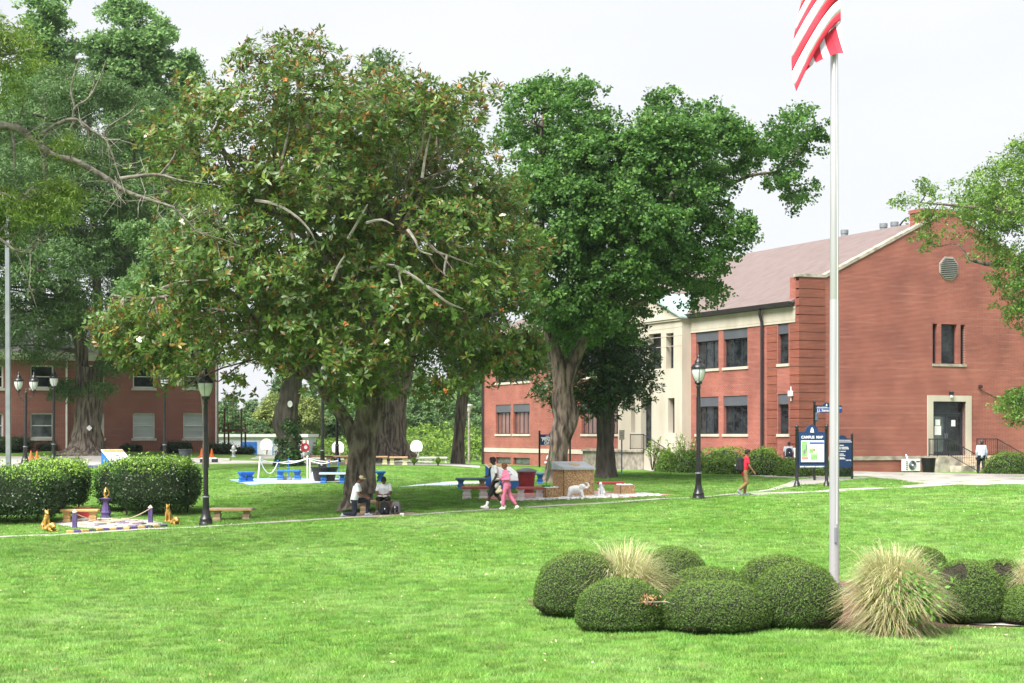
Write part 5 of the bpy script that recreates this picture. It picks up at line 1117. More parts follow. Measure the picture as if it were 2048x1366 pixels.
# clipped hedges: rounded boxes of leaves with bright new growth on top
def hedge(px0, px1, ytop, ybot, D, depth, label, seed, n, leaf=.075, mat='l_hedge', young=.55, name='hedge', group=None, fluff=.06, foot=.12):
    s = S(D); w = (px1-px0)/s; b = GD((px0+px1)/2, D+depth/2); H = ZC+(HZ-ytop)/s-b[2]; r = np.random.default_rng(seed)
    t = thing(name, label, 'hedge' if name == 'hedge' else 'shrub', b, 0, group)
    e = 2/4.2; ar = np.array([depth*H, depth*H, w*H, w*H, w*depth, w*depth*.3]); fc_ = r.choice(6, n, p=ar/ar.sum()); q = r.uniform(-1, 1, (n, 3)); q[np.arange(n), fc_//2] = np.where(fc_ % 2 == 0, 1., -1.)
    q[fc_ // 2 == 1, 1] *= np.where(r.uniform(0, 1, (fc_ // 2 == 1).sum()) < .3, np.sign(q[fc_ // 2 == 1, 1])*1., -np.sign(q[fc_ // 2 == 1, 1])*np.sign(q[fc_ // 2 == 1, 1])*1.)
    sup = q/((np.abs(q)**4.2).sum(1, keepdims=True))**(1/4.2); u = unit(np.sign(sup)*np.abs(sup)**3.2/np.array([w, depth, H]))
    k_ = 1+.05*wob(u, seed, 5.)+.03*wob(u, seed+3, 11.)
    zc = H*.53; foot_h = foot*H
    p = sup*k_[:, None]*np.array([w/2, depth/2, H*.47])+np.array([0, 0, zc]); nrm = unit(u)
    taper = np.clip(1-.22*np.clip((.35*H-p[:, 2])/(.35*H), 0, 1), .6, 1); p[:, :2] *= taper[:, None]
    p = p+nrm*r.normal(0, fluff, (n, 1))-nrm*np.abs(r.normal(0, fluff, (n, 1)))
    p[:, 2] += np.where((sup[:, 2] > .85) & (r.uniform(0, 1, n) < .10), r.uniform(0, .22, n), 0)
    keep = p[:, 2] > foot_h*r.uniform(.3, 1.6, n); p, sup, nrm = p[keep], sup[keep], nrm[keep]
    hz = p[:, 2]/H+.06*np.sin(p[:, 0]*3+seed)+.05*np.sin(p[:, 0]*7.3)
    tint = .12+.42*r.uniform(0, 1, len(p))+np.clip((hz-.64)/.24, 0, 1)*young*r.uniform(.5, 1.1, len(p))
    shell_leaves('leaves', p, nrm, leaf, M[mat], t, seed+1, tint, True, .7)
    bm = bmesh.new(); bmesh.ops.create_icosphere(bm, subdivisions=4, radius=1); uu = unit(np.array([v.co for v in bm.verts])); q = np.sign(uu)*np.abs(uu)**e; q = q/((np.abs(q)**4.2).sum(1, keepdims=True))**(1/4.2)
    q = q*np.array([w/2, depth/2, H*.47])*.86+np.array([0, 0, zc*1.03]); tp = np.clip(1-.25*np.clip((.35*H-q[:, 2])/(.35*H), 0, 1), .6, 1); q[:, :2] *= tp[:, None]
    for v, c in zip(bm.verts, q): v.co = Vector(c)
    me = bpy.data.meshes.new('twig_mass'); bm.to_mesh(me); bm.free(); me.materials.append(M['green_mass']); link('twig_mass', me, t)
    mb = MB()
    for k in range(max(3, int(w*2))): x = -w*.36+w*.72*k/max(2, int(w*2)-1); y = r.uniform(-.15, .15)*depth; mb.tube([(x, y, -.1), (x+r.normal()*.05, y, H*.3)], .035, 6)
    mb.build('stem', M['bark_dark'], t)
    return t
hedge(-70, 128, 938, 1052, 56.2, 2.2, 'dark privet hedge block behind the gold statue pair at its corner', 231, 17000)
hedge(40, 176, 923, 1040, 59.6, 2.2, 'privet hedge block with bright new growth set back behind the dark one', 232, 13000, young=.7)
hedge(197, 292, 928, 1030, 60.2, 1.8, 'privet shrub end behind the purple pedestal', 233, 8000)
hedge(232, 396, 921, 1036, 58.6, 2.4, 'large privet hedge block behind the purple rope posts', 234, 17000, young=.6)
# shrubs along the buildings
GB = 'clipped shrubs along the dormitory wall'
for i, (x0, x1, yt, D, lab) in enumerate(((-50, 62, 876, 100.5, 'large clipped shrub beside the double lamp'), (74, 113, 889, 103, 'dark clipped shrub behind the lamp beside the white downspout'), (134, 160, 888, 104, 'dark clipped shrub half hidden behind the oak trunk'), (243, 282, 892, 104, 'small clipped shrub by the blue slanted monument'), (325, 381, 887, 103, 'clipped shrub behind the charcoal bin'), (412, 470, 890.5, 104.5, 'wide clipped shrub at the dormitory corner beside the silver hydrant'), (470, 508, 897, 105.5, 'clipped shrub right of the silver hydrant'))):
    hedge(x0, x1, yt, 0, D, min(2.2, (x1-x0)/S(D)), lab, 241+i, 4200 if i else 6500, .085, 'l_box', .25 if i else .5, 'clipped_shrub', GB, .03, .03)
# azaleas along the hall
GA = 'azaleas in front of the brick hall'
def mound(px, py, hw, top, label, seed, n, mat='l_azalea', D=None, group=GA, leaf=.085, bias=.0, name='azalea_shrub'):
    b = G(px, py) if D is None else GD(px, D); s = S(b[1]); R = hw/s; H = ZC+(HZ-top)/s-b[2]; t = thing(name, label, 'shrub', b+np.array([0, R*.5, 0]), 0, group); r = np.random.default_rng(seed)
    u = unit(r.normal(size=(n, 3))); u[:, 2] = np.abs(u[:, 2]); lob = 1+.10*wob(u, seed, 5)+.06*wob(u, seed+2, 12)
    p = u*lob[:, None]*np.array([R, R*.75, H])*(1-.12*r.uniform(0, 1, (n, 1))**2); p[:, 2] = p[:, 2]*.97+.02
    tint = .05+.5*r.uniform(0, 1, n)+.4*u[:, 2]*r.uniform(.4, 1, n)+bias
    shell_leaves('leaves', p, u, leaf, M[mat], t, seed, tint, True, .8)
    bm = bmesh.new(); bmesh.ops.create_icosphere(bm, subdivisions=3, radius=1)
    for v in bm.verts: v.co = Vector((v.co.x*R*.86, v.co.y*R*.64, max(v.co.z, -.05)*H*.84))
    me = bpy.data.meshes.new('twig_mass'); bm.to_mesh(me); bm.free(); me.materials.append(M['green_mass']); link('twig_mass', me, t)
    mb = MB(); [mb.tube([(R*.2*k, 0, -.1), (R*.3*k, 0, H*.4)], .03, 6) for k in (-1, 0, 1)]; mb.build('stem', M['bark_dark'], t)
for i, (px, py, hw, top, lab, D) in enumerate(((1334, 938, 24, 903, 'small round azalea beside the entrance ramp', 85), (1380, 940, 34, 899, 'dark leaved azalea behind the lamp post', 84), (1450, 936, 62, 891, 'long bright azalea under the paired windows', 88), (1530, 938, 40, 892, 'bright azalea beneath the downspout', 87.5), (1438, 942, 44, 906, 'low azalea just behind the walker in red', 82), (1530, 942, 62, 898, 'wide bright azalea in front of the walker with the grey shirt', 82), (1590, 944, 40, 919, 'low leafy azalea behind the campus map', 80), (1650, 944, 26, 922, 'low azalea between the map posts', 81))):
    mound(px, py, hw, top, lab, 261+i, 3600, D=D, bias=-.25 if i == 1 else 0)
mound(1686, 945, 21, 905, 'clipped round yew right of the blue directory board', 271, 3000, 'l_box', 79, None, .06, .3, 'yew_shrub')
mound(2030, 948, 64, 903, 'wide clipped shrub beside the hall steps', 272, 5000, 'l_azalea', 82, None, .07, -.05, 'clipped_shrub')
# strap leaved plants round the court and bare rose canes by the ramp
def strap_plant(px, py, hw, top, label, seed, D=None, group='strap leaved plants along the court edge', n=130):
    b = G(px, py) if D is None else GD(px, D); s = S(b[1]); R, H = hw/s, (py-top)/s; t = thing('strap_leaf_plant', label, 'plant', b, 0, group); r = np.random.default_rng(seed)
    th = r.uniform(0, 6.28, n); sp = r.uniform(.2, 1, n); rows = []
    for k in range(5):
        f = k/4; x = R*sp*f; z = H*(1.25*f-(.5*sp+.2)*f*f)*1.2; c = np.stack([np.cos(th)*x, np.sin(th)*x, z], -1); sd_ = np.stack([-np.sin(th), np.cos(th), 0*th], -1); w = .06*(1-f*.9); rows.append(np.stack([c-sd_*w/2, c+sd_*w/2], 1))
    V = np.stack(rows, 1).reshape(-1, 3); base = np.arange(n)*10; Fc = np.concatenate([np.stack([base+2*k, base+2*k+1, base+2*k+3, base+2*k+2], -1) for k in range(4)])
    tag(fast_mesh('leaves', V, Fc, M['l_oak_fg'], t, attr=np.repeat(r.uniform(.4, 1, n), 10)), kind='stuff')
    mb = MB(); mb.lathe([(R*.2, -.05), (R*.14, .1), (.02, .2)], 8); mb.build('crown', M['bark_dark'], t)
for i, (px, py, hw, top, lab) in enumerate(((662, 924, 10, 912, 'strap leaved plant left of the huge oak'), (692, 922, 12, 911, 'strap leaved plant at the foot of the huge oak'), (760, 921, 11, 912, 'strap leaved plant beside the peach topped bench'), (782, 925, 10, 915, 'strap leaved plant behind the yellow bench'), (828, 931, 12, 915, 'strap leaved plant in front of the white hoop'), (876, 932, 11, 915, 'strap leaved plant by the slim tree'), (1175, 934, 9, 922, 'strap leaved plant at the foot of the entrance terrace'))): strap_plant(px, py, hw, top, lab, 281+i)
def canes(px, top, D, label, seed):
    b = GD(px, D); H = ZC+(HZ-top)/S(D)-b[2]; t = thing('rose_bush', label, 'shrub', b, 0, 'leggy rose bushes by the entrance'); r = np.random.default_rng(seed); tips = []; mb = MB()
    for k in range(12):
        a = r.uniform(0, 6.28); e = np.array([math.cos(a)*.6, math.sin(a)*.6, H])*r.uniform(.6, 1); m1 = e*.5+r.normal(size=3)*.08; mb.tube([(0, 0, -.1), m1, e], [.02, .014, .006], 5); tips += [m1+(e-m1)*f for f in r.uniform(0, 1, 9)]
    mb.build('cane', M['twig_brown'], t); foliage(np.array(tips), 5, .14, .09, .06, M['l_azalea'], t, seed, True)
    pts = np.array(tips)[::16]; V, Fc, k = leaf_faces(np.repeat(pts, 5, 0), unit(r.normal(size=(len(pts)*5, 3))), unit(r.normal(size=(len(pts)*5, 3))), np.full(len(pts)*5, .07), np.full(len(pts)*5, .06)); fast_mesh('flower', V, Fc, M['petal'], t)
canes(1305, 868, 92, 'leggy rose bush at the entrance doorway', 291); canes(1348, 876, 90, 'leggy rose bush in front of the limestone pier', 292); canes(1374, 866, 88, 'leggy rose bush beside the dark downspout', 293)

# fallen leaves and clover heads on the lawn
r = np.random.default_rng(330); nn = 900; px = r.uniform(-20, 2060, nn); Dd = np.where(r.uniform(0, 1, nn) < .5, r.uniform(50, 70, nn), r.uniform(19, 55, nn)); x = (px-CX)/F*Dd
ok = np.ones(nn, bool)
for poly in EXCL: ok &= ~inpoly(x, Dd, poly)
x, Dd = x[ok], Dd[ok]; nn = len(x); C = np.stack([x, Dd, T(x, Dd)+.045], -1); Nm = unit(r.normal(size=(nn, 3))*.5+np.array([0, -.4, 1])); Dr = unit(np.cross(Nm, r.normal(size=(nn, 3))))
V, Fc, k = leaf_faces(C, Dr, Nm, r.uniform(.03, .075, nn), r.uniform(.02, .04, nn)); o = fast_mesh('fallen_leaves', V, Fc, M['l_straw'], None, attr=np.repeat(r.choice([.08, .2, .55, .99], nn), 4)); tag(o, 'scattered fallen leaves and clover heads on the lawn', 'leaves', kind='stuff')
# ------------------------------------------------------------------ street furniture
def lamp_part(t, z0, head=True, x=0., y=0.):
    """acorn lantern: collar, glass with ribs, cap and finial; z0 = foot of the collar"""
    mb = MB(); mb.lathe([(.07, 0), (.075, .03), (.13, .06), (.15, .1), (.13, .13), (.12, .17)], 14, (x, y, z0)); c_ = mb.build('collar', M['black'], t, smooth=True)
    mb = MB(); mb.lathe([(.12, .15), (.16, .22), (.21, .34), (.235, .46), (.24, .54), (.235, .6)], 20, (x, y, z0)); g = mb.build('globe', M['globe'], t, smooth=True)
    for k in range(4):
        a = math.pi/4*(2*k+1)-.78; mb = MB(); mb.tube([(x+r_*math.cos(a), y+r_*math.sin(a), z0+z_) for r_, z_ in ((.125, .15), (.165, .22), (.214, .34), (.239, .46), (.244, .54), (.24, .6))], .009, 5); mb.build('rib', M['black'], g)
    mb = MB(); mb.lathe([(.265, .59), (.27, .64), (.25, .69), (.2, .75), (.14, .8), (.12, .83), (.14, .86), (.12, .9), (.06, .96), (.04, 1.0), (.055, 1.04), (.03, 1.08), (.005, 1.16)], 20, (x, y, z0)); mb.build('cap', M['black'], t, smooth=True)
def lamp(px, py, label, H=5.3, twin=False, D=None, group='black lamp posts with frosted lanterns', lean=0.):
    b = G(px, py) if D is None else GD(px, D); t = thing('street_lamp', label, 'street lamp', b, 0, group); t.rotation_euler.y = lean
    mb = MB(); mb.lathe([(.24, -.15), (.24, .05), (.22, .08), (.2, .17), (.21, .2), (.17, .26), (.135, .42), (.125, .5)], 16); mb.build('base', M['black'], t, smooth=True)
    hs = H-1.14 if not twin else H-1.05
    mb = MB(); mb.lathe([(.115, .45), (.105, .92), (.12, .94), (.12, .99), (.085, 1.01), (.075, hs-.5), (.062, hs-.15), (.09, hs-.1), (.07, hs-.03), (.06, hs)], 14); mb.build('post', M['black'], t, smooth=True)
    mb = MB(); mb.lathe([(.122, .915), (.128, .93), (.128, .95), (.122, .965)], 14); mb.build('ring', M['galv'], t, smooth=True)
    if twin:
        for s_ in (-1, 1):
            mb = MB(); mb.tube([(0, 0, hs-.35), (s_*.2, 0, hs-.3), (s_*.38, 0, hs-.28), (s_*.42, 0, hs-.1), (s_*.42, 0, hs)], .025, 7); mb.tube([(0, 0, hs-.6), (s_*.18, 0, hs-.5), (s_*.36, 0, hs-.28)], .014, 6); mb.build('arm', M['black'], t)
            lamp_part(t, hs-.02, x=s_*.42)
        mb = MB(); mb.lathe([(.06, 0), (.03, .08), (.045, .12), (.005, .22)], 10, (0, 0, hs)); mb.build('finial', M['black'], t)
    else: lamp_part(t, hs-.02)
    return t
lamp(412, 1050, 'black lamp post standing beside the mauve topped bench', lean=-.003)
lamp(1397, 998, 'black lamp post on the lawn before the paired hall windows')
lamp(107, 927, 'black single lamp post in front of the dormitory beside the traffic cones', D=95, lean=.006)
lamp(329, 925, 'black single lamp post in front of the dormitory beside the charcoal bin', D=95.5)
lamp(645, 934, 'black lamp post rising into the magnolia behind the blue plot', D=82)
lamp(674, 920, 'black twin headed lamp post beside the huge oak trunk', D=93, twin=True, H=5.0)
lamp(50, 932, 'black twin headed lamp post by the drive in front of the dormitory', D=92, twin=True, H=5.05, lean=.015)
lamp(2062, 1000, 'black lamp post right of the hall steps, only its lantern rim showing', D=61)
# grey floodlight pole
b = GD(17, 86); t = thing('light_pole', 'square grey steel light pole rising past the oak', 'light pole', b); t.rotation_euler.y = -.004
Hp = ZC+(HZ-408)/S(86)-b[2]; mb = MB(); mb.lathe([(.2, -.2), (.2, .05), (.16, .06), (.15, Hp)], 4, rot=math.pi/4); mb.build('pole', M['galv'], t)
mb = MB(); mb.bbox(-.55, .1, -.2, .2, Hp-.02, Hp+.28, .06); mb.build('lamp_head', M['galv'], t); mb = MB(); mb.box(-.16, .16, -.16, .16, Hp-.2, Hp-.03); mb.build('bracket', M['galv'], t)
# pale court lamp
b = GD(938, 118); t = thing('light_pole', 'slim pale pole with a small lamp head left of the hall corner', 'light pole', b); Hp = ZC+(HZ-822)/S(118)-b[2]
mb = MB(); mb.tube([(0, 0, -.3), (0, 0, Hp)], [.1, .075], 8); mb.build('pole', M['deadwood'], t); mb = MB(); mb.lathe([(.1, 0), (.22, .3), (.3, .42), (.3, .5), (.05, .55)], 12, (0, 0, Hp-.05)); mb.build('lamp_head', M['globe'], t)

# flagpole and flag
pb_ = GD(1668.5, 31.0); t = thing('flagpole', 'tall brushed aluminium flagpole rising from the clipped domes', 'flagpole', pb_)
mb = MB(); zj = ZC+(HZ-600)/S(31)-pb_[2]; rr_ = lambda z: .098-.0028*z
mb.lathe([(rr_(0), -.2), (rr_(zj), zj)], 28); mb.build('lower_section', M['aluminium'], t, smooth=True)
mb = MB(); mb.lathe([(rr_(zj)-.006, zj-.01), (rr_(zj)-.006, zj+.02), (rr_(zj)-.003, zj+.03), (.065, 13.2), (.02, 13.25)], 28); mb.build('upper_section', M['aluminium'], t, smooth=True)
mb = MB(); mb.lathe([(.04, 13.2), (.13, 13.3), (.15, 13.42), (.11, 13.54), (.01, 13.58)], 16); mb.build('ball', M['gold'], t, smooth=True)
mb = MB(); mb.lathe([(.3, -.1), (.3, .04), (.16, .12), (.11, .2)], 20); mb.build('collar', M['dark_metal'], t, smooth=True)
mb = MB(); mb.tube([(.03, -.11, 1.3), (.04, -.105, 6), (.02, -.1, 13.1)], .006, 5); mb.build('halyard', M['white'], t)
mb = MB(); mb.bbox(-.02, .03, -.13, -.08, .95, 1.25, .008); mb.build('cleat', M['galv'], t)
DF = 30.82; fl = thing('flag', 'red and white striped flag hanging in folds from the flagpole', 'flag', (pb_[0], pb_[1], 9.0)); fo = np.array(fl.location)
def sheet(name, rows, mat, dd, par, thick=.004):
    """cloth between two photo lines, with soft folds in depth"""
    A, B_ = [np.array(smooth_line([np.array([x, y, 0.]) for x, y in q], [1]*len(q), 6)[0])[:, :2] for q in rows]
    n = min(len(A), len(B_)); A = A[np.linspace(0, len(A)-1, 26).astype(int)]; B_ = B_[np.linspace(0, len(B_)-1, 26).astype(int)]
    V = []
    for s_ in (0, 1):
        for k in range(26):
            for f in np.linspace(0, 1, 4):
                x, y = A[k]*(1-f)+B_[k]*f; dep = DF+dd(x, y)+s_*thick; V.append(P(x, y, 31.0)*np.array([1, 0, 1])+np.array([0, dep, 0])-fo)
    n1 = 26*4; Fs = []
    for s_ in (0, 1): Fs += [(s_*n1+k*4+j, s_*n1+k*4+j+1, s_*n1+k*4+j+5, s_*n1+k*4+j+4) for k in range(25) for j in range(3)]
    Fs += [(k*4, k*4+4, n1+k*4+4, n1+k*4) for k in range(25)]+[(k*4+3, n1+k*4+3, n1+k*4+7, k*4+7) for k in range(25)]
    me = bpy.data.meshes.new(name); me.from_pydata([tuple(v) for v in V], [], Fs); me.materials.append(M[mat]); me.polygons.foreach_set('use_smooth', np.ones(len(me.polygons), bool)); me.update(); return link(name, me, par)
ly = [190, 179, 150, 124, 86, 70, 34, 16, -22, -42, -80]; lx = [1586, 1583, 1579.4, 1578.8, 1582.8, 1584.6, 1592.5, 1597, 1601, 1603, 1606]
ry = [46, 28, 4, -20, -44, -67, -90, -112, -135, -157, -180]
lines = []
for k in range(11):
    x0, y0, x1, y1 = 1677.0, ry[k], lx[k], ly[k]; q = []
    for f in np.linspace(0, 1, 7):
        x = x0+(x1-x0)*f; y = y0+(y1-y0)*(f**1.35*.9+f*.1)
        bow = (12 if k == 0 else 8)*math.sin(math.pi*f)*(1 if k < 5 else .5); q.append((x, y-bow*.2))
    lines.append(q)
fold = lambda x, y: -.10+.05*math.sin((x-1580)*.07+y*.02)+.025*math.sin(y*.06)
for k in range(10): sheet('stripe', (lines[k], lines[k+1]), 'flag_red' if k % 2 == 0 else 'flag_white', fold, fl)
# back fold with steep stripes: dividing lines from the upper fold down to the hem
top_ = [(1677, 46), (1668, 58), (1657, 66), (1644, 79), (1634, 92), (1622, 110), (1613, 124), (1603, 142), (1597, 158)]
hem = [(1687, 111), (1683, 111), (1672, 111), (1656, 116), (1642, 123), (1627, 131), (1616, 139), (1605, 149), (1597, 160)]
fold2 = lambda x, y: -.03+.02*math.sin((x-1580)*.09)
for k in range(8): sheet('stripe', ([top_[k], ((top_[k][0]+hem[k][0])/2-1.5, (top_[k][1]+hem[k][1])/2), hem[k]], [top_[k+1], ((top_[k+1][0]+hem[k+1][0])/2-1.5, (top_[k+1][1]+hem[k+1][1])/2), hem[k+1]]), 'flag_red' if k in (2, 4, 6) or k == 0 and False else ('flag_white'), fold2, fl) if k != 1 else sheet('stripe', ([top_[1], (1675, 84), hem[1]], [top_[2], (1663, 88), hem[2]]), 'flag_red', fold2, fl)

# benches: slab on two waisted pedestals
def bench(px, py, label, L_=1.35, top='bench_top', leg='tan_stone', H=.45, dep=.4, rot=0., D=None, group=None, th=.09, leg2=None, lx_=.68, legw=.15, rim=None):
    b = G(px, py) if D is None else GD(px, D); t = thing('bench', label, 'bench', b, rot, group)
    mb = MB(); mb.bbox(-L_/2, L_/2, -dep/2, dep/2, H-th, H, .02); mb.build('seat', M[top], t)
    if rim:
        mb = MB()
        for q in ((-L_/2-.006, L_/2+.006, -dep/2-.008, -dep/2+.02), (-L_/2-.006, L_/2+.006, dep/2-.02, dep/2+.008)): mb.bbox(q[0], q[1], q[2], q[3], H-th-.006, H-.02, .008)
        mb.build('seat_edge', M[rim], t)
    for s_ in (-1, 1):
        mb = MB(); w = legw
        mb.lathe([(w*1.25, -.06), (w*1.25, .05), (w*1.0, .09), (w*1.18, .15), (w*1.2, .19), (w*.85, .24), (w*.95, .29), (w*1.2, H-th-.03), (w*1.25, H-th+.004)], 4, (s_*L_/2*lx_, 0, 0), 1., dep/2/w*.62, math.pi/4); mb.build('leg', M[leg2 if leg2 and s_ > 0 else leg], t)
    return t
bench(464, 1040, 'mauve topped stone bench beside the near lamp post', 1.5, 'bench_top', 'tan_stone', .42, .5, -.05, rim='gold_matte')
bench(160, 1044, 'ochre bench behind the purple rope posts', 1.32, 'gold_matte', 'gold_matte', .44, .4, .03)
bench(752, 1022, 'tan bench under the magnolia where the student sits', 1.25, 'tan_stone', 'tan_stone', .45, .42, .05, D=57.0)
bench(188, 936, 'violet blue bench behind the privet hedge', 1.45, 'violet_blue', 'blue_faded', .45, .45, 0, D=80, leg2='orange_top', lx_=.55)
bench(492, 964, 'bright blue short bench at the corner of the blue slab', .62, 'blue', 'blue', .45, .5, .5, lx_=.5, legw=.17)
bench(578, 961, 'bright blue bench behind the white chain', 1.0, 'blue', 'blue', .46, .45, 0, D=72.5, lx_=.75, legw=.17)
bench(666, 963, 'blue bench with a white dotted edge beside the magnolia trunk', 1.15, 'blue', 'blue', .46, .45, .04, D=70.8, lx_=.7, rim='white')
bench(752, 960, 'bright blue bench half hidden behind the magnolia trunk', .75, 'blue', 'blue', .46, .45, .5, D=71.5, lx_=.6)
bench(943, 975, 'slate blue bench with tan legs behind the walkers', 1.28, 'blue_slate', 'blue_faded', .48, .45, -.1, D=67.0, leg2='tan_stone')
bench(1060, 967, 'blue topped bench behind the maroon bin', 1.25, 'blue_faded', 'blue', .48, .45, 0, D=70.5)
bench(950, 997, 'red and white bench left of the walkers', 1.0, 'pinkred', 'pinkwhite', .46, .42, .12, lx_=.62, legw=.19)
bench(1060, 993, 'red and white bench in front of the maroon bin', 1.0, 'pinkred', 'pinkwhite', .46, .42, .1, D=61.5, lx_=.7, legw=.17)
bench(1221, 986, 'red and white bench between the white statue and the aggregate cube', 1.05, 'red_paint', 'pinkwhite', .46, .42, .08, D=64, lx_=.7, legw=.16)
for px, L_, lab in ((638, 1.6, 'peach topped pale yellow bench behind the lamp post by the court'), (676, 1.5, 'peach topped pale yellow bench left of the magnolia trunk'), (757, 1.0, 'peach topped orange bench right of the magnolia trunk'), (797, 1.0, 'short peach topped pale yellow bench by the court edge')):
    bench(px, 933, lab, L_, 'orange_top', 'yellow_bench', .45, .42, 0, D=88, group=None, leg2='orange_top' if px < 700 else None)

# statues
def remesh(name, prims, voxel, mat, parent, smooth=4):
    """one continuous skin over tapered limbs ('c', p0, p1, r0, r1) and ellipsoids ('e', centre, radii, rot)"""
    bm = bmesh.new()
    for pr in prims:
        b2 = bmesh.new()
        if pr[0] == 'c':
            _, p0, p1, r0, r1 = pr
            for p, r_ in ((p0, r0), (p1, r1)):
                m_ = Matrix.Translation(Vector(p)); bmesh.ops.create_icosphere(b2, subdivisions=2, radius=r_, matrix=m_)
            h = bmesh.ops.convex_hull(b2, input=b2.verts[:]); bmesh.ops.delete(b2, geom=list({*h['geom_interior'], *h['geom_unused']} & set(b2.verts)), context='VERTS')
        else:
            rot = pr[3] if len(pr) > 3 else Matrix.Identity(4)
            bmesh.ops.create_icosphere(b2, subdivisions=3, radius=1, matrix=Matrix.Translation(Vector(pr[1])) @ rot @ Matrix.Diagonal((*pr[2], 1)))
        me_ = bpy.data.meshes.new('tmp'); b2.to_mesh(me_); b2.free(); bm.from_mesh(me_); bpy.data.meshes.remove(me_)
    me = bpy.data.meshes.new(name); bm.to_mesh(me); bm.free()
    o = link('tmp_skin', me); md = o.modifiers.new('r', 'REMESH'); md.mode = 'VOXEL'; md.voxel_size = voxel
    sm = o.modifiers.new('s', 'SMOOTH'); sm.iterations = smooth; sm.factor = .5
    dg = bpy.context.evaluated_depsgraph_get(); m2 = bpy.data.meshes.new_from_object(o.evaluated_get(dg)); bpy.data.objects.remove(o); bpy.data.meshes.remove(me)
    m2.name = name; m2.materials.clear(); m2.materials.append(mat); m2.polygons.foreach_set('use_smooth', np.ones(len(m2.polygons), bool))
    return link(name, m2, parent)
def sitting_dog(px, py, label, H, rot, mat='gold', D=None, ears=True, group=None, name='dog_statue'):
    b = G(px, py) if D is None else GD(px, D); t = thing(name, label, 'statue', b, rot, group); k = H
    pr = [('e', (0, .16*k, .22*k), (.17*k, .22*k, .2*k)), ('c', (0, .10*k, .28*k), (0, -.08*k, .56*k), .17*k, .135*k), ('c', (0, -.08*k, .56*k), (0, -.10*k, .72*k), .12*k, .10*k), ('e', (0, -.12*k, .80*k), (.105*k, .12*k, .105*k)), ('c', (0, -.18*k, .78*k), (0, -.29*k, .755*k), .065*k, .045*k)]
    for s in (-1, 1):
        pr += [('c', (s*.09*k, -.12*k, .48*k), (s*.1*k, -.17*k, .06*k), .065*k, .045*k), ('e', (s*.1*k, -.21*k, .035*k), (.05*k, .08*k, .035*k)), ('e', (s*.15*k, .12*k, .15*k), (.075*k, .16*k, .14*k)), ('e', (s*.17*k, -.03*k, .035*k), (.05*k, .11*k, .035*k))]
        if ears: pr += [('c', (s*.065*k, -.1*k, .86*k), (s*.085*k, -.09*k, .985*k), .04*k, .012*k)]
    pr += [('c', (0, .34*k, .06*k), (.15*k, .40*k, .04*k), .045*k, .02*k), ('e', (0, .05*k, .01*k), (.2*k, .3*k, .03*k))]
    remesh('body', pr, .018*k/.9+.004, M[mat], t, 3)
    mb = MB(); mb.lathe([(.125*k, -.02*k), (.132*k, 0), (.125*k, .02*k)], 16, (0, -.085*k, .64*k)); mb.build('dog_collar', M[mat], t, smooth=True); return t
def lying_dog(px, py, label, Lh, rot, group=None):
    b = G(px, py); t = thing('dog_statue', label, 'statue', b, rot, group); k = Lh
    pr = [('e', (0, .25*k, .26*k), (.24*k, .42*k, .24*k)), ('e', (0, -.18*k, .42*k), (.2*k, .2*k, .18*k)), ('c', (0, -.3*k, .36*k), (0, -.42*k, .33*k), .12*k, .10*k), ('c', (0, .05*k, .35*k), (0, -.12*k, .42*k), .2*k, .17*k)]
    for s in (-1, 1): pr += [('c', (s*.17*k, .0, .12*k), (s*.18*k, -.45*k, .06*k), .08*k, .06*k), ('e', (s*.24*k, .45*k, .16*k), (.1*k, .2*k, .15*k)), ('c', (s*.15*k, -.12*k, .52*k), (s*.22*k, -.16*k, .46*k), .05*k, .03*k), ('e', (s*.08*k, -.36*k, .28*k), (.07*k, .08*k, .07*k))]
    remesh('body', pr, .018, M['gold'], t, 3)
    mb = MB(); mb.lathe([(.215*k, -.02), (.225*k, 0), (.215*k, .02)], 16, (0, -.05*k, .38*k)); mb.build('dog_collar', M['gold'], t, smooth=True)
sitting_dog(92, 1058, 'gold seated dog statue beside the dark hedge corner', .68, math.radians(35))
lying_dog(103, 1063, 'gold lying bulldog statue in front of the seated one by the hedge corner', .5, math.radians(40))
sitting_dog(337, 1044, 'gold seated dog statue with pointed ears right of the rope post', .66, math.radians(-5))
lying_dog(352, 1050, 'gold lying bulldog statue right of the seated gold dog with pointed ears', .48, math.radians(25))
# white elephant and white seated figure
b = G(1153, 996); t = thing('elephant_statue', 'small white elephant statue with raised trunk in front of the aggregate monument', 'statue', b, 0); k = .62
pr = [('e', (-.05*k, 0, .50*k), (.42*k, .24*k, .26*k)), ('e', (-.3*k, 0, .44*k), (.22*k, .22*k, .26*k)), ('e', (.36*k, 0, .66*k), (.19*k, .17*k, .19*k)), ('c', (.25*k, 0, .58*k), (.38*k, 0, .66*k), .2*k, .16*k), ('c', (.5*k, 0, .64*k), (.64*k, 0, .60*k), .08*k, .065*k), ('c', (.64*k, 0, .60*k), (.74*k, 0, .72*k), .065*k, .055*k), ('c', (.74*k, 0, .72*k), (.68*k, 0, .88*k), .055*k, .045*k), ('c', (.68*k, 0, .88*k), (.56*k, 0, .92*k), .045*k, .035*k), ('c', (-.48*k, 0, .5*k), (-.54*k, .02*k, .22*k), .03*k, .02*k)]
for x, y, lean in ((-.38, -.13, -.12), (-.36, .13, .02), (.28, -.13, .12), (.25, .13, -.02)): pr.append(('c', (x*k, y*k, .42*k), ((x+lean)*k, y*k, .02*k), .105*k, .085*k))
for s in (-1, 1): pr += [('e', (.28*k, s*.2*k, .68*k), (.13*k, .03*k, .17*k)), ('c', (.5*k, s*.08*k, .58*k), (.66*k, s*.1*k, .6*k), .025*k, .012*k)]
remesh('body', pr, .016, M['white'], t, 2)
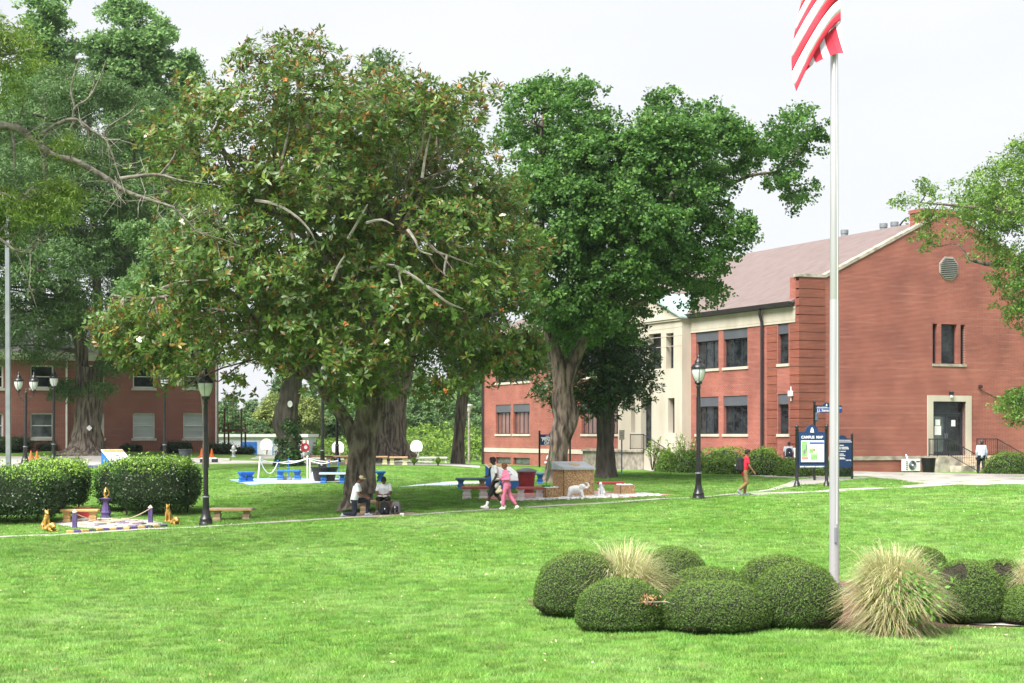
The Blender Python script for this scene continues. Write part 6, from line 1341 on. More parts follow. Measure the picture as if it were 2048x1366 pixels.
mb = MB(); mb.box(-.6*k, .5*k, -.22*k, .22*k, -.05, .012); mb.build('plinth', M['white'], t)
sitting_dog(1203, 994, 'white seated animal statue beside the red and white bench', .56, math.radians(-30), 'white', D=62.4, ears=False, name='animal_statue')
# purple pedestal with gold ornament
b = G(212, 1036); t = thing('pedestal', 'purple baluster pedestal behind the flagstones', 'pedestal', b)
mb = MB(); mb.lathe([(.2, -.05), (.2, .06), (.16, .08), (.17, .14), (.19, .19), (.16, .25), (.13, .4), (.105, .56), (.12, .6), (.17, .64), (.17, .68)], 8); mb.build('shaft', M['purple'], t); mb = MB(); mb.box(-.19, .19, -.19, .19, .68, .70); mb.build('cap', M['purple'], t)
orn = thing('gold_ornament', 'gold open finial standing on the purple pedestal', 'ornament', (b[0], b[1], b[2]+.7)); mb = MB(); mb.lathe([(.09, 0), (.09, .03), (.04, .05)], 10); mb.build('foot', M['gold'], orn)
for k in range(3): a = 2.1*k+.4; mb = MB(); mb.tube([(0, 0, .04), (.10*math.cos(a), .10*math.sin(a), .12), (.11*math.cos(a), .11*math.sin(a), .22), (.03*math.cos(a), .03*math.sin(a), .34), (0, 0, .37)], .022, 6); mb.build('scroll', M['gold'], orn)
# purple rope posts and rope
ends = []
for px, py, lab in ((149.5, 1056, 'purple rope post beside the gravel'), (301, 1046, 'purple rope post next to the gold dogs with pointed ears')):
    b = G(px, py); t = thing('rope_post', lab, 'post', b); mb = MB(); mb.box(-.07, .07, -.07, .07, -.1, .52); mb.build('shaft', M['purple'], t); mb = MB(); mb.lathe([(.1, .52), (.1, .54), (.005, .62)], 4, rot=math.pi/4); mb.build('cap', M['pinkwhite'], t); ends.append(b+np.array([0, -.06, .5]))
q = [ends[0]+(ends[1]-ends[0])*f-np.array([0, 0, .95*f*(1-f)*1.55]) for f in np.linspace(0, 1, 25)]
q = [np.array([p[0], p[1], max(p[2], Tz(p[0], p[1])+.07)]) for p in q]
rp = thing('rope', 'tan rope sagging between the two purple posts', 'rope', ends[0]); mb = MB(); mb.tube([p-ends[0] for p in q], .018, 6); mb.build('cord', M['flag_tan'], rp, smooth=True)
for p in (q[0], q[-1]): mb = MB(); mb.lathe([(.03, -.02), (.035, 0), (.03, .02)], 8, tuple(p-ends[0])); mb.build('hook', M['gold'], rp)
# flagstones of the plot, each one apart
fs = thing('flagstone_paving', 'irregular tan and purple flagstones in the gravel plot', 'paving', G(215, 1047)); r = np.random.default_rng(301); fo_ = np.array(fs.location); done = []
for k in range(600):
    px, py = r.uniform(150, 300), r.uniform(1038, 1053); g_ = G(px, py); rad = r.uniform(.17, .34)
    if (px-222)**2/85**2+(py-1046)**2/7.5**2 > 1 or any(np.hypot(g_[0]-d[0], g_[1]-d[1]) < rad+d[2]+.02 for d in done) or np.hypot(g_[0]-G(212, 1036)[0], g_[1]-G(212, 1036)[1]) < rad+.25: continue
    done.append((g_[0], g_[1], rad)); n_ = r.integers(5, 8); a0 = r.uniform(0, 6.28)
    poly = [(g_[0]-fo_[0]+rad*r.uniform(.85, 1.08)*math.cos(a0+6.28*j/n_), g_[1]-fo_[1]+rad*r.uniform(.85, 1.08)*math.sin(a0+6.28*j/n_)) for j in range(n_)]
    mb = MB(); z = g_[2]-fo_[2]; mb.prism(poly, z-.03, z+.03+r.uniform(0, .03), 'xy'); mb.build('flagstone', M['flag_tan' if r.uniform() < .68 else ('flag_purple' if r.uniform() < .6 else 'lilac_stone')], fs)
# kerb of alternating gold and purple blocks
kb = thing('painted_kerb', 'low kerb of alternating ochre and purple blocks along the path', 'kerb', G(230, 1058)); ko = np.array(kb.location); pts = [G(px, 1066.5-(px-133)*.064) for px in np.linspace(133, 332, 15)]
for i in range(14):
    a, b_ = pts[i]-ko, pts[i+1]-ko; d = Vector(b_-a); Mx = Matrix.Translation(Vector((a+b_)/2)) @ Matrix.Rotation(math.atan2(d.y, d.x), 4, 'Z'); mb = MB(); mb.bbox(-d.length/2+.004, d.length/2-.004, -.09, .09, -.05, .085, .015, Mx); mb.build('block', M['gold_matte' if i % 2 == 0 else 'purple'], kb)
# red box by the bench
b = GD(169, 58.6); t = thing('red_box', 'small red box under the ochre bench', 'box', b); mb = MB(); mb.bbox(-.24, .24, -.12, .12, -.02, .36, .015); mb.build('case', M['red_paint'], t); mb = MB(); mb.bbox(-.255, .255, -.135, .135, .36, .385, .01); mb.build('lid', M['red_bin'], t)

# exposed aggregate monument and cubes
def agg_box(px, py, w, h, dep, label, D=None, top='gravel', rot=.42, name='planter_box', cat='planter'):
    b = G(px, py) if D is None else GD(px, D); t = thing(name, label, cat, b, rot)
    for q in ((-w/2, w/2, -dep/2, -dep/2+.05), (-w/2, w/2, dep/2-.05, dep/2), (-w/2, -w/2+.05, -dep/2+.053, dep/2-.053), (w/2-.05, w/2, -dep/2+.053, dep/2-.053)): mb = MB(); mb.box(q[0], q[1], q[2], q[3], -.08, h); mb.build('side_panel', M['aggregate'], t)
    mb = MB(); mb.tube([(-w/2-.004, -dep/2-.004, -.05), (-w/2-.004, -dep/2-.004, h)], .012, 6); mb.build('corner_trim', M['dark_metal'], t)
    if top == 'gravel':
        r = np.random.default_rng(int(px)); mb = MB(); mb.box(-w/2+.05, w/2-.05, -dep/2+.05, dep/2-.05, h-.1, h-.03); mb.build('fill', M['white_gravel'], t)
        mb = MB()
        for k in range(70): x, y = r.uniform(-w/2+.05, w/2-.05), r.uniform(-dep/2+.05, dep/2-.05); s_ = r.uniform(.03, .06); mb.lathe([(s_*.4, -s_*.5), (s_, 0), (s_*.5, s_*.5)], 6, (x, y, h-.01+r.uniform(-.01, .03)), 1, .8, r.uniform(0, 6))
        tag(mb.build('stones', M['white'], t), kind='stuff')
    return t
t = agg_box(1147, 996, 1.28, 1.0, .95, 'large exposed aggregate monument with a slanted grey metal top', D=62.8, top=None, name='monument', cat='monument')
mb = MB(); mb.add([(-.68, -.52, 1.0), (.68, -.52, 1.0), (.68, .52, 1.0), (-.68, .52, 1.0), (-.68, -.52, 1.07), (.68, -.52, 1.07), (.68, .52, 1.3), (-.68, .52, 1.3)], [(0, 3, 2, 1), (4, 5, 6, 7), (0, 1, 5, 4), (1, 2, 6, 5), (2, 3, 7, 6), (3, 0, 4, 7)]); tp = mb.build('slanted_top', M['steel_top'], t)
mb = MB(); mb.lathe([(.22, 0), (.22, .012), (.02, .014)], 18); o = mb.build('emblem', M['tan_stone'], tp); o.location = (.05, .05, 1.2); o.rotation_euler.x = math.atan2(.23, 1.04)
agg_box(1101, 999, .62, .38, .5, 'low exposed aggregate cube holding white stones left of the monument', D=61.6)
agg_box(1249, 992, .62, .36, .55, 'low exposed aggregate cube holding white stones right of the white statue', D=63.4)
# loose white stones along the monument
r = np.random.default_rng(311); mb = MB(); so = G(1150, 999)
for k in range(420):
    px = r.uniform(1030, 1322); mid = np.interp(px, [1030, 1120, 1240, 1322], [1001, 997.5, 994, 990.5]); g_ = G(px, mid+r.normal()*1.3); s_ = r.uniform(.025, .06); mb.lathe([(s_*.4, -s_*.5), (s_, 0), (s_*.6, s_*.45)], 6, tuple(g_-so+np.array([0, 0, .02])), 1, .8, r.uniform(0, 6))
o = mb.build('white_stones', M['white'], None, loc=so); tag(o, 'loose white stones edging the monument plot', 'stones', kind='stuff')
# slanted blue boxes
def blue_box(px, py, D, w, h0, h1, label, dep=.9, rot=.25):
    b = GD(px, D); t = thing('slanted_box', label, 'monument', b, rot); mb = MB(); mb.prism([(-dep/2, -.1), (dep/2, -.1), (dep/2, h1), (-dep/2, h0)], -w/2, w/2, 'yz'); mb.build('case', M['blue'], t)
    sl = math.atan2(h1-h0, dep); mb = MB(); L_ = math.hypot(dep, h1-h0); mb.bbox(-w/2-.03, w/2+.03, -L_/2-.02, L_/2+.02, 0, .04, .01); o = mb.build('slanted_top', M['white'], t); o.location = (0, 0, (h0+h1)/2+.005); o.rotation_euler.x = sl
    mb = MB(); mb.box(-w/2, w/2, L_/2-.22, L_/2-.02, .041, .047); mb.build('gold_band', M['gold_matte'], o)
    mb = MB(); mb.tube([(.05+.2*math.cos(a), -.05+.17*math.sin(a), .045) for a in np.linspace(0, 5.6, 12)], .03, 6); mb.tube([(-.3, -.25, .045), (-.1, 0, .045), (.1, -.2, .045)], .022, 6); mb.build('emblem', M['steel_top'], o); return t
blue_box(235, 930, 84, 1.35, .25, 1.0, 'blue slanted monument with gold banded white top behind the privet hedge', .9, .95)
blue_box(1010, 968, 67.5, 1.3, .3, .95, 'blue slanted box with white sloping top behind the walkers', 1.0, .85)
# chain posts and chains in the blue plot
cp = [(516, 962, 'white', 1.0), (555.5, 961, 'blue', .85), (577.5, 958, 'blue', .85), (615, 959.5, 'white', 1.0), (620, 960.5, 'white', .92), (658, 962, 'blue', .85), (676, 958, 'blue', .85)]; tops = []
labs = ['leaning white chain post at the left end of the blue plot', 'blue chain post in front of the bright blue bench', 'blue chain post in the middle of the white paving', 'white chain post beside the black tub', 'shorter white chain post next to the black tub', 'thin blue chain post in front of the dotted bench', 'thin blue chain post near the magnolia trunk']
for (px, py, c_, h), lab in zip(cp, labs):
    b = G(px, py); t = thing('chain_post', lab, 'post', b); mb = MB(); ln_ = .09 if px == 516 else 0; mb.tube([(0, 0, -.05), (ln_, 0, h)], .035 if c_ == 'white' else .022, 8); mb.build('shaft', M[c_], t); mb = MB(); mb.lathe([(.045, 0), (.05, .02), (.01, .06)], 8, (ln_, 0, h)); mb.build('cap', M[c_], t); tops.append(b+np.array([ln_, 0, h-.05]))
for i, (a, b_, sag, lab) in enumerate(((0, 1, .55, 'deeply sagging white chain at the left of the blue plot'), (0, 2, .1, 'upper white chain behind the deeply sagging one'), (1, 3, .12, 'white chain across the bright blue bench'), (2, 3, .06, 'white chain behind the bright blue bench'), (4, 5, .08, 'white chain in front of the black tub'), (3, 6, .08, 'white chain behind the black tub'))):
    A_, B_ = tops[a], tops[b_]; t = thing('chain', lab, 'chain', A_); mb = MB(); mb.tube([(B_-A_)*f-np.array([0, 0, sag*4*f*(1-f)]) for f in np.linspace(0, 1, 19)], .02, 6); mb.build('links', M['white'], t, smooth=True)
    for f in (0, 1): mb = MB(); mb.lathe([(.02, -.03), (.028, 0), (.02, .03)], 8, tuple((B_-A_)*f)); mb.build('hook', M['white'], t)
b = GD(649, 71.8); t = thing('black_tub', 'low black tub behind the chain posts', 'tub', b); mb = MB(); mb.lathe([(.42, -.05), (.5, .3), (.58, .56), (.61, .57), (.61, .62), (.55, .62), (.52, .5)], 20); mb.build('shell', M['black_plastic'], t, smooth=True); mb = MB(); mb.lathe([(.5, .5), (.02, .52)], 16); mb.build('soil', M['mulch'], t)
for i, (px, py, lab) in enumerate(((571.5, 960.5, 'small white spotlight at the left of the row on the white paving'), (580.5, 960.5, 'small white spotlight at the middle of the row on the white paving'), (591, 960.5, 'small white spotlight before the leg of the bright blue bench'), (655, 961, 'small white spotlight under the dotted bench'), (625, 958, 'white bottle beside the black tub'))):
    b = G(px, py); t = thing('ground_spotlight' if i < 4 else 'bottle', lab, 'spotlight' if i < 4 else 'bottle', b); mb = MB(); mb.lathe([(.03, 0), (.07, .05), (.075, .12), (.06, .16), (.01, .18)] if i < 4 else [(.07, 0), (.07, .2), (.03, .27), (.03, .32)], 10); mb.build('body', M['white'], t); mb = MB(); mb.lathe([(.05, -.02), (.05, .02)], 8); mb.build('foot', M['black_plastic'], t)

# bins
def bin_(px, py, D, r0, r1, h, mat, label, lid=None, slats=False, name='litter_bin'):
    b = G(px, py) if D is None else GD(px, D); t = thing(name, label, 'bin', b)
    if not slats: mb = MB(); mb.lathe([(r0, -.03), (r1, h), (r1+.03, h+.005), (r1+.03, h+.05), (r1-.03, h+.05), (r1-.05, h-.1)], 20); mb.build('shell', M[mat], t, smooth=True)
    else:
        mb = MB(); mb.lathe([(r0*.9, -.02), (r1*.78, h*.95), (r1*.6, h*.95)], 20); mb.build('liner', M['black_plastic'], t)
        for k in range(22): a = 6.283*k/22; mb = MB(); mb.box(-.03, .03, -.012, .012, 0, h, Matrix.Rotation(a, 4, 'Z') @ Matrix.Translation((0, r0, 0)) @ Matrix.Rotation(-math.atan2(r1-r0, h), 4, 'X')); mb.build('slat', M[mat], t)
        for z, r_ in ((.08, r0+.012), (h*.55, (r0+r1)/2+.012), (h, r1+.012)): mb = MB(); mb.lathe([(r_, z-.02), (r_+.015, z-.02), (r_+.015, z+.02), (r_, z+.02)], 22); mb.build('hoop', M[mat], t)
    if lid: mb = MB(); mb.lathe([(r1+.05, h+.05), (r1+.05, h+.1), (r1*.8, h+.16), (r1*.3, h+.2), (.02, h+.2)], 20); mb.build('lid', M[lid], t, smooth=True)
bin_(1053, 985, 64.5, .26, .35, .78, 'red_bin', 'maroon drum bin with a dark lid behind the red and white bench', 'galv')
bin_(370.5, 929, 93, .27, .36, .72, 'grey_bin', 'charcoal bin standing by the drive in front of the dormitory')
bin_(1857, 949, 86.3, .28, .36, .82, 'black', 'black slatted bin at the foot of the hall steps', None, True)
# cones and low plank
for i, (px, D_, lab) in enumerate(((62, 95.5, 'orange traffic cone next to the twin lamp post'), (74, 95.5, 'orange traffic cone beside the first one on the drive'), (403.5, 100, 'orange traffic cone behind the white plank'), (423.5, 100.3, 'orange traffic cone nearer the dormitory corner shrub'))):
    b = GD(px, D_); t = thing('traffic_cone', lab, 'cone', b, 0, 'orange traffic cones by the drive'); mb = MB(); mb.lathe([(.14, .03), (.03, .52), (.01, .53)], 14); mb.build('body', M['orange'], t, smooth=True); mb = MB(); mb.bbox(-.19, .19, -.19, .19, -.02, .035, .01); mb.build('foot', M['orange'], t)
b = GD(418, 93.5); t = thing('plank_seat', 'white plank resting on dark blocks by the drive', 'plank', b); mb = MB(); mb.bbox(-.45, .45, -.16, .16, .2, .27, .01); mb.build('plank', M['white'], t)
for x in (-.33, .33): mb = MB(); mb.bbox(x-.16, x+.16, -.14, .14, -.05, .2, .01); mb.build('block', M['black_plastic'], t)
# hydrants
def hydrant(px, py, D, m1, m2, label, k=1.):
    b = G(px, py) if D is None else GD(px, D); t = thing('fire_hydrant', label, 'hydrant', b); t.scale = (k, k, k); mb = MB(); mb.lathe([(.17, -.03), (.17, .04), (.12, .06), (.105, .1), (.105, .52), (.14, .53), (.14, .57)], 14); mb.build('barrel', M[m1], t, smooth=True); mb = MB(); mb.lathe([(.135, .57), (.135, .61), (.12, .68), (.07, .75), (.04, .77), (.04, .82), (.01, .83)], 14); mb.build('bonnet', M[m2], t, smooth=True)
    for s in (-1, 1): mb = MB(); mb.tube([(s*.09, 0, .42), (s*.2, 0, .42)], [.06, .06], 10); mb.build('outlet', M[m2], t)
    mb = MB(); mb.tube([(0, -.09, .36), (0, -.22, .36)], .075, 10); mb.build('outlet', M[m2], t)
hydrant(1098.5, 948, 80, 'red_paint', 'hydrant_silver', 'red fire hydrant with a silver bonnet beside the maple', 1.15); hydrant(467, 922, 101, 'hydrant_silver', 'hydrant_silver', 'silver fire hydrant between the corner shrubs', .95)
# basketball hoops
for px, cy, D_, lab in ((533, 890, 128, 'white fan shaped basketball hoop in front of the portable building'), (676, 895, 128, 'white basketball hoop half hidden by the huge oak'), (833, 893, 124, 'white fan shaped basketball hoop by the rough growth')):
    b = GD(px, D_); t = thing('basketball_hoop', lab, 'hoop', b, 0, 'fan shaped basketball hoops'); zc_ = ZC+(HZ-cy)/S(D_)-b[2]; k = 12.3/S(D_)
    poly = [(k*math.cos(a), k*1.05*math.sin(a)) for a in np.linspace(-.2, math.pi+.2, 14)]+[(-k*.85, -k*.75), (-k*.35, -k*.85), (k*.35, -k*.85), (k*.85, -k*.75)]
    mb = MB(); mb.prism([(a, z+zc_) for a, z in poly], -.04, .04); mb.build('backboard', M['white'], t); mb = MB(); mb.tube([(0, .3, -.3), (0, .3, zc_-.3), (0, .06, zc_-.2)], .06, 8); mb.build('pole', M['dark_metal'], t)
    mb = MB(); mb.tube([(.22*math.cos(a), -.28+.22*math.sin(a), zc_-.38) for a in np.linspace(0, 6.2, 16)], .018, 5); mb.build('rim', M['red_paint'], t); mb = MB(); [mb.tube([(.22*math.cos(a), -.28+.22*math.sin(a), zc_-.38), (.13*math.cos(a+.3), -.28+.13*math.sin(a+.3), zc_-.78)], .012, 4) for a in np.linspace(0, 6.28, 9)[:-1]]; mb.build('net', M['white'], t)
b = GD(610, 112); t = thing('round_sign', 'round red sign with a white disc by the court', 'sign', b); mb = MB(); mb.tube([(0, .05, -.2), (0, .05, .6)], .03, 6); mb.build('post', M['dark_metal'], t); mb = MB(); mb.lathe([(.3, -.03), (.31, 0), (.3, .03)], 20); o = mb.build('disc', M['red_paint'], t); o.location = (0, 0, .62); o.rotation_euler.x = math.pi/2
mb = MB(); mb.lathe([(.12, 0), (.12, .01)], 14); q_ = mb.build('mark', M['white'], o); q_.location = (.05, 0.02, .03)
b = GD(597, 122); t = thing('barricade', 'red and white striped barricade behind the ivy clad tree', 'barricade', b)
for i in range(2): mb = MB(); mb.box(-.75, .75, -.02, .02, .45+.55*i, .75+.55*i); pl = mb.build('board', M['white'], t); [MB().box(-.7+.3*k, -.58+.3*k, -.026, -.02, .46+.55*i, .74+.55*i).build('stripe', M['red_paint'], pl) for k in range(5)]
for x in (-.7, .7): mb = MB(); mb.tube([(x, .06, -.1), (x, .06, 1.35)], .03, 6); mb.build('leg', M['galv'], t)
b = GD(845, 114); t = thing('low_wall', 'low white boarded rail along the court edge', 'rail', b); mb = MB(); mb.box(-2.2, 1.7, -.05, .05, .3, .42); mb.build('board', M['white_paint'], t)
for x in (-2.1, -.9, .4, 1.6): mb = MB(); mb.box(x-.05, x+.05, .055, .12, -.2, .42); mb.build('post', M['white_paint'], t)
# air conditioner at the hall wall
uA = B.u(1809); ac = thing('air_conditioner', 'white outdoor air conditioning unit with round fan grille against the hall', 'air conditioner', (B.X0+uA*CA+.55*SA, B.Y0+uA*SA-.55*CA, Tz(B.X0+uA*CA, B.Y0+uA*SA)), AL); w_ = 37/S(91)/2; h_ = .72
mb = MB(); mb.bbox(-w_, w_, -.18, .18, .06, h_, .02); cs = mb.build('case', M['white'], ac); fx_ = -w_*.08; r_ = .25
for k in range(6): mb = MB(); mb.tube([(fx_+r_*(k+1)/6*math.cos(a), -.195, h_*.54+r_*(k+1)/6*math.sin(a)) for a in np.linspace(0, 6.28, 20)], .009, 4); mb.build('grille_ring', M['galv'], cs)
mb = MB(); mb.lathe([(r_, 0), (r_, .008)], 20); o = mb.build('fan_opening', M['grey_bin'], cs); o.location = (fx_, -.181, h_*.54); o.rotation_euler.x = math.pi/2
mb = MB(); mb.lathe([(.06, 0), (.06, .03), (.02, .035)], 12); o = mb.build('fan_hub', M['white'], cs); o.location = (fx_, -.19, h_*.54); o.rotation_euler.x = math.pi/2
for k in range(5): mb = MB(); mb.box(-w_+.04, -w_+.15, -.187, -.181, .15+.1*k, .2+.1*k); mb.build('vent', M['grey_bin'], cs)
for x in (-w_*.7, w_*.7): mb = MB(); mb.box(x-.05, x+.05, -.16, .16, -.1, .06); mb.build('foot', M['grey_bin'], ac)
mb = MB(); mb.bbox(w_*.42, w_*.92, -.186, -.179, h_-.17, h_-.1, .002); mb.build('badge', M['royal'], cs)
mb = MB(); mb.tube([(0, .18, h_-.1), (0, .3, h_), (0, .42, h_+.25)], .04, 7); mb.build('pipe', M['white'], ac)

# ------------------------------------------------------------------ signs
def text(s, size, mat, parent, loc, align='CENTER', bold=.0, sx=1.):
    cu = bpy.data.curves.new('t', 'FONT'); cu.body = s; cu.size = size; cu.align_x = align; cu.extrude = .003; cu.offset = bold
    o = link('tmp_text', cu); dg = bpy.context.evaluated_depsgraph_get(); me = bpy.data.meshes.new_from_object(o.evaluated_get(dg)); bpy.data.objects.remove(o); bpy.data.curves.remove(cu)
    me.name = 'lettering'; me.materials.clear(); me.materials.append(M[mat]); q = link('lettering', me, parent); q.rotation_euler.x = math.pi/2; q.location = loc; q.scale.x = sx; return q
def bell(parent, x, z, k, y):
    mb = MB(); mb.prism([(x+a*k, z+b_*k) for a, b_ in ((-.5, 0), (.5, 0), (.42, .18), (.36, .3), (.32, .8), (.2, 1.0), (.1, 1.06), (.08, 1.25), (-.08, 1.25), (-.1, 1.06), (-.2, 1.0), (-.32, .8), (-.36, .3), (-.42, .18))], y-.012, y); return mb.build('bell_emblem', M['sign_white'], parent)
def arch_panel(w, z0, z1, cx_, cr, ch, d):
    """board with a raised round crest"""
    pts = [(-w, z0), (w, z0), (w, z1)]+[(cx_+cr*math.cos(a), z1+ch*math.sin(a)) for a in np.linspace(0, math.pi, 13)]+[(-w, z1)]
    mb = MB(); mb.prism(pts, -d, d); return mb
def sign_post(t, x, h, r=.07, flare=True):
    mb = MB(); mb.lathe([(.17, -.1), (.17, .04), (.13, .07), (.12, .16), (.085, .22), (r, .26), (r, h-.22), (r*1.3, h-.2), (r*1.3, h-.17), (r*.8, h-.15), (r*1.15, h-.09), (r*1.15, h-.04), (r*.5, h), (.01, h+.03)] if flare else [(r, -.1), (r, h-.2), (r*1.4, h-.17), (r*.8, h-.14), (r*1.2, h-.08), (r*.9, h-.02), (.01, h+.02)], 12, (x, 0, 0)); return mb.build('post', M['black'], t, smooth=True)
b = G(1594, 974); s = S(b[1]); t = thing('campus_map_sign', 'navy campus map board between two black posts', 'sign', b, .06); W = 58/s/2; b_off = W
zz = lambda py: (974-py)/s
sign_post(t, 0, zz(850)); sign_post(t, 60/s, zz(849)); cx0 = 30/s
pn = arch_panel(W*.93, zz(936), zz(864), 0, .27, .30, .045).build('board', M['navy'], t); pn.location.x = cx0
mb = MB(); mb.box(-W*.88, W*.88, -.075, -.046, zz(926), zz(880)); fr_ = mb.build('map_frame', M['navy'], pn)
mb = MB(); mb.box(-W*.78, W*.82, -.085, -.076, zz(924), zz(881)); mp_ = mb.build('map_sheet', M['paper'], pn)
mg1 = pm('map green', (.28, .50, .22), (.16, .36, .12), 14, .7); mg2 = pm('map pale', (.62, .66, .5), (.5, .56, .4), 9, .7); r = np.random.default_rng(321)
for k, (x0, x1, z0, z1, m_) in enumerate(((-.74, -.35, .25, .95, mg1), (-.35, .38, .35, .72, mg2), (-.1, .36, .1, .36, mg1), (-.2, .8, .84, .92, M['royal']), (-.74, -.3, .12, .24, M['red_slab']), (-.2, .05, .42, .62, mg1), (.05, .2, .5, .62, M['tan_stone']), (-.62, -.5, .4, .55, M['galv']), (-.45, -.38, .55, .8, M['galv']))):
    h_ = zz(881)-zz(924); mb = MB(); mb.box(x0*W, x1*W, -.088-.001*k, -.0855, zz(924)+z0*h_, zz(924)+z1*h_); mb.build('map_patch', m_, mp_)
text('CAMPUS  MAP', .155, 'sign_white', pn, (0, -.05, zz(877)), bold=.004, sx=.92); text("SAINT AUGUSTINE'S UNIVERSITY", .072, 'sign_white', pn, (0, -.05, zz(934.5)), bold=.003, sx=.95); bell(pn, 0, zz(866)+.02, .17, -.047)
# directory board behind
b = GD(1704, 76); s = S(76); t = thing('directory_sign', 'navy directory board with white lines of names behind the flagpole', 'sign', b, .02); zz = lambda py: ZC+(HZ-py)/s-b[2]
sign_post(t, -40/s, zz(868), .055, False); sign_post(t, 0, zz(867), .055, False); pn = arch_panel(20/s, zz(935), zz(877), 0, .2, .16, .04).build('board', M['navy'], t); pn.location.x = -20/s
mb = MB(); mb.box(-19/s, 19/s, -.05, -.041, zz(884.5), zz(883.2)); mb.build('rule', M['sign_white'], pn)
text("SAINT AUGUSTINE'S UNIVERSITY", .055, 'sign_white', pn, (0, -.044, zz(881.5)), bold=.003)
for py, x0, x1, h_ in ((891, -14, 3, 2), (895, -16, 12, 2.2), (898, -16, 13, 2.2), (903, -14, 7, 2), (908.5, -14, 3, 2), (911.5, -16, 6, 2), (916, -14, 4, 1.8), (918, -16, 6, 1.8)):   # names too small to read
    for a_, b_ in ((x0, (x0+x1)/2-1), ((x0+x1)/2, x1)): mb = MB(); mb.box(a_/s, b_/s, -.05, -.041, zz(py)-.012, zz(py)+h_/s*.6); mb.build('name_line', M['sign_white'], pn)
text('CENTER', .07, 'sign_white', pn, (18/s, -.044, zz(921.5)), 'RIGHT', .003)
# street name sign
b = GD(1629, 74); s = S(74); t = thing('hall_name_sign', 'blue name sign bracketed on a tall black post behind the campus map', 'sign', b, .02); zz = lambda py: ZC+(HZ-py)/s-b[2]
sign_post(t, 0, zz(802), .055, False); pn = arch_panel(26/s, zz(820.5), zz(815.5), 0, .01, .005, .03)
pn = arch_panel(26/s, zz(825), zz(811), -5/s, .17, .13, .03).build('board', M['navy'], t); pn.location.x = 29/s
mb = MB(); mb.box(-25/s, 25/s, -.04, -.031, zz(824.5), zz(816.5)); mb.build('name_panel', M['royal'], pn); mb = MB(); mb.box(-25/s, 25/s, -.042, -.031, zz(816.4), zz(815.4)); mb.build('rule', M['sign_white'], pn)
text('J.J. Sansom', .165, 'sign_white', pn, (-25/s+.02, -.043, zz(823)), 'LEFT', .004); text("SAINT AUGUSTINE'S", .05, 'sign_white', pn, (-25/s+.02, -.034, zz(815)), 'LEFT', .002); bell(pn, -5/s, zz(811)-.02, .085, -.031)
mb = MB(); mb.lathe([(.0, 0), (.09, .05), (.08, .35), (.01, .42)], 8, (.09, 0, zz(843))); mb.build('planter_globe', M['blue_slate'], t)
# hall sign behind the maple
b = GD(1079, 104); s = S(104); t = thing('hall_name_sign', 'navy hall name board on black posts behind the maple trunk', 'sign', b, AL*.3); zz = lambda py: ZC+(HZ-py)/s-b[2]
sign_post(t, 0, zz(861), .06, False); sign_post(t, 62/s, zz(861), .06, False); pn = arch_panel(29/s, zz(890), zz(869), 0, .36, .28, .04).build('board', M['navy'], t); pn.location.x = 31/s
mb = MB(); mb.box(-28/s, 28/s, -.05, -.041, zz(876.3), zz(874.6)); mb.build('rule', M['sign_white'], pn)
text("SAINT AUGUSTINE'S UNIVERSITY", .08, 'sign_white', pn, (0, -.044, zz(873.2)), bold=.003); text('PENICK HALL', .27, 'sign_white', pn, (0, -.044, zz(882.3)), bold=.006); text('OF SCIENCE', .25, 'sign_white', pn, (0, -.044, zz(889)), bold=.006); bell(pn, 0, zz(870), .26, -.041)
# small white sign on a blue post
b = GD(1243.5, 80); s = S(80); t = thing('parking_sign', 'small white sign on a thin blue post before the entrance', 'sign', b); zz = lambda py: ZC+(HZ-py)/s-b[2]; mb = MB(); mb.tube([(0, 0, -.2), (0, 0, zz(864))], .032, 8); mb.build('post', M['blue_faded'], t); mb = MB(); mb.bbox(-.13, .13, -.05, -.033, zz(879.5), zz(860), .004); pl = mb.build('plate', M['pinkwhite'], t)
for z in (zz(866), zz(871), zz(875)): mb = MB(); mb.box(-.09, .09, -.054, -.051, z-.006, z+.006); mb.build('line', M['pinkred'], pl)
# broom leaning on the maple
b = GD(1094, 62.2); t = thing('broom', 'green handled broom standing on the aggregate cube and leaning on the maple', 'broom', (P(1092, 0, 61.6)[0], 61.6, GD(1101, 61.6)[2]+.38)); h_ = 84/S(62); mb = MB(); mb.tube([(0, 0, .08), (.28, .15, h_*.86)], .016, 7); mb.build('handle', M['green_handle'], t); mb = MB(); mb.tube([(.28, .15, h_*.86), (.31, .17, h_)], .018, 7); mb.build('grip', M['yellow'], t); mb = MB(); mb.bbox(-.16, .16, -.04, .04, .03, .1, .01); mb.build('head', M['green_handle'], t); mb = MB(); mb.box(-.17, .17, -.05, .05, -.03, .03); mb.build('bristles', M['black_plastic'], t)
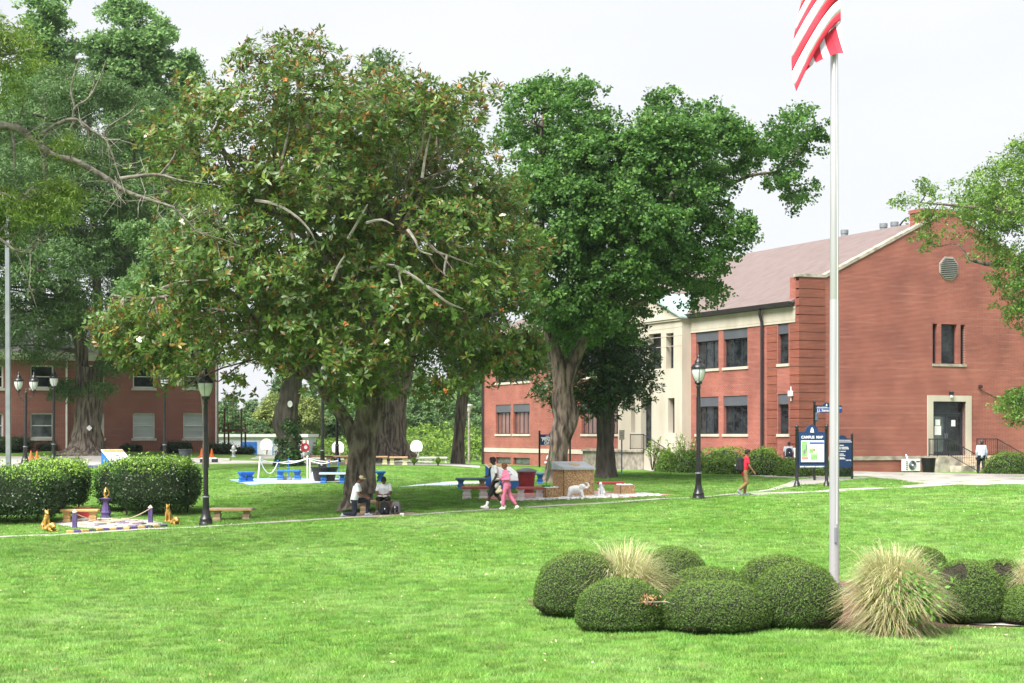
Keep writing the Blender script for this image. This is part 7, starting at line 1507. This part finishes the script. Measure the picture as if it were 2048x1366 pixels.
# ------------------------------------------------------------------ people
def V3(a): return Vector(a)
def fingers(mb, w, d, side, k, curl=.6):
    """palm-rooted fingers, unequal and bent, and a thumb from the side of the palm"""
    d = V3(d).normalized(); side = V3(side).normalized(); nrm = d.cross(side).normalized(); w = V3(w)
    for i, (o_, ln) in enumerate(((-.028, .062), (-.010, .072), (.010, .068), (.027, .052))):
        a = w+d*.085*k+side*o_*k; b = a+d*ln*.5*k+nrm*ln*.15*curl*k; c = b+d*ln*.32*k+nrm*ln*.5*curl*k; mb.tube([a-d*.02*k, a, b, c], [.009*k, .0095*k, .0085*k, .006*k], 6)
    a = w+d*.03*k-side*.032*k; mb.tube([a, a-side*.025*k+d*.03*k, a-side*.03*k+d*.06*k+nrm*.012*k], [.012*k, .011*k, .008*k], 6)
def person(label, base, k, J, fd, skin, shirt, pants, shoes, hair, sleeves='short', legs='long', cap=None, socks=None, rotz=0., hairy=1., fem=False, cuff=None, hem=.04):
    t = thing('person', label, 'person', base, rotz)
    J = {a: V3(b)*k for a, b in J.items()}; fd = V3(fd).normalized(); up = V3((0, 0, 1)); hd = J['head']; R_ = fd.to_track_quat('Y', 'Z').to_matrix().to_4x4(); rt = fd.cross(up).normalized()
    hup = (hd-J['neck']).normalized()
    # body: one skin
    pr = [('e', hd+fd*.008*k, (.074*k, .092*k, .112*k), R_), ('e', hd+fd*.04*k-hup*.06*k, (.055*k, .058*k, .055*k), R_), ('c', J['neck']-hup*.06*k, hd-hup*.05*k-fd*.01*k, .056*k, .052*k), ('c', hd+fd*.095*k-hup*.005*k, hd+fd*.112*k-hup*.028*k, .012*k, .018*k), ('e', hd+fd*.088*k-hup*.062*k, (.026*k, .012*k, .012*k), R_)]
    for s in (-1, 1): pr += [('e', hd+rt*s*.076*k-hup*.012*k, (.012*k, .02*k, .03*k), R_), ('e', hd+fd*.085*k+rt*s*.03*k+hup*.012*k, (.016*k, .012*k, .012*k), R_)]
    sl, sr, pl, prr = J['shn'], J['shf'], J['hipn'], J['hipf']; ch = J['chest']; pv = J['pelvis']
    tor = [('c', pv, ch, .12*k, .125*k), ('c', sl.lerp(sr, .14)-up*.03*k, sl.lerp(sr, .86)-up*.03*k, .075*k, .075*k), ('c', pl.lerp(pv, .1)+up*.03*k, sl.lerp(ch, .35)-up*.08*k, .095*k, .10*k), ('c', prr.lerp(pv, .1)+up*.03*k, sr.lerp(ch, .35)-up*.08*k, .095*k, .10*k)]
    pr += [(q[0], q[1], q[2], q[3]*.88, q[4]*.88) for q in tor]
    fm = MB()
    for n in 'nf':
        sh, el, wr = J['sh'+n], J['el'+n], J['wr'+n]; pr += [('c', sh, el, .048*k, .040*k), ('c', el, wr, .040*k, .027*k)]
        d = (wr-el).normalized(); hs = d.cross(up if abs(d.z) < .9 else fd).normalized(); pr += [('c', wr, wr+d*.075*k, .03*k, .036*k)]
        fingers(fm, wr, d, hs if n == 'n' else -hs, k)
        hp, kn, an, to = J['hip'+n], J['kn'+n], J['an'+n], J['to'+n]; pr += [('c', hp, kn, .082*k, .055*k), ('c', kn, kn.lerp(an, .35), .055*k, .055*k), ('c', kn.lerp(an, .35), an, .055*k, .036*k), ('c', an, to, .038*k, .03*k)]
    bd = remesh('body', pr, .0125, skin, t, 3)
    me = bd.data; bm = bmesh.new(); bm.from_mesh(me); tmp = bpy.data.meshes.new('f'); tmp.from_pydata(fm.v, [], fm.f); bm.from_mesh(tmp); bm.to_mesh(me); bm.free(); bpy.data.meshes.remove(tmp); me.polygons.foreach_set('use_smooth', np.ones(len(me.polygons), bool))
    # shirt
    g = 1.14; q = [(a[0], a[1], a[2], a[3]*g, a[4]*g) for a in tor]
    hm = pv-up*hem*k; q += [('c', pl.lerp(pv, .2)-up*hem*k, pl.lerp(pv, .2)+up*.12*k, .118*k, .115*k), ('c', prr.lerp(pv, .2)-up*hem*k, prr.lerp(pv, .2)+up*.12*k, .118*k, .115*k)]
    q += [('c', J['neck']-hup*.05*k, ch.lerp(J['neck'], .6), .068*k, .09*k)]
    if fem: q += [('c', ch+fd*.09*k+rt*s*.065*k-up*.05*k, ch+fd*.07*k+rt*s*.065*k-up*.08*k, .07*k, .07*k) for s in (-1, 1)]
    for n in 'nf':
        sh, el, wr = J['sh'+n], J['el'+n], J['wr'+n]; f = .62 if sleeves == 'short' else 1.
        q.append(('c', sh, sh.lerp(el, f), .068*k, .062*k if sleeves == 'short' else .054*k))
        if sleeves == 'long': q.append(('c', el, el.lerp(wr, .93), .054*k, .042*k))
    remesh('shirt', q, .0135, shirt, t, 2)
    # trousers or shorts
    q = [('c', pl.lerp(pv, .2)+up*.02*k, prr.lerp(pv, .2)+up*.02*k, .125*k, .125*k)]
    if fem: q += [('e', pv-fd*.06*k-up*.03*k, (.165*k, .13*k, .14*k), R_)]
    for n in 'nf':
        hp, kn, an = J['hip'+n], J['kn'+n], J['an'+n]
        if legs == 'long': q += [('c', hp, kn, .108*k, .075*k), ('c', kn, kn.lerp(an, .45), .073*k, .072*k), ('c', kn.lerp(an, .45), kn.lerp(an, .95 if cuff is None else cuff), .072*k, .056*k)]
        else: q += [('c', hp, hp.lerp(kn, .98), .108*k, .094*k)]
    remesh('trousers' if legs == 'long' else 'shorts', q, .0135, pants, t, 2)
    for n in 'nf':
        an, to = J['an'+n], J['to'+n]; d = (to-an); fl = V3((d.x, d.y, 0)); fl = fl.normalized() if fl.length > .02 else fd
        heel = an-fl*.045*k-up*.045*k; tip = to
        remesh('shoe', [('c', heel, tip, .046*k, .038*k), ('c', an-up*.01*k, an.lerp(tip, .4), .05*k, .046*k), ('c', heel-up*.012*k, tip-up*.01*k, .04*k, .034*k)], .012, shoes, t, 2)
        if socks: remesh('sock', [('c', an, an.lerp(J['kn'+n], .36), .047*k, .054*k)], .012, socks, t, 1)
    hr = [('e', hd-fd*.018*k+hup*.022*k, (.084*k*hairy, .092*k*hairy, .104*k*hairy), R_), ('e', hd+fd*.02*k+hup*.055*k, (.078*k, .085*k, .068*k), R_)]
    remesh('hair', hr, .012, hair, t, 2)
    if cap: remesh('cap', [('e', hd-fd*.0*k+hup*.05*k, (.09*k, .105*k, .082*k), R_), ('c', hd+fd*.09*k+hup*.04*k-rt*.03*k, hd+fd*.17*k+hup*.025*k-rt*.03*k, .014*k, .01*k), ('c', hd+fd*.09*k+hup*.04*k+rt*.03*k, hd+fd*.17*k+hup*.025*k+rt*.03*k, .014*k, .01*k), ('c', hd+fd*.08*k+hup*.045*k, hd+fd*.18*k+hup*.028*k, .016*k, .011*k)], .009, cap, t, 1)
    return t
def backpack(label, loc, rot, mat, mat2, k=1., tilt=0.):
    t = thing('backpack', label, 'backpack', loc, rot); t.rotation_euler.x = tilt
    remesh('bag', [('c', (-.09*k, 0, .10*k), (-.07*k, 0, .38*k), .10*k, .09*k), ('c', (.09*k, 0, .10*k), (.07*k, 0, .38*k), .10*k, .09*k), ('c', (0, 0, .1*k), (0, 0, .42*k), .11*k, .08*k)], .018, mat, t, 2)
    remesh('front_pocket', [('c', (-.07*k, -.10*k, .10*k), (-.06*k, -.09*k, .24*k), .055*k, .05*k), ('c', (.07*k, -.10*k, .10*k), (.06*k, -.09*k, .24*k), .055*k, .05*k)], .014, mat2, t, 2)
    for s in (-1, 1): mb = MB(); mb.tube([(s*.09*k, .08*k, .12*k), (s*.11*k, .17*k, .22*k), (s*.10*k, .17*k, .36*k), (s*.08*k, .07*k, .44*k)], .016*k, 6); mb.build('strap', mat2, t)
    mb = MB(); mb.box(-.018*k, .018*k, -.162*k, -.15*k, .2*k, .25*k); mb.build('label_patch', M['white'], t)
    return t
# walking man in white tee
b = GD(991, 56.3)
person('person in white t-shirt and black shorts walking beside the one in pink', b, 1.03, dict(pelvis=(0, 0, .93), chest=(-.03, 0, 1.30), neck=(-.05, 0, 1.475), head=(-.085, 0, 1.625), shn=(-.01, -.19, 1.415), eln=(.03, -.245, 1.13), wrn=(-.10, -.25, .91), shf=(-.05, .19, 1.415), elf=(-.13, .22, 1.14), wrf=(-.27, .19, 1.10),
    hipn=(0, -.09, .92), knn=(-.17, -.09, .51), ann=(-.30, -.09, .115), ton=(-.46, -.09, .09), hipf=(0, .09, .92), knf=(.04, .09, .49), anf=(.27, .09, .13), tof=(.17, .09, .04)), (-1, .1, -.05), M['skin_dark'], M['tee_white'], M['black_cloth'], M['shoe_white'], M['hair'], 'short', 'short', socks=M['white'], hem=.13)
mb = MB(); sbag = thing('shoulder_bag', 'dark shoulder bag hugged by the walker in the white t-shirt', 'bag', b+np.array([-.19, .1, 1.2])); remesh('bag', [('c', (0, 0, 0), (.02, 0, .2), .06, .05)], .014, M['black_cloth'], sbag, 1); mb = MB(); mb.tube([(0, -.05, .2), (.12, -.12, .3), (.2, -.05, .28)], .015, 6); mb.build('strap', M['black_cloth'], sbag)
# woman in pink
b = GD(1012, 55.9)
pw = person('person in a pink tracksuit with auburn hair walking and holding a phone', b, .925, dict(pelvis=(0, 0, .93), chest=(-.02, 0, 1.29), neck=(-.02, 0, 1.465), head=(-.055, 0, 1.61), shn=(.02, -.17, 1.40), eln=(.12, -.23, 1.13), wrn=(-.16, -.24, 1.12), shf=(-.03, .17, 1.40), elf=(.02, .22, 1.13), wrf=(-.2, .14, 1.14),
    hipn=(.01, -.09, .92), knn=(-.10, -.09, .50), ann=(-.10, -.09, .10), ton=(-.22, -.09, .045), hipf=(.01, .09, .92), knf=(.16, .09, .50), anf=(.40, .09, .15), tof=(.33, .09, .04)), (-1, -.05, -.12), M['skin2'], M['pink'], M['pink'], M['shoe_white'], M['hair_auburn'], 'long', 'long', hairy=1.06, fem=True, cuff=.78, hem=.1)
mb = MB(); ph = thing('phone', 'white phone held by the walker in pink', 'phone', b+np.array([-.27, -.14, 1.06])); mb.bbox(-.06, .06, -.04, .04, -.012, .012, .004); mb.build('case', M['white'], ph); mb = MB(); mb.box(-.05, .05, -.033, .033, .0121, .0135); mb.build('screen', M['black_plastic'], ph)
hb = thing('handbag', 'beige handbag hanging at the hip of the walker in pink', 'bag', b+np.array([-.24, -.16, .62])); remesh('bag', [('c', (-.05, 0, 0), (.05, 0, .03), .07, .075), ('c', (0, 0, .05), (.04, 0, .17), .075, .05)], .014, M['beige_bag'], hb, 2); mb = MB(); mb.tube([(-.02, 0, .2), (.06, -.01, .38), (.1, 0, .42), (.09, .03, .3)], .008, 6); mb.build('strap', M['beige_bag'], hb)
# kneeling man
b = GD(715, 55.6)
person('person in white t-shirt and tan cap kneeling beside the bench', b, 1.0, dict(pelvis=(-.12, 0, .53), chest=(-.03, 0, .93), neck=(.03, 0, 1.12), head=(.10, 0, 1.255), shn=(-.01, -.19, 1.05), eln=(.07, -.24, .75), wrn=(.32, -.17, .62), shf=(0, .19, 1.05), elf=(.1, .24, .76), wrf=(.33, .16, .64),
    hipn=(-.11, -.09, .51), knn=(-.08, -.11, .085), ann=(-.47, -.11, .09), ton=(-.53, -.11, .02), hipf=(-.10, .09, .52), knf=(.36, .1, .55), anf=(.31, .1, .10), tof=(.47, .1, .04)), (1, -.05, -.12), M['skin'], M['tee_white'], M['navy_cloth'], M['shoe_grey'], M['hair'], cap=M['cap_tan'], hem=.02)
# seated student
b = GD(768, 56.75)
person('person in grey white t-shirt seated on the bench with a tray on the lap', b, 1.0, dict(pelvis=(0, .06, .56), chest=(0, -.0, .88), neck=(0, -.06, 1.03), head=(0, -.14, 1.14), shn=(-.185, -.02, .99), eln=(-.255, -.10, .70), wrn=(-.09, -.31, .66), shf=(.185, -.02, .99), elf=(.255, -.10, .70), wrf=(.09, -.31, .66),
    hipn=(-.1, .05, .53), knn=(-.17, -.40, .52), ann=(-.20, -.40, .10), ton=(-.24, -.55, .04), hipf=(.1, .05, .53), knf=(.17, -.40, .52), anf=(.22, -.38, .10), tof=(.25, -.53, .04)), (0, -.85, -.55), M['skin'], M['tee_white'], M['black_cloth'], M['shoe_grey'], M['hair'], 'short', 'short', hairy=1.12, hem=.02)
tr = thing('food_tray', 'white takeaway tray on the seated student lap', 'tray', b+np.array([-.02, -.33, .60])); mb = MB(); mb.bbox(-.16, .16, -.09, .09, 0, .035, .01); mb.build('tray', M['white'], tr); mb = MB(); mb.bbox(-.05, .12, -.05, .05, .036, .06, .01); mb.build('food', M['pinkred'], tr)
backpack('black backpack standing between the seated student feet', GD(769, 56.1)+np.array([0, 0, .0]), .1, M['black_cloth'], M['navy_cloth'], .95)
backpack('grey backpack leaning at the end of the bench', GD(791, 56.3)+np.array([0, .0, .0]), -.2, M['pack_grey'], M['black_cloth'], .95, -.25)
cb = thing('white_carton', 'small white carton lying beside the grey backpack', 'carton', GD(804, 56.0)); mb = MB(); mb.bbox(-.07, .07, -.05, .05, 0, .06, .008); mb.build('box', M['white'], cb); mb = MB(); mb.box(-.072, .072, -.052, .052, .04, .0605); mb.build('lid', M['paper'], cb)
# walker in red
b = G(1488, 992)
person('person in red t-shirt and khaki trousers with a black backpack walking on the path', b, 1.0, dict(pelvis=(.02, 0, .92), chest=(.07, 0, 1.30), neck=(.09, 0, 1.465), head=(.125, 0, 1.615), shn=(.10, -.185, 1.405), eln=(.17, -.23, 1.12), wrn=(.33, -.22, .90), shf=(.08, .185, 1.405), elf=(.0, .24, 1.13), wrf=(.05, .24, .9),
    hipn=(.02, -.09, .91), knn=(.10, -.09, .50), ann=(-.19, -.09, .23), ton=(-.12, -.09, .08), hipf=(.02, .09, .91), knf=(.06, .09, .49), anf=(.04, .09, .10), tof=(.17, .09, .04)), (1, .35, -.05), M['skin2'], M['tee_red'], M['khaki'], M['shoe_grey'], M['hair'], hem=.06)
bp_ = backpack('large black backpack worn by the walker in red', b+np.array([-.155, -.03, .88]), math.radians(-80), M['black_cloth'], M['black_cloth'], 1.18)
# man in shirt at the steps
b = GD(1963, 84.5)
ST = dict(pelvis=(0, 0, .93), chest=(.0, .02, 1.30), neck=(.01, .03, 1.475), head=(.03, .05, 1.62), shn=(-.19, 0, 1.415), eln=(-.25, -.02, 1.13), wrn=(-.23, .05, .88), shf=(.19, 0, 1.415), elf=(.25, -.02, 1.13), wrf=(.26, .06, .88), hipn=(-.09, 0, .92), knn=(-.11, .12, .50), ann=(-.16, .02, .10), ton=(-.16, .16, .04), hipf=(.09, 0, .92), knf=(.09, .02, .49), anf=(.07, -.22, .14), tof=(.07, -.1, .04))
person('person in pale shirt and navy trousers walking up to the hall steps', b, 1.03, ST, (.45, 1, -.2), M['skin_dark'], M['shirt_blue'], M['navy_cloth'], M['black_plastic'], M['hair_grey'], 'long', hem=-.02)
# two walkers behind the azaleas
b = GD(1577, 86.0)
person('person in grey top with a small navy backpack behind the azaleas', b, .97, ST, (-.1, 1, 0), M['skin'], M['tee_grey'], M['navy_cloth'], M['shoe_grey'], M['hair'], hem=.05)
backpack('small navy backpack worn by the person behind the azaleas', b+np.array([0, -.17, .90]), 0., M['navy_cloth'], M['navy_cloth'], .95)
person('person almost hidden behind the left post of the campus map', GD(1592.5, 86.6), .93, ST, (.2, 1, 0), M['skin'], M['pinkwhite'], M['shirt_blue'], M['shoe_grey'], M['hair_auburn'], hem=.05)
